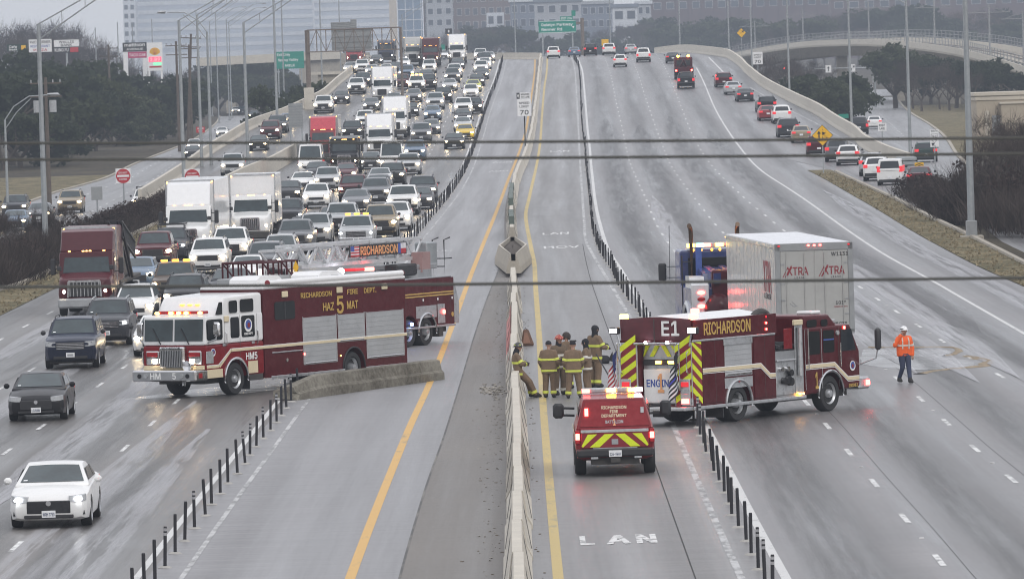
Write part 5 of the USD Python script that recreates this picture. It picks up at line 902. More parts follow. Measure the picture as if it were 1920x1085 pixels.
def soft(m, e=.03, it=6):
    q = m.refine_to_length(e).to_mesh(); t = trimesh.Trimesh(q.vert_properties[:, :3], q.tri_verts, process=True); trimesh.smoothing.filter_taubin(t, iterations=it); return t
def seg_band(a, b, ra, rb, t0, t1, out=.010):
    a, b = np.array(a, float), np.array(b, float); f = lambda t: (a + (b - a) * t, ra + (rb - ra) * t + out)
    P, r = zip(*[f(t) for t in (t0, t1)]); return MB().tube([P[0], P[1]], list(r), 14)
def hand(m, w, d, side, up=(0, 0, 1), r=.009):      # palm, four unequal curled fingers, thumb from the side of the palm
    w, d = np.array(w, float), np.array(d, float); d /= np.linalg.norm(d); s = np.cross(d, up); s /= np.linalg.norm(s) + 1e-9; n = np.cross(s, d)
    m += m3.Manifold.batch_hull([S3(w, .028, 8), S3(w + d * .09 + s * .032, .016, 8), S3(w + d * .09 - s * .032, .016, 8)])
    for k, L in zip((-1.5, -.5, .5, 1.5), (.068, .08, .085, .072)):
        b = w + d * .088 + s * .021 * k; k1 = b + d * L * .5 - n * .008; k2 = k1 + d * L * .32 - n * L * .42
        m += chain([b, k1, k2], [r + .001, r, r - .001])
    b = w + d * .035 + s * .03 * side; m += chain([b, b + d * .03 + s * .03 * side, b + d * .065 + s * .034 * side - n * .012], [.012, .011, .009]); return m
def person(label, px, face, J=None, head='beanie', wear='turnout', bands='band_lime', h=1.0, group=None, foot=None, z=None, gear=True, turn=0.0):
    """J: joints in the person's own frame (x right, y ahead). face: compass heading of +y in radians (0 = away from camera, pi/2 = to the right of the picture)."""
    f = on(*px) if foot is None else foot
    p = thing('person', label, 'person', f, -face, group, s=h)
    D = dict(pel=(0, 0, .93), chest=(0, .02, 1.34), neck=(0, .02, 1.49), head=(0, .05, 1.655), shL=(-.19, .0, 1.42), shR=(.19, .0, 1.42), elL=(-.28, -.02, 1.13), elR=(.28, -.02, 1.13), wrL=(-.24, .14, .93), wrR=(.24, .14, .93), kneeL=(-.12, .03, .50), kneeR=(.12, .03, .50), ankL=(-.13, -.02, .09), ankR=(.13, -.02, .09), toeL=None, toeR=None)
    D.update(J or {}); A = {k: np.array(v, float) for k, v in D.items() if v is not None}
    hipL, hipR = A['pel'] + (-.10, 0, 0), A['pel'] + (.10, 0, 0)
    m = m3.Manifold.batch_hull([S3(hipL, .10), S3(hipR, .10), S3(A['chest'] + (-.11, 0, 0), .10), S3(A['chest'] + (.11, 0, 0), .10)])
    m += bone(A['neck'] - (0, 0, .06), A['head'] - (0, .02, .06), .06, .052)
    hd = A['head']; ct, sn = math.cos(turn), math.sin(turn); hv = lambda x, y, z: hd + np.array([x * ct - y * sn, x * sn + y * ct, z])
    m += m3.Manifold.batch_hull([S3(hv(0, -.02, .035), .088), S3(hv(0, .035, .02), .075), S3(hv(0, .045, -.075), .042), S3(hv(0, 0, -.03), .07)]); m += bone(hv(0, .105, .012), hv(0, .122, -.022), .011, .016)
    for s in (-1, 1): m += bone(hv(s * .085, -.005, .02), hv(s * .088, -.01, -.025), .016, .012)
    for s, (a, b, c) in ((-1, ('shL', 'elL', 'wrL')), (1, ('shR', 'elR', 'wrR'))): m += chain([A[a], A[b], A[c]], [.055, .045, .033]); m = hand(m, A[c], A[c] - A[b], -s)
    for hp, k, a in ((hipL, 'kneeL', 'ankL'), (hipR, 'kneeR', 'ankR')): m += chain([hp, A[k], A[a]], [.085, .06, .045])
    obj('body', soft(m, .03, 4), 'skin', p, smooth=60)
    for s in (-1, 1): obj('eye', MB().sphere(hv(s * .034, .098, .02), (.012, .008, .008), 1), 'sign_black', p)
    obj('mouth', MB().sphere(hv(0, .085, -.062), (.022, .01, .006), 1), 'chev_red', p)
    # clothes
    pel, ch = A['pel'], A['chest']
    hem = pel + np.array([0, 0, -.13]) if gear else pel + np.array([0, 0, -.02])
    tor = lambda o: m3.Manifold.batch_hull([S3(hem + (-.13, 0, 0), .12 + o), S3(hem + (.13, 0, 0), .12 + o), S3(pel * .5 + ch * .5 + (-.12, 0, 0), .125 + o), S3(pel * .5 + ch * .5 + (.12, 0, 0), .125 + o), S3(ch + (-.13, 0, 0), .125 + o), S3(ch + (.13, 0, 0), .125 + o), S3(A['shL'], .075 + o), S3(A['shR'], .075 + o), S3(A['neck'] - (0, .01, .03), .075 + o)])
    t = tor(0); lo = hem[2] - .05; t = t.trim_by_plane([0, 0, 1], float(lo))
    for a, b, c in (('shL', 'elL', 'wrL'), ('shR', 'elR', 'wrR')): t += chain([A[a], A[b], A[c]], [.088, .078, .062])
    cm = {'turnout': 'turnout', 'dark': 'turnout_dark', 'hivis': 'hi_vis'}[wear]
    coat = obj('jacket', soft(t, .04, 5), cm, p, smooth=60)
    tr = m3.Manifold()
    for hp, k, a in ((hipL, 'kneeL', 'ankL'), (hipR, 'kneeR', 'ankR')): tr += chain([hp, A[k], A[a] + (0, 0, .03)], [.125, .10, .085] if gear else [.115, .08, .065])
    tro = obj('trousers', soft(tr + bone(hipL, hipR, .125, .125), .04, 5), 'jeans' if wear == 'hivis' else cm, p, smooth=60)
    for zz, w in ((lo + .07, .065), (pel[2] * .42 + ch[2] * .58, .065)) if gear else ((pel[2] * .4 + ch[2] * .6, .05),):
        b = tor(.012) ^ m3.Manifold.cube([2, 2, w]).translate([-1, -1, float(zz)]); obj('reflective_band', b, bands, coat, smooth=40)
    for a, b, c in (('shL', 'elL', 'wrL'), ('shR', 'elR', 'wrR')):
        obj('reflective_band', seg_band(A[a], A[b], .088, .078, .62, .86), bands, coat, smooth=40)
        if gear: obj('reflective_band', seg_band(A[b], A[c], .078, .062, .72, .92), bands, coat, smooth=40)
    if not gear:
        for s in (-1, 1): obj('reflective_band', MB().tube([A['neck'] + (s * .10, .07, -.04), ch + (s * .11, .135, 0), pel * .6 + ch * .4 + (s * .11, .13, 0)], .022, 6), 'band_silver', coat)
    for hp, k, a, tk in ((hipL, 'kneeL', 'ankL', 'toeL'), (hipR, 'kneeR', 'ankR', 'toeR')):
        if gear: obj('reflective_band', seg_band(A[k], A[a], .10, .085, .70, .90, .012), bands if bands == 'band_lime' else 'band_silver', tro, smooth=40)
        q = A[a]; to = A[tk] if tk in A else q + np.array([0, .17, -.045])
        obj('boot', soft(m3.Manifold.batch_hull([S3(q + (0, -.03, -.03), .06), S3(q + (0, 0, .05), .065), S3(to, .045), S3(to + (0, -.06, .01), .055)]).trim_by_plane([0, 0, 1], min(0, q[2] - .09)), .03, 3), 'boot_black', p, smooth=50)
    if gear:
        g = m3.Manifold()
        for s, b, c in ((-1, 'elL', 'wrL'), (1, 'elR', 'wrR')):
            d = A[c] - A[b]; d /= np.linalg.norm(d); g2 = hand(m3.Manifold(), A[c] + d * .01, d, -s, r=.014); g2 += bone(A[c] - d * .03, A[c] + d * .06, .05, .045); obj('glove', g2, 'glove_black', p, smooth=50)
    cap = lambda o, z0: m3.Manifold.batch_hull([S3(hv(0, -.02, .04), .092 + o, 14), S3(hv(0, .03, .03), .080 + o, 14)]).trim_by_plane([0, 0, 1], float(hd[2] + z0))
    if head == 'beanie': obj('knit_cap', cap(.008, .02), 'knit_black', p, smooth=50)
    elif head == 'fur': obj('fur_hat', (cap(.045, -.02) + bone(hv(-.10, -.02, -.04), hv(-.105, -.02, .03), .05, .05) + bone(hv(.10, -.02, -.04), hv(.105, -.02, .03), .05, .05)), 'fur_hat', p, smooth=50)
    elif head == 'hood':
        obj('hood', (m3.Manifold.batch_hull([S3(hv(0, -.02, .04), .105, 14), S3(hv(0, .02, .03), .095, 14), S3(hv(0, -.02, -.06), .085)]) + bone(hv(0, -.02, -.06), A['neck'] - (0, 0, .03), .085, .10)) - m3.Manifold.sphere(.07, 14).translate([float(q) for q in hv(0, .12, .0)]), 'knit_black', p, smooth=50)
    elif head in ('helmet_red', 'helmet_black', 'hard_hat'):
        hl = obj('helmet', cap(.035, .03), head, p, smooth=50); a = np.linspace(0, 2 * math.pi, 25)
        br = .165 if head != 'hard_hat' else .135
        obj('brim', MB().hull([hv(br * .82 * math.cos(q), br * math.sin(q) - .01, .03 + dz) for q in a for dz in (0, .014)]), head, hl, smooth=30)
        obj('ridge', MB().tube([hv(0, .11 * math.cos(q), .05 + .115 * math.sin(q)) for q in np.linspace(.2, 2.9, 9)], .012, 6), head, hl)
        if head != 'hard_hat':
            for s in (-1, 1): obj('reflective_patch', MB().sphere(hv(s * .09, .05, .09), (.035, .03, .02), 1).sphere(hv(s * .05, -.10, .09), (.03, .03, .02), 1), 'band_lime' if head == 'helmet_black' else 'beacon_lite', hl)
            obj('neck_hood', bone(hv(0, -.035, -.05), A['neck'] - (0, .02, .02), .085, .10), 'knit_black', p, smooth=50)
        else:
            obj('lamp_strap', MB().hull([hv(.128 * math.cos(q), .125 * math.sin(q), .06 + dz) for q in a for dz in (0, .025)]), 'sign_black', hl)
    return p
pm('beacon_lite', (.6, .25, .15), .3, var=0)
def people():
    pi = math.pi; G = None
    # the one half sitting against the barrier, facing right
    b = on(999, 745)
    person('seated firefighter in a black helmet leaning back on the concrete barrier, arms folded', (999, 745), pi / 2 - .15, dict(pel=(0, -.42, .84), chest=(0, -.50, 1.26), neck=(0, -.48, 1.42), head=(0, -.42, 1.585), shL=(-.19, -.5, 1.35), shR=(.19, -.5, 1.35), elL=(-.27, -.36, 1.08), elR=(.27, -.36, 1.08), wrL=(-.05, -.20, 1.10), wrR=(.05, -.20, 1.06), kneeL=(-.11, -.12, .50), kneeR=(.11, -.10, .50), ankL=(-.12, -.02, .10), ankR=(.14, .06, .10)), 'helmet_black', foot=b)
    person('firefighter in a black knit cap with his back turned, a strap over his left shoulder', (1031, 745), .25, dict(), 'beanie')
    person('firefighter wearing a red helmet, facing the others', (1050, 740), pi - .5, dict(wrL=(-.12, .28, 1.12), wrR=(.10, .28, 1.08)), 'helmet_red', wear='dark', h=1.05, bands='band_silver')
    person('firefighter in a dark fur hat, standing behind the back with goggles', (1064, 728), .5, dict(wrL=(-.1, .26, 1.1), wrR=(.12, .26, 1.05)), 'fur')
    f = person('firefighter seen from behind with goggles pushed up on his black cap', (1077, 746), .0, dict(kneeL=(-.15, .02, .5), ankL=(-.19, -.02, .09), kneeR=(.15, .02, .5), ankR=(.19, -.02, .09)), 'beanie')
    obj('goggles', MB().rbox(-.10, .12, -.02, .12, 1.76, 1.82, .02), 'helmet_black', f)
    person('firefighter in a black hood facing left, white bands on his sleeves', (1103, 741), -pi / 2 + .25, dict(wrL=(-.10, .22, .98), wrR=(.14, .24, .92)), 'hood', bands='band_silver')
    t = on(1117, 726); person('tall firefighter in a black hood holding a pole, furthest from the barrier', (1117, 726), .9, dict(elR=(.30, .08, 1.16), wrR=(.20, .30, 1.14), elL=(-.27, .05, 1.15), wrL=(.0, .30, 1.22)), 'hood', h=1.12)
    # strap on the second one
    p0 = at(1118, 664, t[1] - .5); p1 = at(1151, 720, t[1] - 1.6)
    q = thing('pike_pole', 'long black pole with pale tip held by the tall hooded firefighter', 'pole', p0); d = p1 - p0; obj('pole', MB().cyl((0, 0, 0), d * .72, .022, 8), 'sign_black', q); obj('pole_tip', MB().cyl(d * .72, d, .014, 8), 'sign_white', q)
    s = on(1030, 745)
    # the lone worker
    person('worker in an orange jacket and white hard hat walking with a phone at his ear', (1697, 718), pi - .35, dict(elR=(.33, .05, 1.22), wrR=(.17, .14, 1.52), wrL=(-.26, .05, .90), kneeL=(-.10, .10, .50), kneeR=(.08, .03, .50), ankL=(-.07, .25, .10), ankR=(.10, -.22, .12)), 'hard_hat', wear='hivis', bands='band_silver', gear=False, h=1.0)
    # sack by the barrier and a dark heap behind the group
    b = on(987, 648); k = thing('canvas_bag', 'brown canvas bag standing against the barrier behind the seated firefighter', 'bag', b)
    obj('bag', soft(m3.Manifold.batch_hull([S3((x, y, z), .06) for x, y, z in ((-.14, -.1, .06), (.22, -.1, .06), (-.14, .15, .06), (.22, .15, .06), (-.05, 0, .55), (.05, .05, .56))]), .05, 3), 'bag_brown', k, smooth=50); obj('bag_handle', MB().tube([(-.06, 0, .55), (-.02, 0, .68), (.06, 0, .55)], .014, 6), 'sign_black', k); obj('bag_flap', MB().slab([(-.12, -.17, .1), (.16, -.17, .1), (.05, -.08, .5), (-.06, -.08, .5)], (0, -1, 0), .015), 'bag_brown_light', k)
    b = on(1134, 681); k = thing('equipment_bag', 'black equipment bag lying open on the managed lane behind the firefighters', 'bag', b)
    obj('bag', soft(m3.Manifold.batch_hull([S3((x, y, z), .07) for x, y, z in ((-.34, -.1, .07), (.1, -.12, .07), (.1, .2, .07), (-.34, .2, .1), (-.2, 0, .24), (.1, .05, .2))]), .05, 3), 'knit_black', k, smooth=50); obj('bag_flap', MB().hull([(.1, -.12, .1), (.28, -.15, .42), (.3, -.1, .05), (.3, .2, .05), (.28, .2, .4)]), 'sign_black', k)
pm('bag_brown', (.13, .07, .045), .85, var=.2); pm('bag_brown_light', (.24, .13, .09), .85, var=.2)
# ---------------------------------------------------------------- barriers, walls, posts
def barrier_profile(h=.86, wb=.30, wt=.11): return [(-wb, 0), (-wb, .08), (-wb * .62, .30), (-wt, h), (wt, h), (wb * .62, .30), (wb, .08), (wb, 0)]
def sweep(path, prof, cap=True):      # path (n,3) of base points; profile in (across, up)
    P = np.asarray(path, float); t = np.gradient(P[:, :2], axis=0); t /= np.linalg.norm(t, axis=1, keepdims=True); nx = np.stack([t[:, 1], -t[:, 0]], 1)
    pr = np.array(prof, float); V = np.zeros((len(P), len(pr), 3)); V[:, :, :2] = P[:, None, :2] + nx[:, None] * pr[None, :, :1]; V[:, :, 2] = P[:, None, 2] + pr[None, :, 1]
    k = len(pr); i, j = np.meshgrid(np.arange(len(P) - 1), np.arange(k), indexing='ij'); q = np.stack([i * k + j, (i + 1) * k + j, (i + 1) * k + (j + 1) % k, i * k + (j + 1) % k], -1).reshape(-1, 4)
    m = MB().add(V.reshape(-1, 3), q)
    if cap:
        for r in (V[0], V[-1][::-1]): c = r.mean(0); m.add(np.vstack([r, c]), [(a, (a + 1) % k, k) for a in range(k)])
    return m
def median():
    root = thing('median_barrier', 'concrete barrier running up the middle between the two managed lanes', 'barrier', (0, 0, 0))
    lens = 9.14; y = 96.0; yp0, yp1 = on(961, 520)[1], on(961, 470)[1]; k = 0; r = np.random.default_rng(3)
    while y < 885:
        y2 = y + lens
        if not (y < yp1 + 2 and y2 > yp0 - 2):
            j = r.uniform(-.035, .035); ys = np.linspace(y + .02, y2 - .02, 4 if y < 500 else 3)
            path = np.stack([cD(ys) + j, ys, zmain(ys)], 1); p = obj('barrier_segment', sweep(path, barrier_profile(.84 + r.uniform(-.015, .03))), 'concrete' if r.random() < .4 and y < 400 else 'concrete_light', root, smooth=25)
            if y < 420:
                for sd in (1, -1):      # the slanted cable stain and the joint are real seams on the face
                    yy = np.linspace(y + 1, y2 - 1.2, 5); obj('seam', MB().tube([(cD(q) + j + sd * (.30 - .19 * t), q, zmain(q) + .12 + .62 * t) for q, t in zip(yy, np.linspace(.1, .95, 5))], .008, 4), 'seam', p)
                obj('cap', sweep(np.stack([cD(ys) + j, ys, zmain(ys) + .845], 1), [(-.10, 0), (-.10, .035), (.10, .035), (.10, 0)]), 'concrete_light', p)
            if 20 < k < 22: pass
        y = y2; k += 1
    # the sprayed pink face by the break
    y0, y1 = on(948, 690)[1], on(948, 600)[1]; ys = np.linspace(y0, y1, 5); obj('painted_face', sweep(np.stack([cD(ys), ys, zmain(ys)], 1), [(-.315, .05), (-.20, .30), (-.15, .7), (-.14, .7), (-.19, .30), (-.305, .05)]), 'spray_pink', root)
    # the diamond planter round a column foot
    ym = (yp0 + yp1) / 2; cx = float(cD(ym)); z = float(zmain(ym)); pl = thing('barrier_planter', 'diamond shaped concrete island filled with dirt where the median barrier splits', 'planter', (cx, ym, z))
    hy = (yp1 - yp0) / 2; ri = [(-.12, -hy), (-.72, .0), (-.12, hy), (.12, hy), (.72, .0), (.12, -hy)]
    def loop(s, zz, e): return [(x * s + math.copysign(e, x), y * (1 + .0), zz) for x, y in ri]
    a = MB(); L0, L1, L2, L3, L4 = loop(1, 0, .22), loop(1, .30, .20), loop(1, .92, .0), loop(.86, .92, 0), loop(.86, .6, 0)
    V = np.array([L0, L1, L2, L3, L4]); g = np.concatenate([V, V[:, :1]], 1); a.grid(g[:, :, :]); obj('planter_wall', a, 'concrete', pl)
    obj('soil', MB().grid(np.array([[(x * .84 * t, y * t * .96, .86 - .10 * t + .06 * math.sin(9 * x + 5 * t)) for x, y in ri + ri[:1]] for t in np.linspace(.02, 1, 8)])), 'soil', pl, smooth=True); obj('rim', MB().grid(np.array([[(x, y, z + .02) for x, y, z in L2 + L2[:1]], [(x, y, z + .02) for x, y, z in L3 + L3[:1]]])), 'concrete_light', pl)
    # green screens on the barrier
    for n, (px0, py0, py1) in enumerate(((960, 450, 436), (961, 412, 380))):
        ya, yb = on(px0, py0)[1], on(px0, py1)[1]; ys = np.linspace(ya, yb, 4)
        pth = np.stack([cD(ys) * 0 + cD(ys), ys, zmain(ys) + .86], 1); gp = thing('glare_screen', ('nearer' if n == 0 else 'farther') + ' dark green glare screen standing on the median barrier', 'screen', (0, 0, 0)); obj('panel', sweep(pth, [(-.13, 0), (-.13, .45), (.13, .45), (.13, 0)]), 'screen_green', gp)
        for q in ys: obj('panel_post', MB().box(cD(q) - .15, cD(q) + .15, q - .04, q + .04, zmain(q) + .84, zmain(q) + 1.32), 'screen_green', gp)
pm('screen_green', (.085, .11, .095), .6, var=.2)
def posts():
    pr = proto('delineator_post'); m = MB()
    m.lathe([(.001, 0), (.038, 0), (.038, .86), (.033, .90), (.001, .90)], np.array([[0, 1, 0, 0], [0, 0, 1, 0], [1, 0, 0, 0], [0, 0, 0, 1.0]]), 10); obj('post', m, 'post_black', pr, smooth=40)
    plain = proto('delineator_post_plain'); obj('post', m, 'post_black', plain, smooth=40); obj('base', MB().hull([(.14 * math.cos(a) * s, .17 * math.sin(a) * s, z) for a in np.linspace(0, 2 * math.pi, 13)[:-1] for s, z in ((1, 0), (.6, .045))]), 'post_base', plain)
    for z in (.70, .80): obj('reflective_band', MB().lathe([(.0395, z), (.0395, z + .06)], np.array([[0, 1, 0, 0], [0, 0, 1, 0], [1, 0, 0, 0], [0, 0, 0, 1.0]]), 10), 'post_band', pr)
    obj('base', MB().hull([(.14 * math.cos(a) * s, .17 * math.sin(a) * s, z) for a in np.linspace(0, 2 * math.pi, 13)[:-1] for s, z in ((1, 0), (.6, .045))]), 'post_base', pr)
    r = np.random.default_rng(11); n = 0; far = MB(); tags = []; ORDN = 'first second third fourth fifth sixth seventh eighth ninth tenth eleventh twelfth thirteenth fourteenth fifteenth sixteenth seventeenth eighteenth nineteenth twentieth'.split()
    for side, f, lab, grp in (('left', cB, 'black delineator post in the row left of the yellow line, with pale base', 'posts in the left row'), ('right', cG, 'black delineator post in the row right of the managed lane, with pale base', 'posts in the right row')):
        y = 118.0 if side == 'left' else 120.5; L = []
        while y < 880:
            L.append(y); y += 3.9 if y < 600 else 3.9
        for y in L:
            if side == 'left' and 205 < y < 236: continue
            x = float(f(y)) + r.uniform(-.04, .04); z = float(zmain(y))
            if y < 660 and n < 296:
                tl = r.uniform(-.05, .05); s = 1.0
                if r.random() < .04: tl = r.uniform(-.35, .35)
                L.index(y) < 20 and tags.append(y); copy(pr if r.random() < .3 else plain, 'delineator_post', (x, y + r.uniform(-.15, .15), z), r.uniform(0, 6), f'{ORDN[L.index(y)]} nearest black delineator post in the {side} row' if L.index(y) < 20 else lab, 'post', grp, s=(1, 1, r.uniform(.97, 1.03)) if r.random() > .02 else (1, 1, .4), rx=tl * .6, ry=tl); n += 1
            else: far.tube([(x, y, z), (x + r.uniform(-.04, .04), y, z + .9)], .04, 5)
    obj('far_delineator_posts', far, 'post_black', label='far end of the two rows of black delineator posts', cat='posts', kind='stuff')
pm('post_black', (.012, .012, .016), .5, var=.1); pm('post_band', (.30, .30, .31), .45, var=.3, scale=20); pm('post_base', (.34, .33, .31), .8, var=.2)
def wall(name, label, f, y0, y1, zt_f, hh, inward, mat='concrete_light', low=-4.0, th=.35):
    root = thing(name, label, 'wall', (0, 0, 0)); y = y0
    while y < y1 - .5:
        y2 = min(y + 12.0, y1); ys = np.linspace(y + .012, y2 - .012, 4); X = f(ys); z = zmain(ys); P = np.stack([X, ys, z], 1)
        base = np.minimum(zt_f(ys) - .3, z - .1) - z; b = float(base.min()); s = inward
        prof = [(-s * (th + .1), b), (-s * (th + .02), hh), (-s * .12, hh), (-s * .10, .30), (s * .02, .08), (s * .02, b)]
        if s < 0: prof = prof[::-1]
        obj('wall_panel', sweep(P, prof), mat, root, smooth=20); y = y2
    return root
def broken_barrier():
    a, b = on(552, 750), on(826, 711); d = b - a; L = float(np.linalg.norm(d[:2])); ang = math.atan2(d[1], d[0]); r = np.random.default_rng(5)
    p = thing('toppled_barrier', 'long concrete barrier section knocked on its side across the yellow line, its left end shattered', 'barrier', a + (0, 0, .0), ang)
    prof = np.array([(0, .0), (0, .26), (.10, .34), (.10, .36), (.16, .62), (.30, .66), (.88, .46), (.88, .16)])      # lying on its back: foot to the camera's left
    V = []; n = 26
    for i, x in enumerate(np.linspace(0, L, n)):
        t = x / L; s = .55 + .45 * min(1, (i + .5) / 4); e = meshkit.fbm(np.column_stack([np.full(len(prof), x * 1.3), prof * 4]), 3, 2) - .5
        V.append(np.column_stack([np.full(len(prof), x) + e * (.5 if i < 3 else .04), prof[:, 0] * 1.0 - .15, prof[:, 1] * s * 1.12 + e * .05]))
    V = np.array(V); g = np.concatenate([V, V[:, :1]], 1); m = MB().grid(g[:, ::-1]); 
    for rr in (V[0], V[-1][::-1]): m.add(np.vstack([rr, rr.mean(0)]), [(q, (q + 1) % len(prof), len(prof)) for q in range(len(prof))])
    obj('barrier_block', m, 'concrete_old', p, smooth=20)
    re = MB()
    for k in range(5): re.tube([(.2, .1 + .12 * k, .2 + .05 * k), (-.3 - .2 * r.random(), .05 + .15 * k, .3 + .2 * r.random())], .012, 5)
    obj('bent_rebar', re, 'rust_steel', p)
    for k in range(7):
        px, py = 556 + 12 * k + r.uniform(-6, 6), 714 + r.uniform(-9, 6); c = on(px, py); s = r.uniform(.12, .34) if k else .42; pts = r.normal(0, 1, (14, 3)); pts = pts / np.linalg.norm(pts, axis=1)[:, None] * r.uniform(.7, 1, (14, 1)) * s; pts[:, 2] = pts[:, 2] * .7 + s * .5
        q = obj('concrete_chunk', MB().hull(pts + c), 'rubble', label='broken chunk of concrete at the shattered end of the toppled barrier', cat='rubble', group='concrete chunks at the toppled barrier')
    m = MB()
    for k in range(150):
        px, py = (r.normal(925, 14), r.normal(733, 5)) if k < 90 else (r.uniform(895, 944), r.uniform(560, 1080)); c = on(px, py); s = r.uniform(.02, .12 if k < 90 else .05); pts = r.normal(0, 1, (8, 3)); m.hull(pts / np.linalg.norm(pts, axis=1)[:, None] * s * (1, 1, .5) + c + (0, 0, s * .3))
    obj('gravel', m, 'rubble', label='crumbled concrete and litter along the foot of the median barrier', cat='gravel', kind='stuff')
    m = MB()
    for k in range(260):
        t = r.random() ** .8; y = 118 + t * 190; x = float(cD(y)) - .36 - abs(r.normal(0, .28)); s = r.uniform(.010, .038); m.sphere((x, y, zmain(y) + s * .2), (s * r.uniform(.5, 1.6), s * 1.6, s * .4), 0)
        if k % 3 == 0: x = float(cD(y)) + .36 + abs(r.normal(0, .12)); m.sphere((x, y, zmain(y) + s * .2), (s, s * 2, s * .4), 0)
    obj('leaf_litter', m, 'debris', label='dead leaves and dirt swept up against the median barrier', cat='litter', kind='stuff')
    # absorbent ridge and the wet patch it holds
    def ridge(pts, r0, nm, lab):
        P = np.array([on(*q) for q in pts]); t = np.linspace(0, 1, len(P)); tt = np.linspace(0, 1, 40); Q = np.stack([PchipInterpolator(t, P[:, k])(tt) for k in range(3)], 1); Q[:, :2] += (np.stack([meshkit.noise(Q * 1.2, s) for s in (1, 2)], 1) - .5) * .5
        n = np.gradient(Q[:, :2], axis=0); n /= np.linalg.norm(n, axis=1)[:, None]; nx = np.stack([n[:, 1], -n[:, 0]], 1); V = []
        for u, hz in ((-1, .0), (-.6, .022), (0, .04), (.6, .022), (1, .0)): w = r0 * (.25 + 1.4 * meshkit.noise(Q * 1.6, 5)); V.append(np.column_stack([Q[:, :2] + nx * (u * w)[:, None], Q[:, 2] + hz * (.6 + .8 * meshkit.noise(Q * 2.1, 9)) + .004]))
        return obj(nm, MB().grid(np.array(V).transpose(1, 0, 2)[:, ::-1]), 'sand', smooth=True, label=lab, cat='sand')
    ridge([(1625, 652), (1700, 652), (1750, 651), (1782, 652), (1797, 658), (1786, 665), (1768, 667)], .13, 'sand_ridge', 'thin tan ridge of absorbent sand curling behind the worker in orange')
    ridge([(1815, 668), (1838, 674), (1850, 680), (1838, 687), (1812, 690), (1770, 694), (1722, 701)], .2, 'sand_ridge', 'wider brown sand ridge hooking to the right of the wet patch')
    def pool(Q, nm):
        t = np.linspace(0, 1, len(Q) + 1); q = np.vstack([Q, Q[:1]]); tt = np.linspace(0, 1, 70)[:-1]; q = np.stack([PchipInterpolator(t, q[:, k])(tt) for k in range(3)], 1); c = q.mean(0); nz = meshkit.fbm(q * .8, 3, 4) - .5; q[:, :2] += (q[:, :2] - c[:2]) * nz[:, None] * .35; obj('puddle', MB().add(np.vstack([q, c]), [(i, (i + 1) % len(q), len(q)) for i in range(len(q))]), nm, kind='structure')
    P = [(1615, 655), (1700, 655), (1770, 655), (1785, 660), (1765, 668), (1800, 672), (1830, 682), (1800, 689), (1740, 692), (1660, 690), (1618, 683)]
    pool(np.array([on(x, y, add=.006) for x, y in P]), 'wet')
    pool(np.array([on(x, y, add=.006) for x, y in ((240, 748), (330, 744), (440, 738), (520, 728), (545, 712), (500, 708), (420, 722), (320, 735))]), 'wet')
    # litter beside the road
pm('wet', (.12, .115, .115), .20, var=.25, scale=.9, rvar=.10)
# ---------------------------------------------------------------- land, frontage roads
def two_tone(name, a, b, scale, rough=.95, bump=.4, bscale=12, lo=.4, hi=.6, extra=None):
    n = {'geo': ('geometry', {}), 'n': ('noise_texture', {'scale': scale, 'detail': 7, 'roughness': .68}), 'n2': ('noise_texture', {'scale': scale * 14, 'detail': 4, 'roughness': .7}), 'mx': ('math', {'math_type': 'multiply_add', 'value2': .45}), 'h': ('math', {'math_type': 'multiply', 'value2': .55}), 'r': ('rgb_ramp', {'ramp': [(lo, a), (hi, b)]}), 'b': ('bump', {'strength': bump, 'distance': .05}), 'p': ('principled_bsdf', {'roughness': rough, 'specular_ior_level': .2})}
    _mats[name] = usdkit.material(stage, '/World/Looks/' + name, n, [('geo.position', 'n.vector'), ('geo.position', 'n2.vector'), ('n.fac', 'h.value1'), ('n2.fac', 'mx.value1'), ('h.value', 'mx.value3'), ('mx.value', 'r.fac'), ('r.color', 'p.base_color'), ('n2.fac', 'b.height'), ('b.normal', 'p.normal')], surface='p.BSDF')
two_tone('dry_grass', (.075, .070, .036), (.215, .175, .105), .55, lo=.44, hi=.57); two_tone('concrete_old', (.075, .066, .052), (.235, .22, .185), .45, rough=.85, bump=.15, lo=.36, hi=.62); two_tone('earth', (.030, .024, .019), (.085, .072, .046), .12)
fLl = line([(0, 402), (55, 380), (100, 364), (150, 350), (197, 336), (250, 310), (300, 290), (345, 272), (380, 252), (402, 235), (415, 212), (425, 192)], zleft); fLr = line([(120, 452), (225, 412), (300, 372), (340, 336), (385, 290), (440, 248), (480, 224), (505, 206)], zleft)
fRl = line([(1740, 345), (1700, 318), (1662, 290), (1625, 262), (1602, 235), (1592, 212), (1596, 192)], zright); fRr = line([(1920, 385), (1850, 335), (1800, 298), (1775, 262), (1745, 236), (1712, 216), (1690, 196)], zright)
curbL = line([(0, 545), (50, 530), (95, 510), (160, 480), (225, 452), (305, 415)]); curbR = line([(1920, 495), (1865, 467), (1815, 442), (1737, 405), (1680, 375), (1565, 322), (1480, 300)])
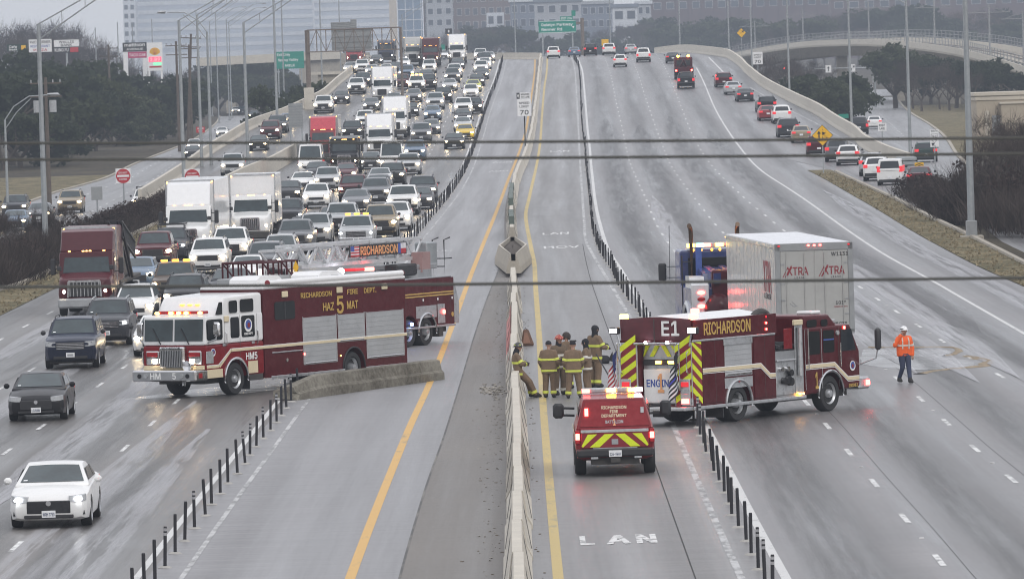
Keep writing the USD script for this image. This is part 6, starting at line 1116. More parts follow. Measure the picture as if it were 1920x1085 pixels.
def land(name, edge, zf, sd, mat):
    ys = np.concatenate([np.arange(-20, 500, 8.0), np.arange(500, 1200, 16.0), [1300, 1500, 1800, 2200, 2700, 3200]]); offs = np.array([0, .05, .6, 2, 4.5, 8, 14, 24, 45, 90, 200, 500, 1200])
    X0 = edge(np.clip(ys, 60, 1100)); t = np.clip((ys - 425) / 40, 0, 1)[:, None]; q = np.clip(offs / 5, 0, 1)[None]
    zt = zf(ys)[:, None]; zm = np.minimum(zmain(np.minimum(ys, 450)), 9)[:, None] - .02; Z = zt * q + (1 - q) * (zm * (1 - t) + zt * t) + 0 * q; Z = np.array(Z)
    Z[:, 0] = np.minimum(zmain(np.minimum(ys, 1000)), 99) - .03
    Z = Z + (meshkit.noise(np.stack(np.broadcast_arrays(ys[:, None] * .02, offs[None] * .03, 0.0 * Z), -1), 3) - .5) * np.clip((offs[None] - 30) / 40, 0, 1) * .4
    P = np.stack(np.broadcast_arrays(X0[:, None] + sd * offs[None], ys[:, None], Z), -1); return obj(name, MB().grid(P if sd > 0 else P[:, ::-1]), mat, smooth=True, kind='structure')
land('ground', cLeftEdge, zleft, -1, 'earth'); land('ground', cRightEdge, zright, 1, 'earth')
P = np.array([[(x, y, z) for x in (-400, 400)] for y, z in ((1120, -1), (1500, 3), (2400, 7), (3200, 9))]); obj('ground', MB().grid(P), 'earth', kind='structure')
strip('grass_verge', curbL, cA, zmain, 'dry_grass', ys=np.arange(225, 430, 6.0), off=.02, cols=5, kind='stuff', label='strip of dry winter grass left of the traffic jam')
tag(stage.GetPrimAtPath('/World/grass_verge'), cat='grass')
g = strip('grass_verge', cN, curbR, zmain, 'dry_grass', ys=np.arange(250, 475, 6.0), off=.03, cols=6, kind='stuff', label='band of dry winter grass between the highway shoulder and the brush'); tag(stage.GetPrimAtPath(g), cat='grass')
for f, ys in ((curbL, np.arange(235, 420, 6.0)), (curbR, np.arange(255, 470, 6.0))): obj('kerb', sweep(np.stack([f(ys), ys, zmain(ys) - .1], 1), [(-.12, 0), (-.12, .26), (.12, .26), (.12, 0)]), 'concrete', kind='structure')
yF = np.concatenate([np.arange(300, 700, 8.0), np.arange(700, 1300, 16.0)])
cRampL = curbR; cRampR = line([(1900, 405), (1830, 375), (1760, 345), (1700, 317), (1665, 303), (1620, 280)])
strip('ramp', cRampL, cRampR, zmain, 'road_right', ys=np.arange(370, 512, 6.0), off=.02, ref=cRampR)
strip('frontage_road', fLl, fLr, zleft, 'road_frontage', ys=yF, off=.06, ref=fLl, cols=6); strip('frontage_road', fRl, fRr, zright, 'road_frontage', ys=yF, off=.06, ref=fRl, cols=6)
for f, zf in ((fLl, zleft), (fRr, zright)): obj('kerb', sweep(np.stack([f(yF), yF, zf(yF)], 1), [(-.15, -.1), (-.15, .18), (.15, .18), (.15, -.1)]), 'concrete', kind='structure')
for f, zf, t in ((fLl, zleft, .33), (fLl, zleft, .66)):
    m = MB()
    for y in np.arange(420, 900, 12.19): yy = np.array([y, y + 3]); x = fLl(yy) * (1 - t) + fLr(yy) * t; z = zf(yy) + .07; m.grid(np.stack([np.stack([x - .07, yy, z], -1), np.stack([x + .07, yy, z], -1)], 1))
    obj('lane_line', m, 'mark_dash', kind='structure')
m = MB()
for y in np.arange(470, 900, 12.19): yy = np.array([y, y + 3]); x = fRl(yy) * .5 + fRr(yy) * .5; z = zright(yy) + .07; m.grid(np.stack([np.stack([x - .07, yy, z], -1), np.stack([x + .07, yy, z], -1)], 1))
obj('lane_line', m, 'mark_dash', kind='structure')
for f0, f1, dd, lab in ((fLl, None, -1, 'l'),):
    gl = strip('lawn', const(fLl, -60), const(fLl, -.2), zleft, 'dry_grass', ys=np.arange(430, 640, 10.0), off=.05, cols=5, kind='stuff', label='dry lawn beyond the left frontage road'); tag(stage.GetPrimAtPath(gl), cat='grass')
gl = strip('lawn', const(fRr, .2), const(fRr, 16), zright, 'dry_grass', ys=np.arange(560, 1000, 12.0), off=.05, cols=5, kind='stuff', label='dry lawn beyond the right frontage road'); tag(stage.GetPrimAtPath(gl), cat='grass')
# ---------------------------------------------------------------- vegetation
def leaf_mat(name, a, b, tr=.25):
    n = {'oi': ('object_info', {}), 'geo': ('geometry', {}), 'n': ('noise_texture', {'scale': .55, 'detail': 4}), 'ad': ('math', {'math_type': 'multiply_add', 'value2': .5}), 'h': ('math', {'math_type': 'multiply', 'value2': .6}), 'r': ('rgb_ramp', {'ramp': [(.3, a), (.75, b)]}), 'p': ('principled_bsdf', {'roughness': .75, 'specular_ior_level': .2}), 't': ('translucent_bsdf', {}), 'm': ('mix_closure', {'fac': tr})}
    _mats[name] = usdkit.material(stage, '/World/Looks/' + name, n, [('geo.position', 'n.vector'), ('oi.random', 'ad.value1'), ('n.fac', 'h.value1'), ('h.value', 'ad.value3'), ('ad.value', 'r.fac'), ('r.color', 'p.base_color'), ('r.color', 't.color'), ('p.BSDF', 'm.closure1'), ('t.BSDF', 'm.closure2')], surface='m.closure')
leaf_mat('leaf_oak', (.018, .027, .014), (.046, .056, .026)); leaf_mat('leaf_brown', (.055, .036, .026), (.10, .07, .052), .1); leaf_mat('twig', (.028, .021, .018), (.062, .048, .042), .0); leaf_mat('hedge_leaf', (.020, .013, .012), (.045, .030, .026), .1)
pm('bark', (.075, .060, .050), .9, var=.3, scale=6)
def leaves(C, size, r, n, flat=.6):
    c = C[r.integers(0, len(C), n)] if len(C) != n else C
    a = r.normal(0, 1, (n, 3)); a /= np.linalg.norm(a, axis=1)[:, None]; b = np.cross(a, r.normal(0, 1, (n, 3))); b /= np.linalg.norm(b, axis=1)[:, None]; s = size * r.uniform(.6, 1.4, (n, 1))
    V = np.stack([c + a * s, c + b * s * flat, c - a * s, c - b * s * flat], 1).reshape(-1, 3); k = np.arange(n)[:, None] * 4; return V, np.vstack([k + [0, 1, 2], k + [0, 2, 3]])
def limbs(r, depth, n0, L0, spread, up=.5, trunk=2.2, r0=.26):
    out = []; tips = []
    def go(p, d, L, rad, k):
        e = p + d * L; mid = (p + e) / 2 + r.normal(0, .06 * L, 3); out.append((np.array([p, mid, e]), np.array([rad, rad * .85, rad * .66])))
        if k == 0: tips.append(e); return
        for _ in range(r.integers(2, 4)):
            v = d + r.normal(0, spread, 3); v[2] += up * .3; v /= np.linalg.norm(v); go(e, v, L * r.uniform(.6, .88), rad * .62, k - 1)
    p = np.array([0, 0, 0.0]); t = np.array([r.normal(0, .1), r.normal(0, .1), trunk]); out.append((np.array([p, t * .5, t]), np.array([r0 * 1.25, r0, r0 * .9])))
    for i in range(n0):
        a = 2 * math.pi * (i + r.random() * .6) / n0; v = np.array([math.cos(a) * spread * 1.5, math.sin(a) * spread * 1.5, .9 + r.random() * .3]); v /= np.linalg.norm(v); go(t, v, L0, r0 * .6, depth)
    return out, np.array(tips)
def oak_proto(i, seed):
    r = np.random.default_rng(seed); p = proto(f'oak_tree_{i}'); L, tips = limbs(r, 2, 5, 2.3, .62); m = MB()
    for P, R in L: m.tube(P, R, 5, cap=False)
    obj('trunk', m, 'bark', p, smooth=True)
    C = []
    for t in tips:
        k = r.integers(80, 150); s = r.uniform(.8, 1.5); q = r.normal(0, 1, (k, 3)); q /= np.linalg.norm(q, axis=1)[:, None]; q *= (r.random((k, 1)) ** .45) * s; q[:, 2] *= .7; C.append(t + q)
    C = np.vstack(C); v, f = leaves(C, .24, r, len(C)); obj('crown', MB().add(v, f), 'leaf_oak', p, kind='stuff'); return p, float(np.percentile(C[:, 2], 99.5))
def bare_proto(i, seed, mat='twig'):
    r = np.random.default_rng(seed); p = proto(f'bare_tree_{i}'); L, tips = limbs(r, 3, 4, 2.2, .5, .9, 1.8, .17); m = MB()
    for P, R in L: m.tube(P, R, 4, cap=False)
    obj('trunk', m, 'bark', p, smooth=True); V, F, n = [], [], 0
    for t in tips:
        for _ in range(26):
            d = r.normal(0, .55, 3) + (0, 0, .75); d /= np.linalg.norm(d); a = t - np.array([0, 0, .3 * r.random()]) + r.normal(0, .22, 3); b = a + d * r.uniform(.5, 1.4); s = np.cross(d, r.normal(0, 1, 3)); s = s / np.linalg.norm(s) * .018; V += [a - s, a + s, b]; F.append((n, n + 1, n + 2)); n += 3
    obj('crown', MB().add(V, F), mat, p, kind='stuff'); return p, float(tips[:, 2].max() + .7)
def shrub_proto(i, seed, tw=620, h=2.4, mat='twig', leafy=0):
    r = np.random.default_rng(seed); p = proto(f'shrub_{i}'); V, F, n = [], [], 0
    for _ in range(tw):
        a = np.array([r.normal(0, .55), r.normal(0, .55), r.uniform(0, h * .45)]); d = np.array([r.normal(0, .34) + a[0] * .25, r.normal(0, .34) + a[1] * .25, 1.0]); d /= np.linalg.norm(d); L = r.uniform(.4, 1) * h * .62; b = a + d * L; s = np.cross(d, r.normal(0, 1, 3)); s = s / np.linalg.norm(s) * r.uniform(.008, .02); V += [a - s, a + s, b]; F.append((n, n + 1, n + 2)); n += 3
    obj('twigs', MB().add(V, F), mat, p, kind='stuff')
    if leafy: q = r.normal(0, 1, (leafy, 3)); q = q / np.linalg.norm(q, axis=1)[:, None] * (r.random((leafy, 1)) ** .4) * (.95, .95, h * .48) + (0, 0, h * .46); v, f = leaves(q, .07, r, leafy); obj('leaves', MB().add(v, f), 'hedge_leaf', p, kind='stuff')
    return p, h
def vegetation():
    oaks = [oak_proto(i, 20 + i) for i in range(4)]; bares = [bare_proto(i, 40 + i) for i in range(3)] + [bare_proto(3, 50, 'leaf_brown')]; r = np.random.default_rng(9)
    PL = {}; N9 = 'first second third fourth fifth sixth seventh eighth ninth'.split(); ORDW = N9 + 'tenth eleventh twelfth thirteenth fourteenth fifteenth sixteenth seventeenth eighteenth nineteenth twentieth'.split() + ['twenty ' + q for q in N9] + ['thirtieth'] + ['thirty ' + q for q in N9]
    def plant(name, protos, px, top, d, zf, lab, grp, sx=1.0, sink=0.0):
        if grp: PL.setdefault(lab, []).append((px, len(PL.get(lab, [])), name, protos, top, d, zf, grp, sx, sink)); return
        return plant1(name, protos, px, top, d, zf, lab, grp, sx, sink)
    def plant1(name, protos, px, top, d, zf, lab, grp, sx=1.0, sink=0.0):
        pr, h = protos[r.integers(0, len(protos))]; x = at(px, 200, d)[0]; z = float(zf(d)) - sink; zt = at(px, top, d)[2]; s = max(zt - z, 1.5) / h; q = copy(pr, name, (x, d, z), r.uniform(0, 6.28), lab, 'tree' if 'tree' in name else 'shrub', grp, s=(s * sx, s * sx, s)); return q
    for px, top, d in ((18, 135, 700), (62, 112, 780), (120, 100, 860), (150, 150, 790), (205, 158, 860), (250, 150, 880), (290, 144, 900), (326, 154, 930), (95, 185, 720), (180, 200, 790), (250, 200, 850), (308, 205, 920), (35, 190, 680), (342, 190, 960), (222, 180, 840), (130, 170, 760), (-15, 150, 680), (70, 215, 690), (150, 220, 760), (215, 215, 830), (285, 220, 890), (5, 215, 670)): plant('oak_tree', oaks, px, top, d, zleft, 'dark live oak beyond the left frontage road', 'live oaks left of the frontage road', 1.1, 1.7)
    for px, top, d in ((396, 128, 1330), (432, 118, 1360), (468, 112, 1380), (502, 120, 1360), (450, 140, 1320), (412, 145, 1310), (495, 140, 1320), (530, 150, 1300), (380, 150, 1250)): plant('oak_tree', oaks, px, top, d, zleft, 'hazy live oak beyond the far bend of the frontage road', 'live oaks beyond the frontage bend', 1.15, 1.5)
    for px, top, d, lab in ((548, 160, 760, 'round dark shrub at the foot of the big sign column'), (600, 165, 790, 'dark shrub behind the left concrete wall, right of the sign column')): plant('evergreen_shrub', oaks, px, top, d, zleft, lab, None, 1.0, 2.2)
    for px, top, d in ((30, 46, 1100), (75, 40, 1160), (112, 55, 1150), (150, 62, 1100), (8, 66, 1000), (178, 84, 1100), (55, 60, 1050), (130, 75, 1000), (95, 70, 980), (250, 122, 900), (272, 132, 900), (340, 124, 900), (222, 118, 950), (205, 104, 1000), (320, 140, 860), (165, 120, 900)): plant('bare_tree', bares[:3], px, top, d + 190, zleft, 'bare grey winter tree behind the live oaks at upper left', 'bare trees at upper left', 1.1)
    for px, top in ((845, 62), (870, 56), (898, 48), (925, 50), (952, 58), (985, 66), (1020, 72), (1060, 70), (1100, 60), (1128, 50), (1160, 55), (1195, 44), (1225, 38), (1258, 46), (1292, 34), (1330, 42), (1366, 36), (1402, 46), (1440, 52), (835, 78), (885, 72), (940, 76), (1000, 80), (1080, 76), (1145, 72), (1210, 64), (1275, 62), (1345, 60), (1420, 66)): plant('oak_tree', oaks if r.random() < .75 else bares, px, top, 1950 + r.uniform(-60, 160), zleft, 'hazy tree in the belt beyond the crest of the highway', 'trees beyond the crest', 1.25)
    for px, top, d in ((1452, 100, 1000), (1475, 108, 980), (1500, 112, 1000), (1462, 120, 900), (1520, 120, 1010)): plant('bare_tree', bares, px, top, d, zright, 'bare brown tree over the right wall before the round shrubs', 'bare trees behind the right wall', 1.2)
    for k, (px, top, d) in enumerate(((1530, 148, 800), (1558, 140, 810), (1575, 158, 790))): plant('evergreen_shrub', oaks, px, top, d, zright, ('leftmost', 'tallest', 'rightmost')[k] + ' of the three dark green shrubs over the right wall', None, 1.1, 2.6)
    for px, top, d in ((1680, 86, 960), (1792, 112, 930), (1838, 116, 900), (1885, 118, 880), (1862, 104, 960), (1745, 118, 1000), (1915, 112, 900)): plant('oak_tree', oaks, px, top, d, zright, 'dark green tree in front of the rail viaduct on the right', 'green trees before the viaduct', 1.1, 1.2)
    for px, top, d in ((1712, 112, 940), (1728, 120, 900), (1762, 112, 920), (1780, 128, 900), (1700, 125, 980), (1815, 130, 860)): plant('bare_tree', bares, px, top, d, zright, 'bare tree in front of the rail viaduct on the right', 'bare trees before the viaduct', 1.1)
    for px, top in ((1455, 50), (1490, 38), (1530, 34), (1570, 26), (1612, 22), (1650, 14), (1690, 12), (1735, 26), (1775, 34), (1822, 18), (1862, 12), (1905, 20), (1550, 48), (1640, 44), (1720, 44), (1800, 44), (1880, 44)): plant('oak_tree', oaks if r.random() < .6 else bares, px, top, 1850 + r.uniform(-50, 120), zright, 'hazy tree behind the rail viaduct at upper right', 'trees behind the viaduct', 1.3)
    for lab, L in PL.items():
        for i, (px, _, name, protos, top, d, zf, grp, sx, sink) in enumerate(sorted(L, key=lambda q: q[:2])): plant1(name, protos, px, top, d, zf, f'{lab}, {ORDW[i]} from the left', grp, sx, sink)
    shr = [shrub_proto(i, 60 + i) for i in range(3)]; hed = [shrub_proto(3 + i, 70 + i, 300, 1.9, 'twig', 900) for i in range(2)]
    def brush(P, x, y, z, h, sx, lab, grp): pr, hh = P[r.integers(0, len(P))]; copy(pr, 'shrub', (x, y, z), r.uniform(0, 6.28), lab, 'shrub', grp, s=(sx, sx, h / hh))
    for _ in range(105):
        y = r.uniform(296, 442); a, b = float(curbL(y)) - .6, float(fLr(y)) + 1.2
        if a - b < 1: continue
        t = r.random(); x = a + (b - a) * t; hgt = np.interp(y, [290, 360, 400, 445], [2.9, 2.0, 1.4, 1.1]) * r.uniform(.8, 1.15); brush(shr if r.random() < .72 else hed, x, y, float(zmain(y)) * (1 - t) + float(zleft(y)) * t - .1, hgt, r.uniform(1.1, 1.6), 'bare brown shrub in the thicket between the truck lane and the left frontage road', 'bare shrubs in the left thicket')
    for _ in range(40):
        y = r.uniform(372, 455); x = float(curbL(y)) - r.uniform(.8, 2.2); brush(hed, x, y, float(zmain(y)) - .15, r.uniform(1.3, 1.8), 1.1, 'dark clipped shrub in the hedge behind the white box trucks, left', 'hedge shrubs behind the white trucks')
    for _ in range(36):
        y = r.uniform(350, 398); x = float(curbR(y)) + r.uniform(.9, 3.2); brush(hed, x, y, float(zmain(y)) - .2, r.uniform(1.3, 2.0), 1.15, 'dark hedge shrub at the edge of the right grass band', 'hedge shrubs at the right grass band')
    for _ in range(120):
        y = r.uniform(262, 385); x = float(curbR(y)) + r.uniform(1.4, 15); brush(shr if r.random() < .7 else hed, x, y, float(zmain(y)) * .7 + float(zright(y)) * .3 - .1, r.uniform(2.4, 4.4), r.uniform(1.1, 1.7), 'bare brown shrub in the thicket right of the grass band', 'bare shrubs in the right thicket')
    for _ in range(16):
        y = r.uniform(300, 380); x = float(curbR(y)) + r.uniform(4, 15); pr, hh = bares[r.integers(0, 3)]; s = r.uniform(4.6, 6.6) / hh; copy(pr, 'bare_tree', (x, y, float(zright(y)) - .1), r.uniform(0, 6.28), 'small bare tree growing out of the right thicket', 'tree', 'small bare trees in the right thicket', s=s)
    for _ in range(8):
        y = r.uniform(330, 380); x = float(curbL(y)) - r.uniform(2, 6); pr, hh = bares[r.integers(0, 3)]; s = r.uniform(2.8, 3.4) / hh; copy(pr, 'bare_tree', (x, y, float(zleft(y)) - .1), r.uniform(0, 6.28), 'small bare tree growing out of the left thicket', 'tree', 'small bare trees in the left thicket', s=s)
pm('tuft', (.22, .18, .11), .9, var=.35, scale=2)
def tufts():
    r = np.random.default_rng(31); V, F = [], []
    for L, R, y0, y1, n in ((cN, curbR, 255, 462, 2300), (curbL, cA, 240, 415, 1200)):
        y = y0 + (y1 - y0) * r.random(n); t = r.random(n); x = L(y) * (1 - t) + R(y) * t; z = zmain(y) + .01
        for k in range(n):
            h = r.uniform(.05, .16); a = r.uniform(0, 6.28); q = np.array([math.cos(a), math.sin(a), 0]) * r.uniform(.04, .12); p = np.array([x[k], y[k], z[k]]); F.append((len(V), len(V) + 1, len(V) + 2)); V += [p - q, p + q, p + (r.normal(0, .05), r.normal(0, .05), h)]
    obj('grass_tufts', MB().add(V, F), 'tuft', label='tufts of dry grass standing on the two road verges', cat='grass', kind='stuff')
# ---------------------------------------------------------------- poles, signs, wires
def light_pole(px, py, top, d, lab, arm=1, zf=None, hgt=None, w=.13, lum=True, flat=False, plinth=False, alen=5.2):
    x, y, z = at(px, py, d); z0 = float(zf(d)) if zf is not None else z; zt = at(px, top, d)[2] if hgt is None else z0 + hgt
    p = thing('street_light', lab, 'street light', (x, y, z0)); H = zt - z0
    obj('pole', MB().tube([(0, 0, 0), (0, 0, H)], [w, w * .62], 10), 'galvanised', p, smooth=40); obj('pole_base', MB().rbox(-.28, .28, -.28, .28, 0, .9 if plinth else .3, .03), 'pole_grey', p)
    if plinth: obj('plinth', MB().rbox(-.6, .6, -.6, .6, -.4, .12, .04), 'concrete', p)
    if arm:
        up = 2.6; a = MB(); A, B, E = np.array([0, 0, H]), np.array([0, 0, H - .85]), np.array([arm * alen, 0, H + up]); t = lambda s, q: A * (1 - q) + E * q if s else B * (1 - q) + (E - (0, 0, .06)) * q
        if flat: a.tube([(0, 0, H), (arm * .7, 0, H + 1.0), (arm * 1.9, 0, H + 1.75), (arm * 3.4, 0, H + 1.8)], .05, 6).tube([(0, 0, H - .7), (arm * .9, 0, H + .55), (arm * 2.0, 0, H + 1.55)], .04, 6)
        else:
            a.tube([A, A * .45 + E * .55 + (0, 0, .08), E], .045, 6).tube([B, B * .45 + E * .55 - (0, 0, .02), E - (0, 0, .06)], .045, 6)
            for q in (.25, .5): a.bar(t(1, q), t(0, q), .04)
            a.tube([E - (arm * .1, 0, .05), E + (arm * .8, 0, .12), E + (arm * 1.6, 0, .12)], .045, 6)
        obj('arm', a, 'galvanised', p, smooth=40); e = np.array([arm * 3.4, 0, H + 1.8]) if flat else E + (arm * 1.6, 0, .1); obj('lamp_head', MB().hull([e + q for q in ((-.1, -.12, .06), (-.1, .12, .06), (-.1, 0, .14), (arm * .8, -.18, .02), (arm * .8, .18, .02), (arm * .7, 0, .16), (arm * .9, 0, -.06), (arm * .2, 0, -.10))]), 'lamp_glass', p, smooth=40)
    return p
def sign(name, lab, px0, py0, px1, py1, d, mat, base=None, draw=None, zf=None, post=.05, posts=1, back=False, cat='sign', extra=0.0, postmat='galvanised'):
    c = at((px0 + px1) / 2, (py0 + py1) / 2, d); u = FPX / d; w, h = (px1 - px0) / u / 2, (py1 - py0) / u / 2; z0 = float((zf or zmain)(d)) if base is None else base
    p = thing(name, lab, cat, (c[0], d, z0)); zc = c[2] - z0; b = obj('panel', MB().rbox(-w, w, -.02, .02, zc - h, zc + h, .008), mat, p)
    if posts: obj('post', MB().box(-post, post, .022, .022 + post * 2, 0, zc + h * .9), postmat, p) if posts == 1 else [obj('post', MB().box(sx * w * .8 - post, sx * w * .8 + post, .022, .022 + post * 2, 0, zc + h * .9), postmat, p) for sx in (-1, 1)]
    if draw: draw(b, w, h, zc)
    return p
def T(b, t, h, x, z, mat, width=None, y=-.021): return obj('lettering', MB().text(t, h, (x, y, z), (1, 0, 0), (0, 0, 1), .006, width=width), mat, b)
def diamond(lab, px, py, half, d, draw, zf=None, base=None):
    c = at(px, py, d); s = half * d / FPX; z0 = float((zf or zmain)(d)); p = thing('warning_sign', lab, 'sign', (c[0], d, z0)); zc = c[2] - z0
    obj('post', MB().box(-.04, .04, .03, .1, 0, zc), 'galvanised', p); b = obj('border', MB().slab([(0, 0, zc - s), (s, 0, zc), (0, 0, zc + s), (-s, 0, zc)], (0, 1, 0), .02), 'sign_black', p); q = s * .95
    obj('panel', MB().slab([(0, -.008, zc - q), (q, -.008, zc), (0, -.008, zc + q), (-q, -.008, zc)], (0, 1, 0), .006), 'sign_yellow', p)
    if draw: draw(p, s, zc)
    return p
def arrow(pts, w, y, mat, p, name='arrow'):
    m = MB(); P = [np.array([a, y, b]) for a, b in pts]
    for i in range(len(P) - 1): m.bar(P[i], P[i + 1], w, .006)
    d = P[-1] - P[-2]; d /= np.linalg.norm(d); s = np.array([d[2], 0, -d[0]]); m.slab([P[-1] + s * w * 1.5, P[-1] + d * w * 2.4, P[-1] - s * w * 1.5], (0, -1, 0), .006); return obj(name, m, mat, p)
def furniture():
    FO = ['left of the dark shop sign', 'between the sign cluster and the fuel price sign', 'just over the fuel price sign', 'leftmost in front of the banded tower', 'second in front of the banded tower', 'third in front of the banded tower', 'fourth in front of the banded tower', 'left of the gantry column', 'right of the gantry column', 'above the gantry panels', 'by the glass block', 'left of the green guide sign', 'right of the small yellow sign', 'right of the bank sign']
    light_pole(87, 495, 45, 345, 'tall street light rising from the left thicket, nearest on the left', 1, zleft, plinth=False, w=.17)
    light_pole(345, 335, 38, 470, 'street light left of the white box trucks, arm to the right', 1, zleft, w=.16); light_pole(378, 300, 28, 540, 'street light just right of the one by the white box trucks', 1, zleft, w=.15); light_pole(396, 300, 60, 545, 'street light with curved arm reaching left over the frontage road', -1, zleft, w=.15, flat=True, alen=4)
    light_pole(466, 330, 42, 500, 'street light standing between the exit ramp lanes', 1, zleft, w=.16); light_pole(519, 200, -14, 640, 'street light behind the exit ramp cars, arm out of frame', 1, zleft, w=.16)
    for px, py, top, d, s in ((532, 150, -8, 900, 'two'), (407, 120, 22, 1150, 'a'), (427, 122, 36, 1200, 'b'), (431, 110, 42, 1240, 'c'), (395, 115, 40, 1300, 'd'), (604, 150, -20, 820, 'e'), (756, 105, 28, 1000, 'f'), (286, 90, 36, 1100, 'g'), (222, 100, 42, 1050, 'h'), (249, 80, 43, 1150, 'i'), (180, 100, 52, 1000, 'j'), (637, 60, -10, 1100, 'k'), (967, 100, -10, 1000, 'l'), (1145, 85, -10, 1080, 'm')): light_pole(px, py, top, d, f'slim hazy far street light, {FO[[222, 249, 286, 395, 407, 427, 431, 532, 604, 637, 756, 967, 1145, 180].index(px)]}', 1 if s not in 'ghij' else 0, zleft, w=.13)
    light_pole(1822, 440, -12, on(1822, 447)[1] + 1, 'tallest street light, on a concrete plinth by the right thicket', 0, zmain, w=.2, plinth=True)
    for px, py, d, lab in ((1707, 290, 505, 'street light beside the chevron sign on the right'), (1597, 237, 640, 'street light behind the right wall, left of the frontage traffic'), (1480, 165, 760, 'street light behind the right wall near the red traffic lamp'), (1410, 118, 900, 'street light just left of the small right speed limit sign'), (1367, 88, 960, 'street light on the crest near the yellow diamond sign'), (1275, 85, 1000, 'street light on the crest above the right wall')): light_pole(px, py, -12, d, lab, -1, zright, w=.15)
    light_pole(14, 365, 225, 480, 'low street light at the left edge of the photograph with cobra head', 1, zleft, flat=True, w=.12)
    # road signs
    def sl(b, w, h, zc): T(b, 'SPEED', h * .24, 0, zc + h * .42, 'sign_black', w * 1.5); T(b, 'LIMIT', h * .24, 0, zc + h * .02, 'sign_black', w * 1.35); T(b, '70', h * .50, 0, zc - h * .80, 'sign_black', w * 1.2)
    d = on(985, 292)[1]; sign('speed_limit_sign', 'white SPEED LIMIT 70 sign on the median barrier with a small lane panel on top', 970, 186, 996, 218, d, 'sign_white', draw=sl, base=float(zmain(d)) + .8)
    def ml(b, w, h, zc): obj('symbol_panel', MB().box(-w, -w * .55, -.026, -.021, zc - h, zc + h), 'sign_black', b); obj('diamond', MB().slab([(-w * .78, -.028, zc - h * .7), (-w * .66, -.028, zc), (-w * .78, -.028, zc + h * .7), (-w * .90, -.028, zc)], (0, -1, 0), .004), 'sign_white', b); T(b, 'MANAGED', h * .6, w * .22, zc + h * .15, 'sign_black', w * 1.2); T(b, 'HOV LANE', h * .6, w * .22, zc - h * .75, 'sign_black', w * 1.2)
    sign('lane_sign', 'small black and white lane panel above the SPEED LIMIT 70 sign on the median', 968.5, 174, 995, 185.4, d, 'sign_white', draw=ml, base=float(zmain(d)) + .8)
    sign('speed_limit_sign', 'small white SPEED LIMIT 70 sign behind the right wall near the crest', 1411, 98, 1430, 121, 900, 'sign_white', draw=sl, zf=zright)
    diamond('yellow merge diamond with two black arrows in front of the maroon car on the ramp', 1542, 254, 20, on(1545, 325)[1], lambda p, s, zc: (arrow([(-.32 * s, zc - .55 * s), (-.32 * s, zc + .15 * s)], .12 * s, -.012, 'sign_black', p), arrow([(.42 * s, zc - .35 * s), (.40 * s, zc - .2 * s), (.16 * s, zc + .1 * s)], .13 * s, -.012, 'sign_black', p), obj('dashes', MB().box(-.02, .02, -.016, -.01, zc + .2 * s, zc + .35 * s).box(-.02, .02, -.016, -.01, zc + .5 * s, zc + .6 * s).box(-.02, .02, -.016, -.01, zc - .5 * s, zc - .1 * s), 'sign_black', p)))
    diamond('small yellow diamond sign above the right wall at the crest', 1390, 62, 9, 960, lambda p, s, zc: arrow([(-.3 * s, zc - .2 * s), (.2 * s, zc + .2 * s)], .2 * s, -.012, 'sign_black', p), zf=zright)
    def dne(b, w, h, zc): obj('disc', MB().cyl((0, -.03, zc), (0, -.021, zc), w * .97, 28), 'sign_red', b); obj('bar', MB().box(-w * .8, w * .8, -.036, -.031, zc - h * .14, zc + h * .14), 'sign_white', b); T(b, 'DO NOT', h * .22, 0, zc + h * .32, 'sign_white', w * 1.15, -.031); T(b, 'ENTER', h * .22, 0, zc - h * .56, 'sign_white', w * 1.0, -.031)
    sign('do_not_enter_sign', 'round red DO NOT ENTER sign on a post left of the white pickup with rack', 217, 316, 245, 344, 440, 'sign_white', draw=dne, zf=zleft); sign('do_not_enter_sign', 'red DO NOT ENTER sign half hidden behind the roof of the white box truck', 346, 317, 375, 346, 440, 'sign_white', draw=dne, zf=zleft)
    sign('rear_facing_sign', 'grey back of a small sign on a post in the left thicket', 171, 350, 192, 375, 420, 'sign_back', zf=zleft); sign('wrong_way_sign', 'small red WRONG WAY sign beyond the second street light', 368, 238, 384, 249, 620, 'sign_red', draw=lambda b, w, h, zc: (T(b, 'WRONG', h * .55, 0, zc + h * .15, 'sign_white', w * 1.5), T(b, 'WAY', h * .55, 0, zc - h * .7, 'sign_white', w)), zf=zleft)
    def slats(b, w, h, zc):
        for k in range(9): obj('slat', MB().box(-w, w, -.05, -.02, zc - h + 2 * h * k / 9, zc - h + 2 * h * (k + .55) / 9), 'sign_back', b)
    sign('rear_facing_sign', 'large ribbed grey back of a sign beside the exit ramp', 541, 194, 568, 240, 560, 'pole_grey', draw=slats, posts=2)
    c = sign('chevron_marker', 'yellow and black chevron panel on the end of the right wall', 1715, 305, 1732, 318, 462, 'sign_yellow', draw=lambda b, w, h, zc: [arrow_chev(b, w, h, zc + k * h * .62) for k in (-.9, 0, .9)], zf=zright)
    b = at(1713, 318, 466); q = thing('crash_cushion', 'grey ribbed steel crash cushion behind the yellow chevron panel', 'barrier', (b[0] - .3, 466, float(zmain(466)) - .6))
    for k in range(4): obj('rail', MB().rbox(-.75, .55, -.1, 4, .3 + .32 * k, .56 + .32 * k, .04), 'galvanised', q)
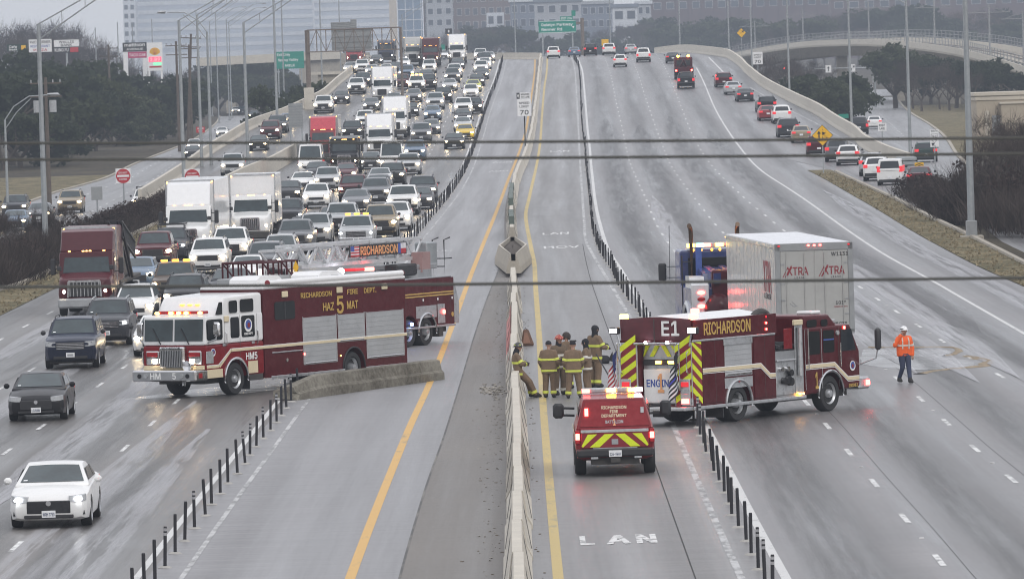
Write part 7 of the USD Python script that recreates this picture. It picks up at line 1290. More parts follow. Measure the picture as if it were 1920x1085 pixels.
    def us(b, w, h, zc): T(b, 'SOUTH', h * .22, 0, zc + h * .72, 'sign_black', w * 1.5); obj('shield', MB().hull([(x * w, -.03 + e, zc + z * h) for e in (0, .008) for x, z in ((-.8, .5), (.8, .5), (.85, -.1), (0, -.55), (-.85, -.1))]), 'sign_black', b); obj('shield_face', MB().hull([(x * w * .9, -.04 + e, zc + z * h * .9) for e in (0, .008) for x, z in ((-.8, .5), (.8, .5), (.85, -.1), (0, -.55), (-.85, -.1))]), 'sign_white', b); T(b, '75', h * .5, 0, zc - h * .22, 'sign_black', w * 1.1, -.041); arrow([(.4 * w, zc - .95 * h), (-.2 * w, zc - .72 * h)], .10, -.03, 'sign_black', b)
    sign('route_sign', 'black and white route shield sign with arrow in front of the dark frontage car', 1744, 243, 1760, 276, 500, 'sign_white', draw=us, zf=zright); sign('regulatory_sign', 'small white rectangular sign beside the right frontage road', 1646, 231, 1662, 246, 610, 'sign_white', draw=lambda b, w, h, zc: (T(b, 'RIGHT', h * .5, 0, zc + h * .2, 'sign_black', w * 1.4), T(b, 'LANE', h * .5, 0, zc - h * .6, 'sign_black', w * 1.2)), zf=zright)
    sign('street_sign', 'small green street sign over the right wall', 1572, 214, 1591, 222, 760, 'sign_green', zf=zright); sign('turn_sign', 'white right turn arrow sign on the right traffic island', 1621, 158, 1637, 172, 960, 'sign_white', draw=lambda b, w, h, zc: arrow([(-.2 * w, zc - .7 * h), (-.2 * w, zc + .1 * h), (.35 * w, zc + .35 * h)], .18, -.03, 'sign_black', b), zf=zright)
    # traffic signal arm
    d = 980; a, e = at(1640, 127, d), at(1528, 127, d); p = thing('traffic_signal', 'grey traffic signal mast with long arm under the rail viaduct', 'traffic signal', (a[0], d, float(zright(d)))); zz = a[2] - float(zright(d)); obj('mast', MB().tube([(0, 0, 0), (0, 0, zz + .3)], [.17, .12], 8), 'galvanised', p); obj('arm', MB().tube([(0, 0, zz), (e[0] - a[0], 0, zz + .1)], [.10, .05], 8), 'galvanised', p); obj('control_box', MB().rbox(-.45, -.05, -.2, .2, zz - 2.4, zz - 1.3, .03), 'sign_back', p)
    for px in (1553, 1598):
        x = at(px, 127, d)[0] - a[0]; b = obj('arm_sign', MB().box(x - .45, x + .45, -.2, -.16, zz - .55, zz + .6), 'sign_white', p); arrow([(x, zz - .35), (x, zz + .1)] if px == 1553 else [(x - .2, zz - .35), (x - .1, zz), (x + .15, zz + .2)], .14, -.21, 'sign_black', b)
    c = at(1470, 129, 985); p = thing('traffic_light', 'red traffic lamp glowing behind the right wall', 'traffic light', (c[0], 985, float(zright(985)))); obj('housing', MB().rbox(-.2, .2, -.1, .2, c[2] - zright(985) - .9, c[2] - zright(985) + .3, .04), 'sign_black', p); obj('lens', MB().sphere((0, -.12, c[2] - zright(985)), (.16, .06, .16), 1), 'beacon_red', p); obj('post', MB().cyl((0, .1, 0), (0, .1, c[2] - zright(985)), .08, 6), 'galvanised', p)
    # overhead guide signs
    d = 690; L = at(577, 100, d); z0 = float(zleft(d)); p = thing('sign_gantry', 'steel truss gantry carrying the grey backs of overhead signs at left', 'sign gantry', (L[0], d, z0)); zt, zb2 = at(577, 57, d)[2] - z0, at(577, 98, d)[2] - z0; xr = at(752, 90, d)[0] - L[0]; rise = .0314 * 0
    obj('column', MB().cyl((0, 0, 0), (0, 0, zt), .26, 12), 'rust_steel', p); obj('column_foot', MB().rbox(-.55, .55, -.55, .55, -.5, 7.6, .05), 'concrete_light', p); obj('column', MB().cyl((xr, 0, -1), (xr, 0, zt), .14, 10), 'rust_steel', p); m = MB()
    for z in (zt, zb2):
        for y in (-.4, .8): m.bar((0, y, z), (xr, y, z), .12)
    n = 10
    for k in range(n): x0, x1 = xr * k / n, xr * (k + 1) / n; m.bar((x0, -.4, zb2), (x0, -.4, zt), .10); m.bar((x0, -.4, zt if k % 2 else zb2), (x1, -.4, zb2 if k % 2 else zt), .07)
    obj('truss', m, 'rust_steel', p)
    for a, b, c0, c1 in ((622, 696, 52, 95), (620, 657, 41, 54), (657, 668, 36, 54)):
        A, B = at(a, c1, d), at(b, c0, d); q = obj('sign_panel', MB().rbox(A[0] - L[0], B[0] - L[0], .85, .9, A[2] - z0, B[2] - z0, .01), 'sign_back', p)
        for k in range(4): z = A[2] - z0 + (B[2] - A[2]) * (k + .5) / 4; obj('stiffener', MB().box(A[0] - L[0], B[0] - L[0], .80, .85, z - .04, z + .04), 'pole_grey', q)
    def gs(b, w, h, zc): T(b, 'Galatyn Parkway', h * .42, -w * .02, zc + h * .15, 'sign_white', w * 1.7); T(b, 'Renner Rd', h * .42, -w * .3, zc - h * .62, 'sign_white', w * 1.1); arrow([(w * .66, zc - .6 * h), (w * .82, zc - .2 * h)], .16, -.03, 'sign_white', b); m = MB().box(-w * .98, w * .98, -.024, -.021, zc + h * .9, zc + h * .97).box(-w * .98, w * .98, -.024, -.021, zc - h * .97, zc - h * .9); obj('border', m, 'sign_white', b)
    sign('guide_sign', 'green overhead sign reading Galatyn Parkway Renner Rd beyond the crest', 1010, 39, 1080, 62, 1050, 'sign_green', draw=gs, zf=zleft, post=.12, posts=2); sign('exit_sign', 'small green EXIT tab above the Galatyn Parkway sign', 1050, 31, 1074, 38.4, 1050, 'sign_green', draw=lambda b, w, h, zc: T(b, 'EXIT 27A', h * 1.1, 0, zc - h * .55, 'sign_white', w * 1.7), zf=zleft, posts=0); sign('exit_sign', 'tiny green panel at the top right of the Galatyn Parkway sign', 1071.5, 20, 1079, 30.5, 1050, 'sign_green', zf=zleft, posts=0); c = at(1092, 60, 1055); p = thing('sign_column', 'brown steel column just right of the Galatyn Parkway sign', 'column', (c[0], 1055, float(zleft(1055)))); obj('column', MB().cyl((0, 0, 0), (0, 0, at(1092, 34, 1055)[2] - zleft(1055)), .3, 10), 'rust_steel', p); obj('cross_arm', MB().box(-1.0, .3, -.2, .2, 15.4, 15.8), 'rust_steel', p)
    sign('guide_sign', 'green guide sign with white lines left of the big sign column', 516, 97, 570, 129, 1150, 'sign_green', draw=lambda b, w, h, zc: (T(b, 'Exit Only', h * .3, -w * .4, zc + h * .5, 'sign_white', w * .9), T(b, 'Spring Valley', h * .28, -w * .1, zc - h * .1, 'sign_white', w * 1.4), T(b, '1 MILE', h * .26, -w * .1, zc - h * .75, 'sign_white', w * .9)), zf=zleft, post=.12, posts=2); sign('guide_sign', 'small green sign between the red and the white lorries at the crest', 825, 84, 834, 100, 1100, 'sign_green', zf=zleft)
    sign('lane_sign', 'black overhead panel with white diamond above the far white lorry', 835, 54, 847.5, 64, 1020, 'sign_black', draw=lambda b, w, h, zc: obj('diamond', MB().slab([(0, -.03, zc - h * .6), (w * .3, -.03, zc), (0, -.03, zc + h * .6), (-w * .3, -.03, zc)], (0, -1, 0), .004), 'sign_white', b), zf=zmain); sign('yellow_sign', 'small yellow sign on the crest behind the white cars', 1128, 74, 1141, 86, 1040, 'sign_yellow', zf=zmain)
    # roadside business signs
    sign('business_sign', 'dark green shop sign with yellow square, leftmost of the sign cluster', 13, 83, 51, 96, 1010, 'paint_green', draw=lambda b, w, h, zc: (T(b, 'Cafe', h * .7, -w * .4, zc - h * .1, 'sign_white', w * .8), T(b, 'Brazil', h * .5, -w * .4, zc - h * .8, 'sign_white', w * .8), obj('yellow_square', MB().box(w * .4, w * .85, -.04, -.021, zc - h * .6, zc + h * .6), 'sign_yellow', b)), zf=zleft, post=.15)
    sign('business_sign', 'white sign reading PHO CORNER behind the nearest left street light', 54, 74, 97, 98, 1010, 'sign_white', draw=lambda b, w, h, zc: (T(b, 'PHO CORNER', h * .42, 0, zc + h * .35, 'sign_black', w * 1.8), T(b, 'RESTAURANT', h * .36, 0, zc - h * .25, 'sign_blue', w * 1.7), T(b, 'PIZZA', h * .36, 0, zc - h * .85, 'sign_red', w * 1.2)), zf=zleft, post=.15)
    sign('business_sign', 'white sign reading WALLIS BANK', 101, 75, 148, 88, 1010, 'sign_white', draw=lambda b, w, h, zc: (T(b, 'WALLIS', h * .7, 0, zc + h * .05, 'sign_black', w * 1.2), T(b, 'BANK', h * .7, 0, zc - h * .85, 'sign_black', w * .9)), zf=zleft, post=.15)
    sign('business_sign', 'dark sign with white KUNG FU lettering under the bank sign', 101, 88.5, 148, 99.5, 1010, 'sign_black', draw=lambda b, w, h, zc: (T(b, 'KUNG FU', h * 1.1, -w * .38, zc - h * .5, 'sign_white', w * 1.1), obj('red_field', MB().box(w * .3, w * .95, -.04, -.021, zc - h * .8, zc + h * .8), 'sign_red', b)), zf=zleft, posts=0)
    sign('business_sign', 'dark sign with pale lettering over the pink sign, left of the fuel price sign', 230, 80, 275, 97, 1010, 'sign_black', draw=lambda b, w, h, zc: (T(b, 'mattison', h * .7, 0, zc + h * .15, 'sign_white', w * 1.7), T(b, 'AVENUE', h * .45, 0, zc - h * .7, 'sign_white', w * 1.4)), zf=zleft, post=.35, posts=2, postmat='sign_white')
    sign('business_sign', 'pink sign reading TACO CAB', 240, 97.5, 275, 109, 1010, 'sign_pink', draw=lambda b, w, h, zc: T(b, 'TACO CAB', h * .9, 0, zc - h * .45, 'sign_white', w * 1.75), zf=zleft, posts=0)
    def shell(b, w, h, zc):
        m = MB(); c = np.array([0, -.035, zc + h * .32]); R = w * .68; a = np.linspace(-.15, math.pi + .15, 15); m.hull([c + (R * math.cos(q) * (1 + .0), e, R * .85 * math.sin(q)) for q in a for e in (0, .01)] + [c + (x, e, -R * .55) for x in (-R * .35, R * .35) for e in (0, .01)]); obj('emblem', m, 'shell_yellow', b); s = MB()
        for q in np.linspace(.35, math.pi - .35, 7): s.bar(c + (0, -.012, -R * .5), c + (R * .9 * math.cos(q), -.012, R * .78 * math.sin(q)), .05, .01)
        obj('emblem_ribs', s, 'sign_red', b); r = obj('price_panel', MB().box(-w * .8, w * .8, -.04, -.021, zc - h * .38, zc - h * .02), 'led_red', b); T(r, '2.89', h * .24, 0, zc - h * .32, 'sign_white', w * 1.3, -.041); g = obj('price_panel', MB().box(-w * .2, w * .8, -.04, -.021, zc - h * .62, zc - h * .40), 'led_green', b); T(g, '9/10', h * .15, w * .3, zc - h * .58, 'sign_white', w * .7, -.041); obj('lower_panel', MB().box(-w * .75, w * .8, -.04, -.021, zc - h * .78, zc - h * .66), 'sign_red', b)
    sign('fuel_price_sign', 'tall white fuel price sign with yellow shell emblem and red lit price', 276, 80, 305, 133, 1005, 'sign_white', draw=shell, zf=zleft, post=.15, posts=2, postmat='sign_white')
    # utility poles at left
    for px, top, d, lab in ((340 / 4, 145, 520, 'wooden utility pole with transformers behind the nearest left street light'), (330, 78, 760, 'wooden utility pole right of the fuel price sign'), (345, 64, 780, 'leaning wooden utility pole in the middle of the pole group'), (354, 84, 770, 'wooden utility pole by the second street light'), (203, 84, 850, 'wooden utility pole left of the dark shop sign')):
        x, y, z = at(px, top, d); z0 = float(zleft(d)); p = thing('utility_pole', lab, 'utility pole', (x, y, z0), ry=.06 if 'leaning' in lab else 0.0); H = z - z0; obj('pole', MB().tube([(0, 0, 0), (0, 0, H)], [.2, .13], 8), 'wood_pole', p)
        for k, q in enumerate((.5, 1.6)): obj('cross_arm', MB().bar((-1.3, 0, H - q), (1.3, 0, H - q), .11), 'wood_pole', p)
        for q in (-1.2, -.6, .6, 1.2): obj('insulator', MB().cyl((q, 0, H - .45), (q, 0, H - .2), .05, 6), 'lamp_glass', p)
        if 'transformers' in lab:
            for sx in (-.75, .55): obj('transformer', MB().cyl((sx, -.1, H - 1.9 - 1.0), (sx, -.1, H - 1.9), .30, 10), 'lamp_glass', p)
    # the wires strung across the view
    for k, (y0, y1, lab) in enumerate(((268.5, 258.5, 'topmost of the three dark cables strung across the view'), (299.5, 288, 'middle of the three dark cables strung across the view'), (538, 520.5, 'lowest of the three dark cables, across the fire trucks'))):
        d = 46.0; xs = np.linspace(-300, 2220, 25); P = np.array([at(x, y0 + (y1 - y0) * x / 1920 + 2.5 * math.sin(math.pi * np.clip(x / 1920, 0, 1)), d) for x in xs]); obj('cable', MB().tube(P, .0125 if k < 2 else .0135, 6), 'cable', smooth=True, label=lab, cat='cable')
    # pump house at right
    d = 640; A, B = at(1832, 235, d), at(1960, 235, d); z0 = float(zright(d)); p = thing('utility_building', 'low beige stucco building with stepped cornice at the right edge', 'building', (A[0], d, z0)); w = B[0] - A[0]; H = at(1832, 180, d)[2] - z0
    obj('wall', MB().box(0, w, 0, 9, 0, H), 'stucco', p); obj('cornice', MB().rbox(-.25, w, -.25, 9.2, H - .05, H + .35, .06).rbox(-.12, w, -.12, 9.1, H - .5, H - .1, .04), 'stucco_light', p); obj('bay', MB().box(w * .35, w, -1.2, 0, 0, H - .9), 'stucco', p); obj('bay_cornice', MB().rbox(w * .33, w, -1.35, 0, H - .92, H - .72, .03), 'stucco_light', p); obj('door', MB().box(w * .22, w * .34, -.05, 0, 0, 2.3), 'pole_grey', p); obj('vent', MB().box(w * .12, w * .18, -.06, 0, .3, 2.8), 'stucco_light', p)
    f = thing('fence', 'black iron fence in front of the beige building', 'fence', (A[0], d - 6, z0)); 
    for k in range(20): obj('picket', MB().box(2 + .3 * k, 2.04 + .3 * k, 0, .04, 0, 1.6), 'sign_black', f)
    obj('rail', MB().box(2, 7.9, 0, .04, 1.4, 1.45).box(2, 7.9, 0, .04, .3, .35), 'sign_black', f)
def arrow_chev(b, w, h, zc):
    m = MB()
    for s in (-1, 1): m.slab([(0, -.025, zc + h * .25), (s * w * .95, -.025, zc - h * .25), (s * w * .95, -.025, zc - h * .50), (0, -.025, zc)][::-s], (0, -1, 0), .006)
    obj('chevron', m, 'sign_black', b)
pm('shell_yellow', (.70, .40, .03), .45, var=.05); pm('led_red', (.5, .03, .06), .4, var=0, emit=(1, .08, .16), es=1.2); pm('led_green', (.1, .5, .2), .4, var=0, emit=(.2, 1, .5), es=.9); pm('stucco', (.36, .31, .24), .9, var=.08); pm('stucco_light', (.46, .42, .35), .85, var=.06)
# ---------------------------------------------------------------- buildings, viaduct, air
pm('far_white', (.48, .50, .53), .6, var=.05); pm('far_glass', (.10, .15, .22), .15, var=.15, scale=.1); pm('far_band', (.36, .395, .45), .3, var=.1, scale=.05); pm('far_beige', (.42, .36, .28), .8, var=.06); pm('far_brick', (.075, .042, .040), .85, var=.15, scale=.3); pm('far_brick_brown', (.12, .085, .075), .85, var=.12, scale=.3); pm('far_grey', (.30, .31, .33), .8, var=.08); pm('far_slate', (.13, .15, .19), .8, var=.08); pm('far_pane', (.035, .042, .055), .12, var=.2, scale=.2)
def block(lab, x0, x1, d, wall, top=-30, bottom=None, floors=6, bays=8, pane='far_pane', winw=.55, winh=.5, depth=18, band=None, zf=zleft, piers=None, roof=None, first=0, name='building'):
    A, B = at(x0, 60, d), at(x1, 60, d); z0 = float(zf(d)) - 1; H = at((x0 + x1) / 2, top, d)[2] - z0; w = B[0] - A[0]; p = thing(name, lab, 'building', (A[0], d, z0)); obj('wall', MB().box(0, w, 0, depth, 0, H), wall, p); fh = H / floors
    if band:
        for k in range(first, floors): obj('window_band', MB().box(.3, w - .3, -.06, .0, k * fh + fh * .30, k * fh + fh * .82), pane, p); obj('spandrel', MB().box(-.1, w + .1, -.25, -.0, k * fh + fh * .84, k * fh + fh * 1.26), band, p)
    else:
        for k in range(first, floors):
            for j in range(bays):
                cx, cz = w * (j + .5) / bays, (k + .5) * fh; a, b = w / bays * winw / 2, fh * winh / 2; f = obj('window', MB().box(cx - a - .12, cx + a + .12, -.10, .0, cz - b - .12, cz + b + .12), 'far_white' if wall != 'far_white' else 'far_grey', p); obj('pane', MB().box(cx - a, cx + a, -.13, -.095, cz - b, cz + b), pane, f)
    if piers:
        for j in range(piers + 1): cx = w * j / piers; obj('pier', MB().box(cx - .5, cx + .5, -.4, 0, 0, H), wall, p)
    if roof: obj('roof', MB().box(-.6, w + .6, -.6, depth, H, H + 1.2), roof, p)
    return p
def skyline():
    block('hazy pale office tower with horizontal window bands, upper left', 236, 588, 3000, 'far_white', -60, floors=13, band='far_white', pane='far_band', depth=60, first=3); block('narrow pale stair tower at the left end of the banded office', 232, 255, 2980, 'far_white', -60, floors=13, bays=2, depth=40, first=4)
    block('hazy white office block right of the banded tower', 590, 732, 2900, 'far_white', -60, floors=13, band='far_white', pane='far_band', depth=60, first=3); block('beige pylon between the white office and the glass grid', 731, 744, 2700, 'far_beige', -60, floors=1, bays=1, winw=.02, winh=.02); p = block('blue glass block with white mullion grid', 746, 793, 2600, 'far_glass', -40, floors=8, bays=1, winw=.02, winh=.02)
    A, B = at(746, 60, 2600), at(793, 60, 2600); w = B[0] - A[0]; H = at(770, -40, 2600)[2] - float(zleft(2600)) + 1
    for k in range(9): obj('mullion', MB().box(0, w, -.2, 0, H * k / 9, H * k / 9 + .35), 'far_white', p)
    for k in range(4): obj('mullion', MB().box(w * k / 3.2, w * k / 3.2 + .3, -.22, -.0, 0, H), 'far_white', p)
    block('brown apartment block with a pale window bay left of the grey houses', 795, 960, 2350, 'far_brick_brown', -15, floors=6, bays=11, first=3); block('pale bay with two windows on the brown apartment block', 913, 946, 2330, 'far_white', 24, floors=4, bays=2, depth=8, first=3); block('pale upper storey of the brown apartment block by the glass block', 800, 850, 2340, 'far_grey', -10, floors=7, bays=3, depth=8, first=4)
    block('slate coloured apartment block behind the green sign', 958, 1006, 2300, 'far_slate', 4, floors=5, bays=3, first=3, roof='far_white'); block('grey apartment front with four windows above the green sign', 1004, 1091, 2260, 'far_grey', 4, floors=5, bays=4, first=3, roof='far_slate'); block('slate apartment block right of the grey front', 1091, 1150, 2300, 'far_slate', 8, floors=5, bays=4, first=3, roof='far_grey'); block('pale apartment bay with balconies left of the tall trees', 1150, 1196, 2240, 'far_white', 14, floors=4, bays=2, first=2, roof='far_slate', winw=.62); block('grey apartment end with white roof', 1196, 1222, 2290, 'far_grey', 8, floors=5, bays=2, first=3, roof='far_white')
    block('long dark red brick building behind the trees, upper right', 1222, 1560, 2500, 'far_brick', -30, floors=6, bays=14, first=4, piers=14, zf=zright); block('red brick building at the far upper right corner', 1560, 1960, 2400, 'far_brick', -30, floors=6, bays=14, first=4, zf=zright)
    # rail viaduct: swings in from the right and crosses behind the ramp
    V = [(1985, 138, 880), (1920, 118, 910), (1880, 108, 940), (1830, 98, 970), (1770, 90, 1010), (1700, 84, 1060), (1630, 83, 1120), (1560, 86, 1180), (1490, 94, 1240), (1430, 104, 1320), (1380, 112, 1400)]
    P = np.array([at(a, b, d) for a, b, d in V]); t = np.linspace(0, 1, len(P)); tt = np.linspace(0, 1, 41); Q = np.stack([PchipInterpolator(t, P[:, k])(tt) for k in range(3)], 1); p = thing('rail_viaduct', 'long curved concrete rail viaduct with metal fence along both edges, right', 'bridge', (0, 0, 0))
    obj('deck', sweep(Q, [(-4.6, -.2), (-4.6, .1), (4.6, .1), (4.6, -.2), (2.2, -2.0), (-2.2, -2.0)]), 'concrete', p, smooth=25)
    T2 = np.gradient(Q[:, :2], axis=0); T2 /= np.linalg.norm(T2, axis=1)[:, None]; N2 = np.stack([T2[:, 1], -T2[:, 0]], 1)
    for s in (-1, 1):
        e = Q + np.column_stack([N2 * s * 4.4, np.zeros(len(Q))]); obj('parapet', sweep(e, [(-.15, .1), (-.15, 1.0), (.15, 1.0), (.15, .1)]), 'concrete_light', p); m = MB()
        for z in (1.2, 1.75, 2.3): m.tube(e + (0, 0, z), .04, 4, cap=False)
        obj('fence_rail', m, 'pole_grey', p); ts = np.linspace(0, 1, 190); e2 = np.stack([np.interp(ts, tt, e[:, k]) for k in range(3)], 1)
        for q in e2[::2]: obj('fence_post', MB().box(q[0] - .06, q[0] + .06, q[1] - .06, q[1] + .06, q[2] + .9, q[2] + 2.35), 'pole_grey', p)
    for o in (-2.6, -1.1, 1.1, 2.6): obj('rail', sweep(Q + np.column_stack([N2 * o, np.full(len(Q), .1)]), [(-.06, 0), (-.06, .16), (.06, .16), (.06, 0)]), 'rust_steel', p)
    for k in range(3, 40, 6): q = Q[k]; obj('pier', MB().rbox(q[0] - 1.0, q[0] + 1.0, q[1] - .7, q[1] + .7, zright(q[1]) - 1, q[2] - 1.9, .1), 'concrete', p)
    for k in (4, 10, 17, 24, 31, 37):
        q = Q[k]; c = thing('catenary_mast', 'slim steel mast carrying the overhead wire on the rail viaduct', 'mast', tuple(q), group='catenary masts on the viaduct'); obj('mast', MB().tube([(0, 0, 0), (0, 0, 7.6)], [.16, .11], 8), 'pole_grey', c); obj('cross_arm', MB().bar((-3.2, 0, 6.4), (3.2, 0, 6.4), .09).bar((-2.6, 0, 6.4), (0, 0, 7.4), .06).bar((2.6, 0, 6.4), (0, 0, 7.4), .06), 'pole_grey', c)
    # far concrete overpass at left and its wall
    q = thing('overpass', 'hazy concrete overpass crossing behind the sign gantry, left', 'bridge', (0, 0, 0)); a, b = at(370, 110, 1350), at(640, 96, 1350); obj('deck', MB().obox((a + b) / 2 - (0, 0, .8), ((b[0] - a[0]) / 2, 0, (b[2] - a[2]) / 2), (0, 5, 0), (0, 0, .9)), 'concrete_light', q); obj('abutment', MB().box(b[0] - 9, b[0] + 6, 1346, 1354, zleft(1350) - 1, b[2] - .5), 'concrete', q); obj('pier', MB().box(a[0] + 6, a[0] + 8, 1347, 1353, zleft(1350) - 1, a[2] - .5), 'concrete', q)
    a, b = at(580, 168, 820), at(660, 134, 820); q = thing('abutment_wall', 'stepped concrete abutment behind the left wall by the sign column', 'wall', (0, 0, 0)); obj('wall', MB().box(a[0], b[0] + 2, 860, 864, zleft(860), at(620, 140, 862)[2]), 'concrete', q); obj('ledge', MB().box(a[0] - 1, b[0] + 2, 859.6, 864.2, at(620, 140, 862)[2], at(620, 140, 862)[2] + .4), 'concrete_light', q)
def air():
    m = MB().box(-1700, 1700, -120, 3400, -3, 72); mat = usdkit.material(stage, '/World/Looks/winter_air', {'v': ('principled_volume', {'color': (.78, .87, 1.0), 'density': HAZE, 'anisotropy': .3})}, [], volume='v.volume'); p = usdkit.mesh(stage, '/World/haze', m.get(), mat); tag(p, 'thin winter haze that pales the far trees and towers', 'haze', kind='stuff')
HAZE = .00016
# ---------------------------------------------------------------- the traffic
LEN = dict(sedan=4.88, suv=4.87, hatch=4.46, pickup=5.77, van=5.69, minivan=4.4)
_protos = {}
def car_proto(kind, col, **o):
    k = (kind, col, tuple(sorted(o.items())))
    if k not in _protos:
        nm = f'{kind}_{col}' + (f'_{len(_protos)}' if o else ''); _protos[k] = car(proto(nm), kind, 'paint_' + col, **o)
    return _protos[k]
def tang(f, y): return float(f(y + 8) - f(y - 8)) / 16
KIND = dict(sedan=('sedan', 'sedan'), suv=('suv', 'SUV'), hatch=('crossover', 'crossover'), pickup=('pickup_truck', 'pickup'), van=('delivery_van', 'van'), minivan=('small_van', 'small van'))
CN = dict(white='white', silver='silver', grey='grey', charcoal='dark grey', black='black', navy='navy', maroon='dark red', red='red', tan='tan', blue='blue grey', yellow='yellow', lime='yellow green', brown='brown', green='dark green')
rows = []; VR = np.random.default_rng(17)
def put(kind, col, px, py, road, lab=None, away=False, yaw=0.0, **o):
    zf = {'L': zmain, 'E': zmain, 'R': zmain, 'M': zmain, 'FL': zleft, 'FR': zright}[road]; add = .07 if road in ('FL', 'FR') else 0
    N = on(px, py, zf, add); f = {'L': cB, 'E': blend(cK, cV, 440, 520), 'R': cL2, 'M': blend(cM, cW, 380, 520), 'FL': fLr, 'FR': fRl}[road]
    if road == 'E': f = const(cV, 4)
    t = np.array([tang(f, float(N[1])), 1.0]); t /= np.linalg.norm(t); c, s = math.cos(yaw), math.sin(yaw); t = np.array([t[0] * c - t[1] * s, t[0] * s + t[1] * c])
    rows.append(dict(kind=kind, col=col, N=N, t=t, road=road, lab=lab, away=away, o=o, zf=zf, add=add))
ORD = 'first second third fourth fifth sixth seventh eighth ninth tenth eleventh twelfth'.split()
def traffic():
    A = lambda *a, **k: put(*a, **k)
    # the jam, nearest first
    for r in '''sedan white 92 985|sedan black 68 790|suv navy 133 692|suv charcoal 200 649|hatch white 252 612|sedan white 292 668|suv black 345 592|pickup brown 325 572|sedan charcoal 430 566|pickup maroon 287 507|suv charcoal 318 492|sedan blue 256 542|suv white 390 515|pickup white 430 496|sedan white 462 536|suv grey 497 522|hatch silver 525 503|pickup charcoal 537 432|pickup grey 553 476|sedan charcoal 566 456|suv silver 590 460|pickup silver 640 442|sedan brown 622 433|pickup tan 712 449|hatch white 742 433|pickup white 755 404|sedan charcoal 786 393|suv charcoal 792 380|pickup maroon 662 379|sedan grey 667 397|suv grey 704 384|sedan charcoal 709 366|sedan silver 712 352|suv black 735 349|hatch white 593 391|sedan white 567 359|sedan black 540 380|suv silver 613 359|sedan maroon 648 342|van white 582 331|sedan charcoal 594 340|sedan grey 695 318|van white 735 326|suv silver 766 328|suv blue 778 302|sedan black 852 280|pickup white 668 177|sedan charcoal 640 195|pickup white 606 213|suv white 684 241|sedan grey 696 208|suv black 660 262|suv charcoal 680 163|suv grey 790 268|sedan grey 808 252|sedan blue 811 226|suv silver 816 206|suv black 831 193|sedan silver 843 171|suv grey 848 156|suv white 852 146|sedan charcoal 858 131|suv white 805 138|sedan charcoal 799 153|pickup black 802 169|pickup white 781 173|sedan grey 776 192|sedan black 768 219|suv blue 762 149|sedan white 757 128|suv maroon 752 168|suv white 869 215|sedan black 868 231|sedan silver 868 247|sedan yellow 872 262|suv black 888 214|hatch white 883 186|sedan lime 887 173|sedan black 894 162|sedan charcoal 903 149|suv white 902 139|sedan white 909 130|suv charcoal 908 123|sedan silver 916 115|suv white 901 114|sedan white 832 111|sedan silver 657 137|suv white 679 137|sedan charcoal 706 122|sedan silver 697 142|sedan grey 738 200|sedan white 724 142|sedan charcoal 742 138'''.split('|'):
        k, c, x, y = r.split(); o = {}
        if (k, c, x) == ('suv', 'charcoal', '200'): o = dict(head='headlight_white', chrome=True, hero=True)
        if (k, c, x) == ('suv', 'navy', '133'): o = dict(head=None, chrome=True)
        if (k, c, x) == ('sedan', 'black', '68'): o = dict(head=None, plate='fLCJ1886', hero=True)
        if (k, c, x) == ('sedan', 'white', '92'): o = dict(head='headlight_white', plate='fWRH 7753', hero=True, grille_mat='black_gloss')
        if x == '318': o = dict(rack=True, head='headlight_white')
        if x == '325': o = dict(lightbar='amber_lens')
        if x == '781': o = dict(lightbar='beacon_amber')
        if x == '537': o = dict(head='headlight_white')
        put(k, c, float(x), float(y) + (7 if x == '92' else 0), 'L', **o)
    put('pickup', 'silver', 668, 469, 'L', lab='big silver pickup with chrome grille and roof marker lights, behind the ladder sign', chrome=True, lightbar='amber_lens', head='headlight_white', rim='chrome')
    for k, c, x, y in (('sedan', 'black', 484, 283), ('suv', 'maroon', 506, 262), ('suv', 'charcoal', 519, 250), ('sedan', 'blue', 537, 240), ('suv', 'silver', 436, 331)): put(k, c, x, y, 'E')
    for k, c, x, y in (('pickup', 'white', 272, 399), ('suv', 'tan', 131, 400), ('suv', 'charcoal', 27, 408), ('sedan', 'grey', 72, 418), ('sedan', 'blue', 26, 432), ('sedan', 'black', 361, 297), ('sedan', 'white', 364, 284), ('suv', 'white', 432, 206), ('sedan', 'white', 442, 213), ('suv', 'charcoal', 455, 215), ('suv', 'black', 476, 224), ('suv', 'grey', 472, 205), ('suv', 'maroon', 498, 203), ('sedan', 'grey', 498, 210), ('sedan', 'white', 416, 257)): put(k, c, x, y, 'FL', **(dict(rack=True) if (k, x) == ('pickup', 272) else {}))
    tl = dict(head=None, tail='tail_on')
    for k, c, x, y in (('suv', 'white', 1038, 110), ('sedan', 'blue', 1077, 107), ('suv', 'black', 1107, 105), ('suv', 'white', 1142, 104), ('sedan', 'silver', 1183, 102), ('hatch', 'white', 1163, 126), ('pickup', 'white', 1207, 117), ('sedan', 'charcoal', 1262, 119)): put(k, c, x, y, 'R', away=True, **tl)
    for k, c, x, y in (('suv', 'maroon', 1358, 164), ('sedan', 'silver', 1376, 178), ('sedan', 'charcoal', 1398, 191), ('suv', 'black', 1439, 212), ('sedan', 'red', 1441, 227), ('suv', 'white', 1467, 232), ('suv', 'charcoal', 1479, 258), ('sedan', 'tan', 1503, 268), ('suv', 'maroon', 1536, 293), ('suv', 'grey', 1570, 304), ('hatch', 'white', 1590, 311), ('hatch', 'silver', 1633, 331), ('hatch', 'white', 1642, 340), ('minivan', 'white', 1669, 348), ('sedan', 'maroon', 1724, 355)): put(k, c, x, y, 'M', away=True, **tl)
    for k, c, x, y in (('pickup', 'charcoal', 1612, 252), ('sedan', 'white', 1640, 242), ('suv', 'green', 1737, 304), ('sedan', 'white', 1578, 171)): put(k, c, x, y, 'FR', away=True, **tl)
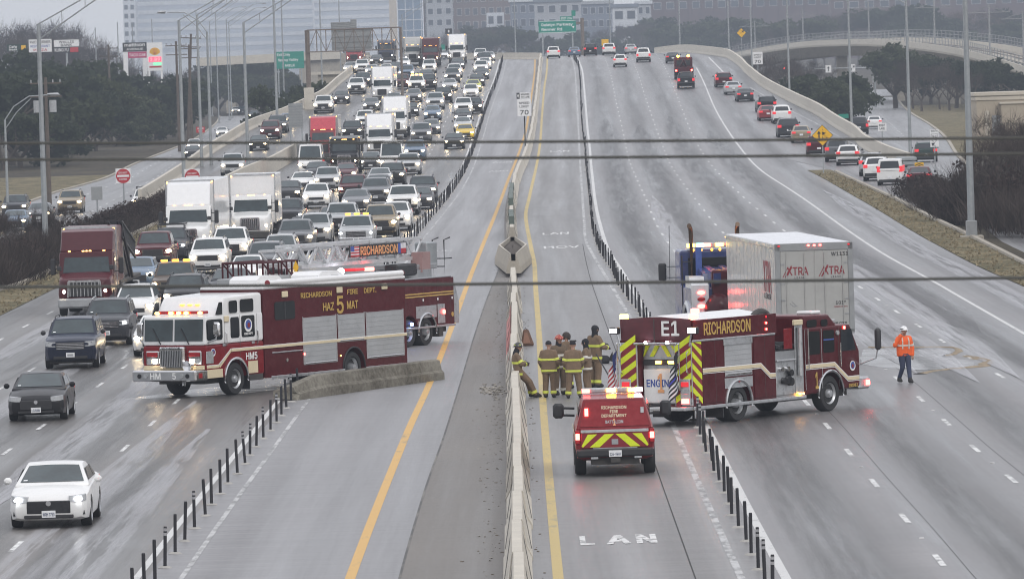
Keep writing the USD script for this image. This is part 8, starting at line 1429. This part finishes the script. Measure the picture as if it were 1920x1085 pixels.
    # names for what each one is and where
    for q in rows: q['lane'] = int(max(0, (float(cB(q['N'][1])) - .3 - q['N'][0]) // 3.35)); q['y'] = q['N'][1]
    LN = ['lane beside the posts', 'second lane from the posts', 'third lane from the posts', 'fourth lane from the posts', 'outermost jam lane', 'outermost jam lane', 'outermost jam lane', 'outermost jam lane']
    PL = dict(E='on the exit ramp at left', FL='on the left frontage road', R='climbing the right lanes near the crest', M='queueing on the right ramp', FR='on the right frontage road')
    cnt, base = {}, {}
    for q in sorted(rows, key=lambda q: q['y']):
        w = LN[q['lane']] if q['road'] == 'L' else PL[q['road']]; key = (q['kind'], q['col'], w); base.setdefault(key, []).append(q)
    for (k, c, w), L in base.items():
        n = f"{CN[c]} {KIND[k][1]}"
        for i, q in enumerate(L):
            if q['lab']: continue
            inw = ('in the jam, ' + w) if q['road'] == 'L' else w
            q['lab'] = f"{n} {inw}" if len(L) == 1 else f"{ORD[i]} {n} from the front, {w}" + (' of the jam' if q['road'] == 'L' else '')
    G = dict(L='cars stuck in the left traffic jam', E='cars on the left exit ramp', FL='cars on the left frontage road', R='cars near the crest of the right lanes', M='cars queueing on the right ramp', FR='cars on the right frontage road')
    hero = {(92, 992): 'white sedan with lit headlights and black grille, alone nearest at lower left', (68, 790): 'black sedan with Texas plate, second nearest car at the left edge', (133, 692): 'navy SUV with chrome bumper and roof rails, behind the black sedan', (200, 649): 'dark grey SUV with silver roof rails just behind the navy SUV'}
    for q in rows:
        for (hx, hy), l in hero.items():
            if np.allclose(q['N'], on(hx, hy, q['zf'], q['add'])): q['lab'] = l
    for q in rows:
        pr = car_proto(q['kind'], q['col'], **q['o']); L = LEN[q['kind']]; t = q['t']; c = q['N'][:2] + t * L / 2; z = float(q['zf'](c[1])) + q['add']
        sl = float(q['zf'](c[1] + 2) - q['zf'](c[1] - 2)) / 4; h = t if q['away'] else -t
        copy(pr, KIND[q['kind']][0], (c[0], c[1], z), heading(*h), q['lab'], {'pickup': 'pickup truck', 'minivan': 'van', 'hatch': 'car', 'sedan': 'car', 'suv': 'SUV'}.get(q['kind'], q['kind']), None, s=tuple(VR.uniform(.955, 1.045, 3)), rx=math.atan(sl) * (1 if q['away'] else -1))
    # lorries
    def lorry(px, py, lab, L, dyaw=0.0, **o):
        N = on(px, py); t = np.array([tang(cB, float(N[1])), 1.0]); t /= np.linalg.norm(t); c = N[:2] + t * L / 2; p = thing('box_truck' if o.pop('box_kind', True) else 'semi_truck', lab, 'truck', (c[0], c[1], float(zmain(c[1]))), heading(*(-t)) + dyaw); boxtruck(p, L=L, **o); return p
    lorry(352, 487, 'white semi truck with tall white box and curved fairing, in front of the hedge', 17, box_kind=False, fairing='fire_white', boxh=4.05, boxw=2.6, cabw=2.4)
    lorry(470, 462, 'white box truck with plain grey white box, right of the white semi', 10, boxh=3.9, boxw=2.55)
    lorry(606, 306, 'red cabbed truck lettered RAPID with pale grey box, outermost in the jam', 12, paint='paint_red', box='trailer_white', fairing='rapid_red', boxh=3.95, lettering='RAPID', grille=None)
    lorry(712, 299, 'white box truck with dark windshield beside the RAPID truck', 10, boxh=3.9, boxw=2.55, fairing='fire_white', grille=None)
    lorry(741, 262, 'white box truck lettered FRO behind the box truck with dark windshield', 11, boxh=4.0, boxw=2.55, fairing='fire_white', lettering='FRO', lettermat='sign_black', grille=None)
    lorry(717, 197, 'white semi truck with swept white fairing in the middle of the jam', 16, box_kind=False, boxh=4.05, fairing='fire_white', grille=None)
    lorry(857, 121, 'white box truck at the crest, tallest vehicle on the skyline of the jam', 16, box_kind=False, boxh=4.05, fairing='fire_white', grille=None)
    lorry(808, 126, 'dark red semi truck at the crest left of the white truck', 14, box_kind=False, paint='paint_maroon', box='paint_maroon', fairing='paint_maroon', boxh=3.9, grille=None); lorry(774, 124, 'semi truck with lumpy white load at the crest left of the dark red semi', 14, box_kind=False, paint='trailer_white', box='trailer_white', fairing='trailer_white', boxh=3.9, grille=None)
    lorry(664, 124, 'bright red semi truck far left at the crest under the sign gantry', 14, box_kind=False, paint='paint_red', box='paint_red', fairing='rapid_red', boxh=3.8, grille=None); lorry(724, 119, 'dark blue truck at the crest right of the red semi', 12, paint='paint_navy', box='paint_navy', fairing='paint_navy', boxh=3.3, grille=None)
    lorry(646, 328, 'black dump truck with chrome grille and white visor behind the dark red sedan', 8, paint='paint_black', box='paint_charcoal', boxh=3.0, fairing='paint_black')
    p = lorry(160, 594, 'dark red semi tractor with chrome grille hauling a lattice boom, left of the fire truck', 7.4, box_kind=False, paint='paint_maroon', box='paint_maroon', fairing='paint_maroon', boxh=3.75, boxw=2.35, cabw=2.36, front='steel', gw=.70)
    tr = MB(); tr.rbox(-1.25, 1.25, -13.5, -1.0, 1.15, 1.35, .03); obj('flatbed', tr, 'grime', p); bm = MB()
    for sx in (-.9, -.3):
        for z in (3.9, 3.2): bm.bar((sx - .3, -3.0, z), (sx - .3, -11, z - 1.1), .09)
    for k in range(14): y = -3 - .57 * k; z = 3.9 - .078 * k; bm.bar((-1.2, y, z - .7), (-1.2, y - .57, z), .06).bar((-.6, y, z - .7), (-.6, y - .57, z), .06).bar((-1.2, y, z), (-.6, y - .3, z), .05)
    obj('lattice_boom', bm, 'sign_black', p); obj('jib', MB().bar((-1.15, -3.2, 3.9), (-1.5, -4.5, 1.4), .10).bar((-1.0, -3.2, 3.9), (-1.35, -5.0, 1.4), .08), 'sign_black', p); obj('loader_body', MB().rbox(-1.1, .8, -9, -5, 1.35, 2.6, .1), 'sign_black', p)
    for y in (-11, -12.2):
        for sd in (1, -1): wheel(p, sd * .95, y, .5, .5, 'aluminium', sd, hub=True)
    # tow lorry with a dark pickup on the hook, far right
    N = on(1284, 150); t = np.array([tang(cL3, float(N[1])), 1.0]); t /= np.linalg.norm(t); p = thing('tow_truck', 'dark tow truck with two amber beacons near the crest', 'tow truck', (N[0], N[1] + 4, float(zmain(N[1] + 4))), heading(*t)); obj('cab', rhull([(sx * 1.0, y, z) for sx in (1, -1) for y, z in ((.4, .7), (.4, 2.5), (2.2, 2.5), (2.6, 1.6), (2.6, .7))], .1), 'paint_maroon', p, smooth=30); obj('rear_window', MB().rbox(-.8, .8, .26, .3, 1.6, 2.3, .01), 'glass_tint', p); obj('deck', MB().rbox(-1.15, 1.15, -3.6, .3, .8, 1.4, .05), 'paint_maroon', p); obj('boom', MB().bar((-.3, 0, 1.5), (0, -3.9, 2.3), .2).bar((.3, 0, 1.5), (0, -3.9, 2.3), .2), 'paint_maroon', p)
    for sx in (-.62, .62): obj('beacon', MB().sphere((sx, .2, 2.72), (.17, .12, .13), 1), 'beacon_amber', p); obj('tail_light', MB().rbox(sx * 1.5 - .1, sx * 1.5 + .1, -3.65, -3.6, .9, 1.1, .02), 'beacon_red', p); wheel(p, sx * 1.5, 2.0, .45, .3, 'aluminium', 1 if sx > 0 else -1); wheel(p, sx * 1.5, -2.2, .45, .45, 'aluminium', 1 if sx > 0 else -1)
    N = on(1287, 167); c = N[:2] + t * 2.9; copy(car_proto('pickup', 'black', **tl), 'pickup_truck', (c[0], c[1], float(zmain(c[1]))), heading(*t), 'black pickup on the hook of the tow truck near the crest', 'pickup truck')
pm('rapid_red', (.42, .03, .05), .35, var=.08, coat=.3)
# ---------------------------------------------------------------- build
median(); posts()
wall('retaining_wall', 'long pale concrete wall along the outer edge of the exit ramp, left', cV, 440, 960, zleft, 1.0, 1); wall('retaining_wall', 'long pale curving concrete wall along the outer edge of the right ramp', cW, 470, 985, zright, 1.15, -1)
cGore = line([(405, 372), (460, 343), (500, 326), (530, 309), (552, 296)]); wall('gore_barrier', 'short concrete wedge barrier splitting the exit ramp from the jam', cGore, cGore.y0, cGore.y1, zmain, 1.35, -1, low=0)
b = on(556, 298); q = thing('crash_cushion', 'dark ribbed crash cushion at the tip of the concrete wedge on the left', 'barrier', b)
for k in range(4): obj('rib', MB().rbox(-.5, .5, .4 + .5 * k, .75 + .5 * k, .1, 1.25, .04), 'pole_grey', q)
# the crest barrier that swings left
xs = np.linspace(float(cD(885)), float(cD(885)) - 12, 14); ysb = 885 + np.linspace(0, 1, 14) ** .7 * 34; obj('barrier_segment', sweep(np.stack([xs, ysb, zmain(ysb)], 1)[::1], barrier_profile(.95)), 'concrete_light', '/World/median_barrier')
broken_barrier(); furniture(); skyline(); vegetation(); tufts(); traffic()
hazmat(); engine(); ladder_truck(); battalion(); trailer_and_wrecker(); people(); air()
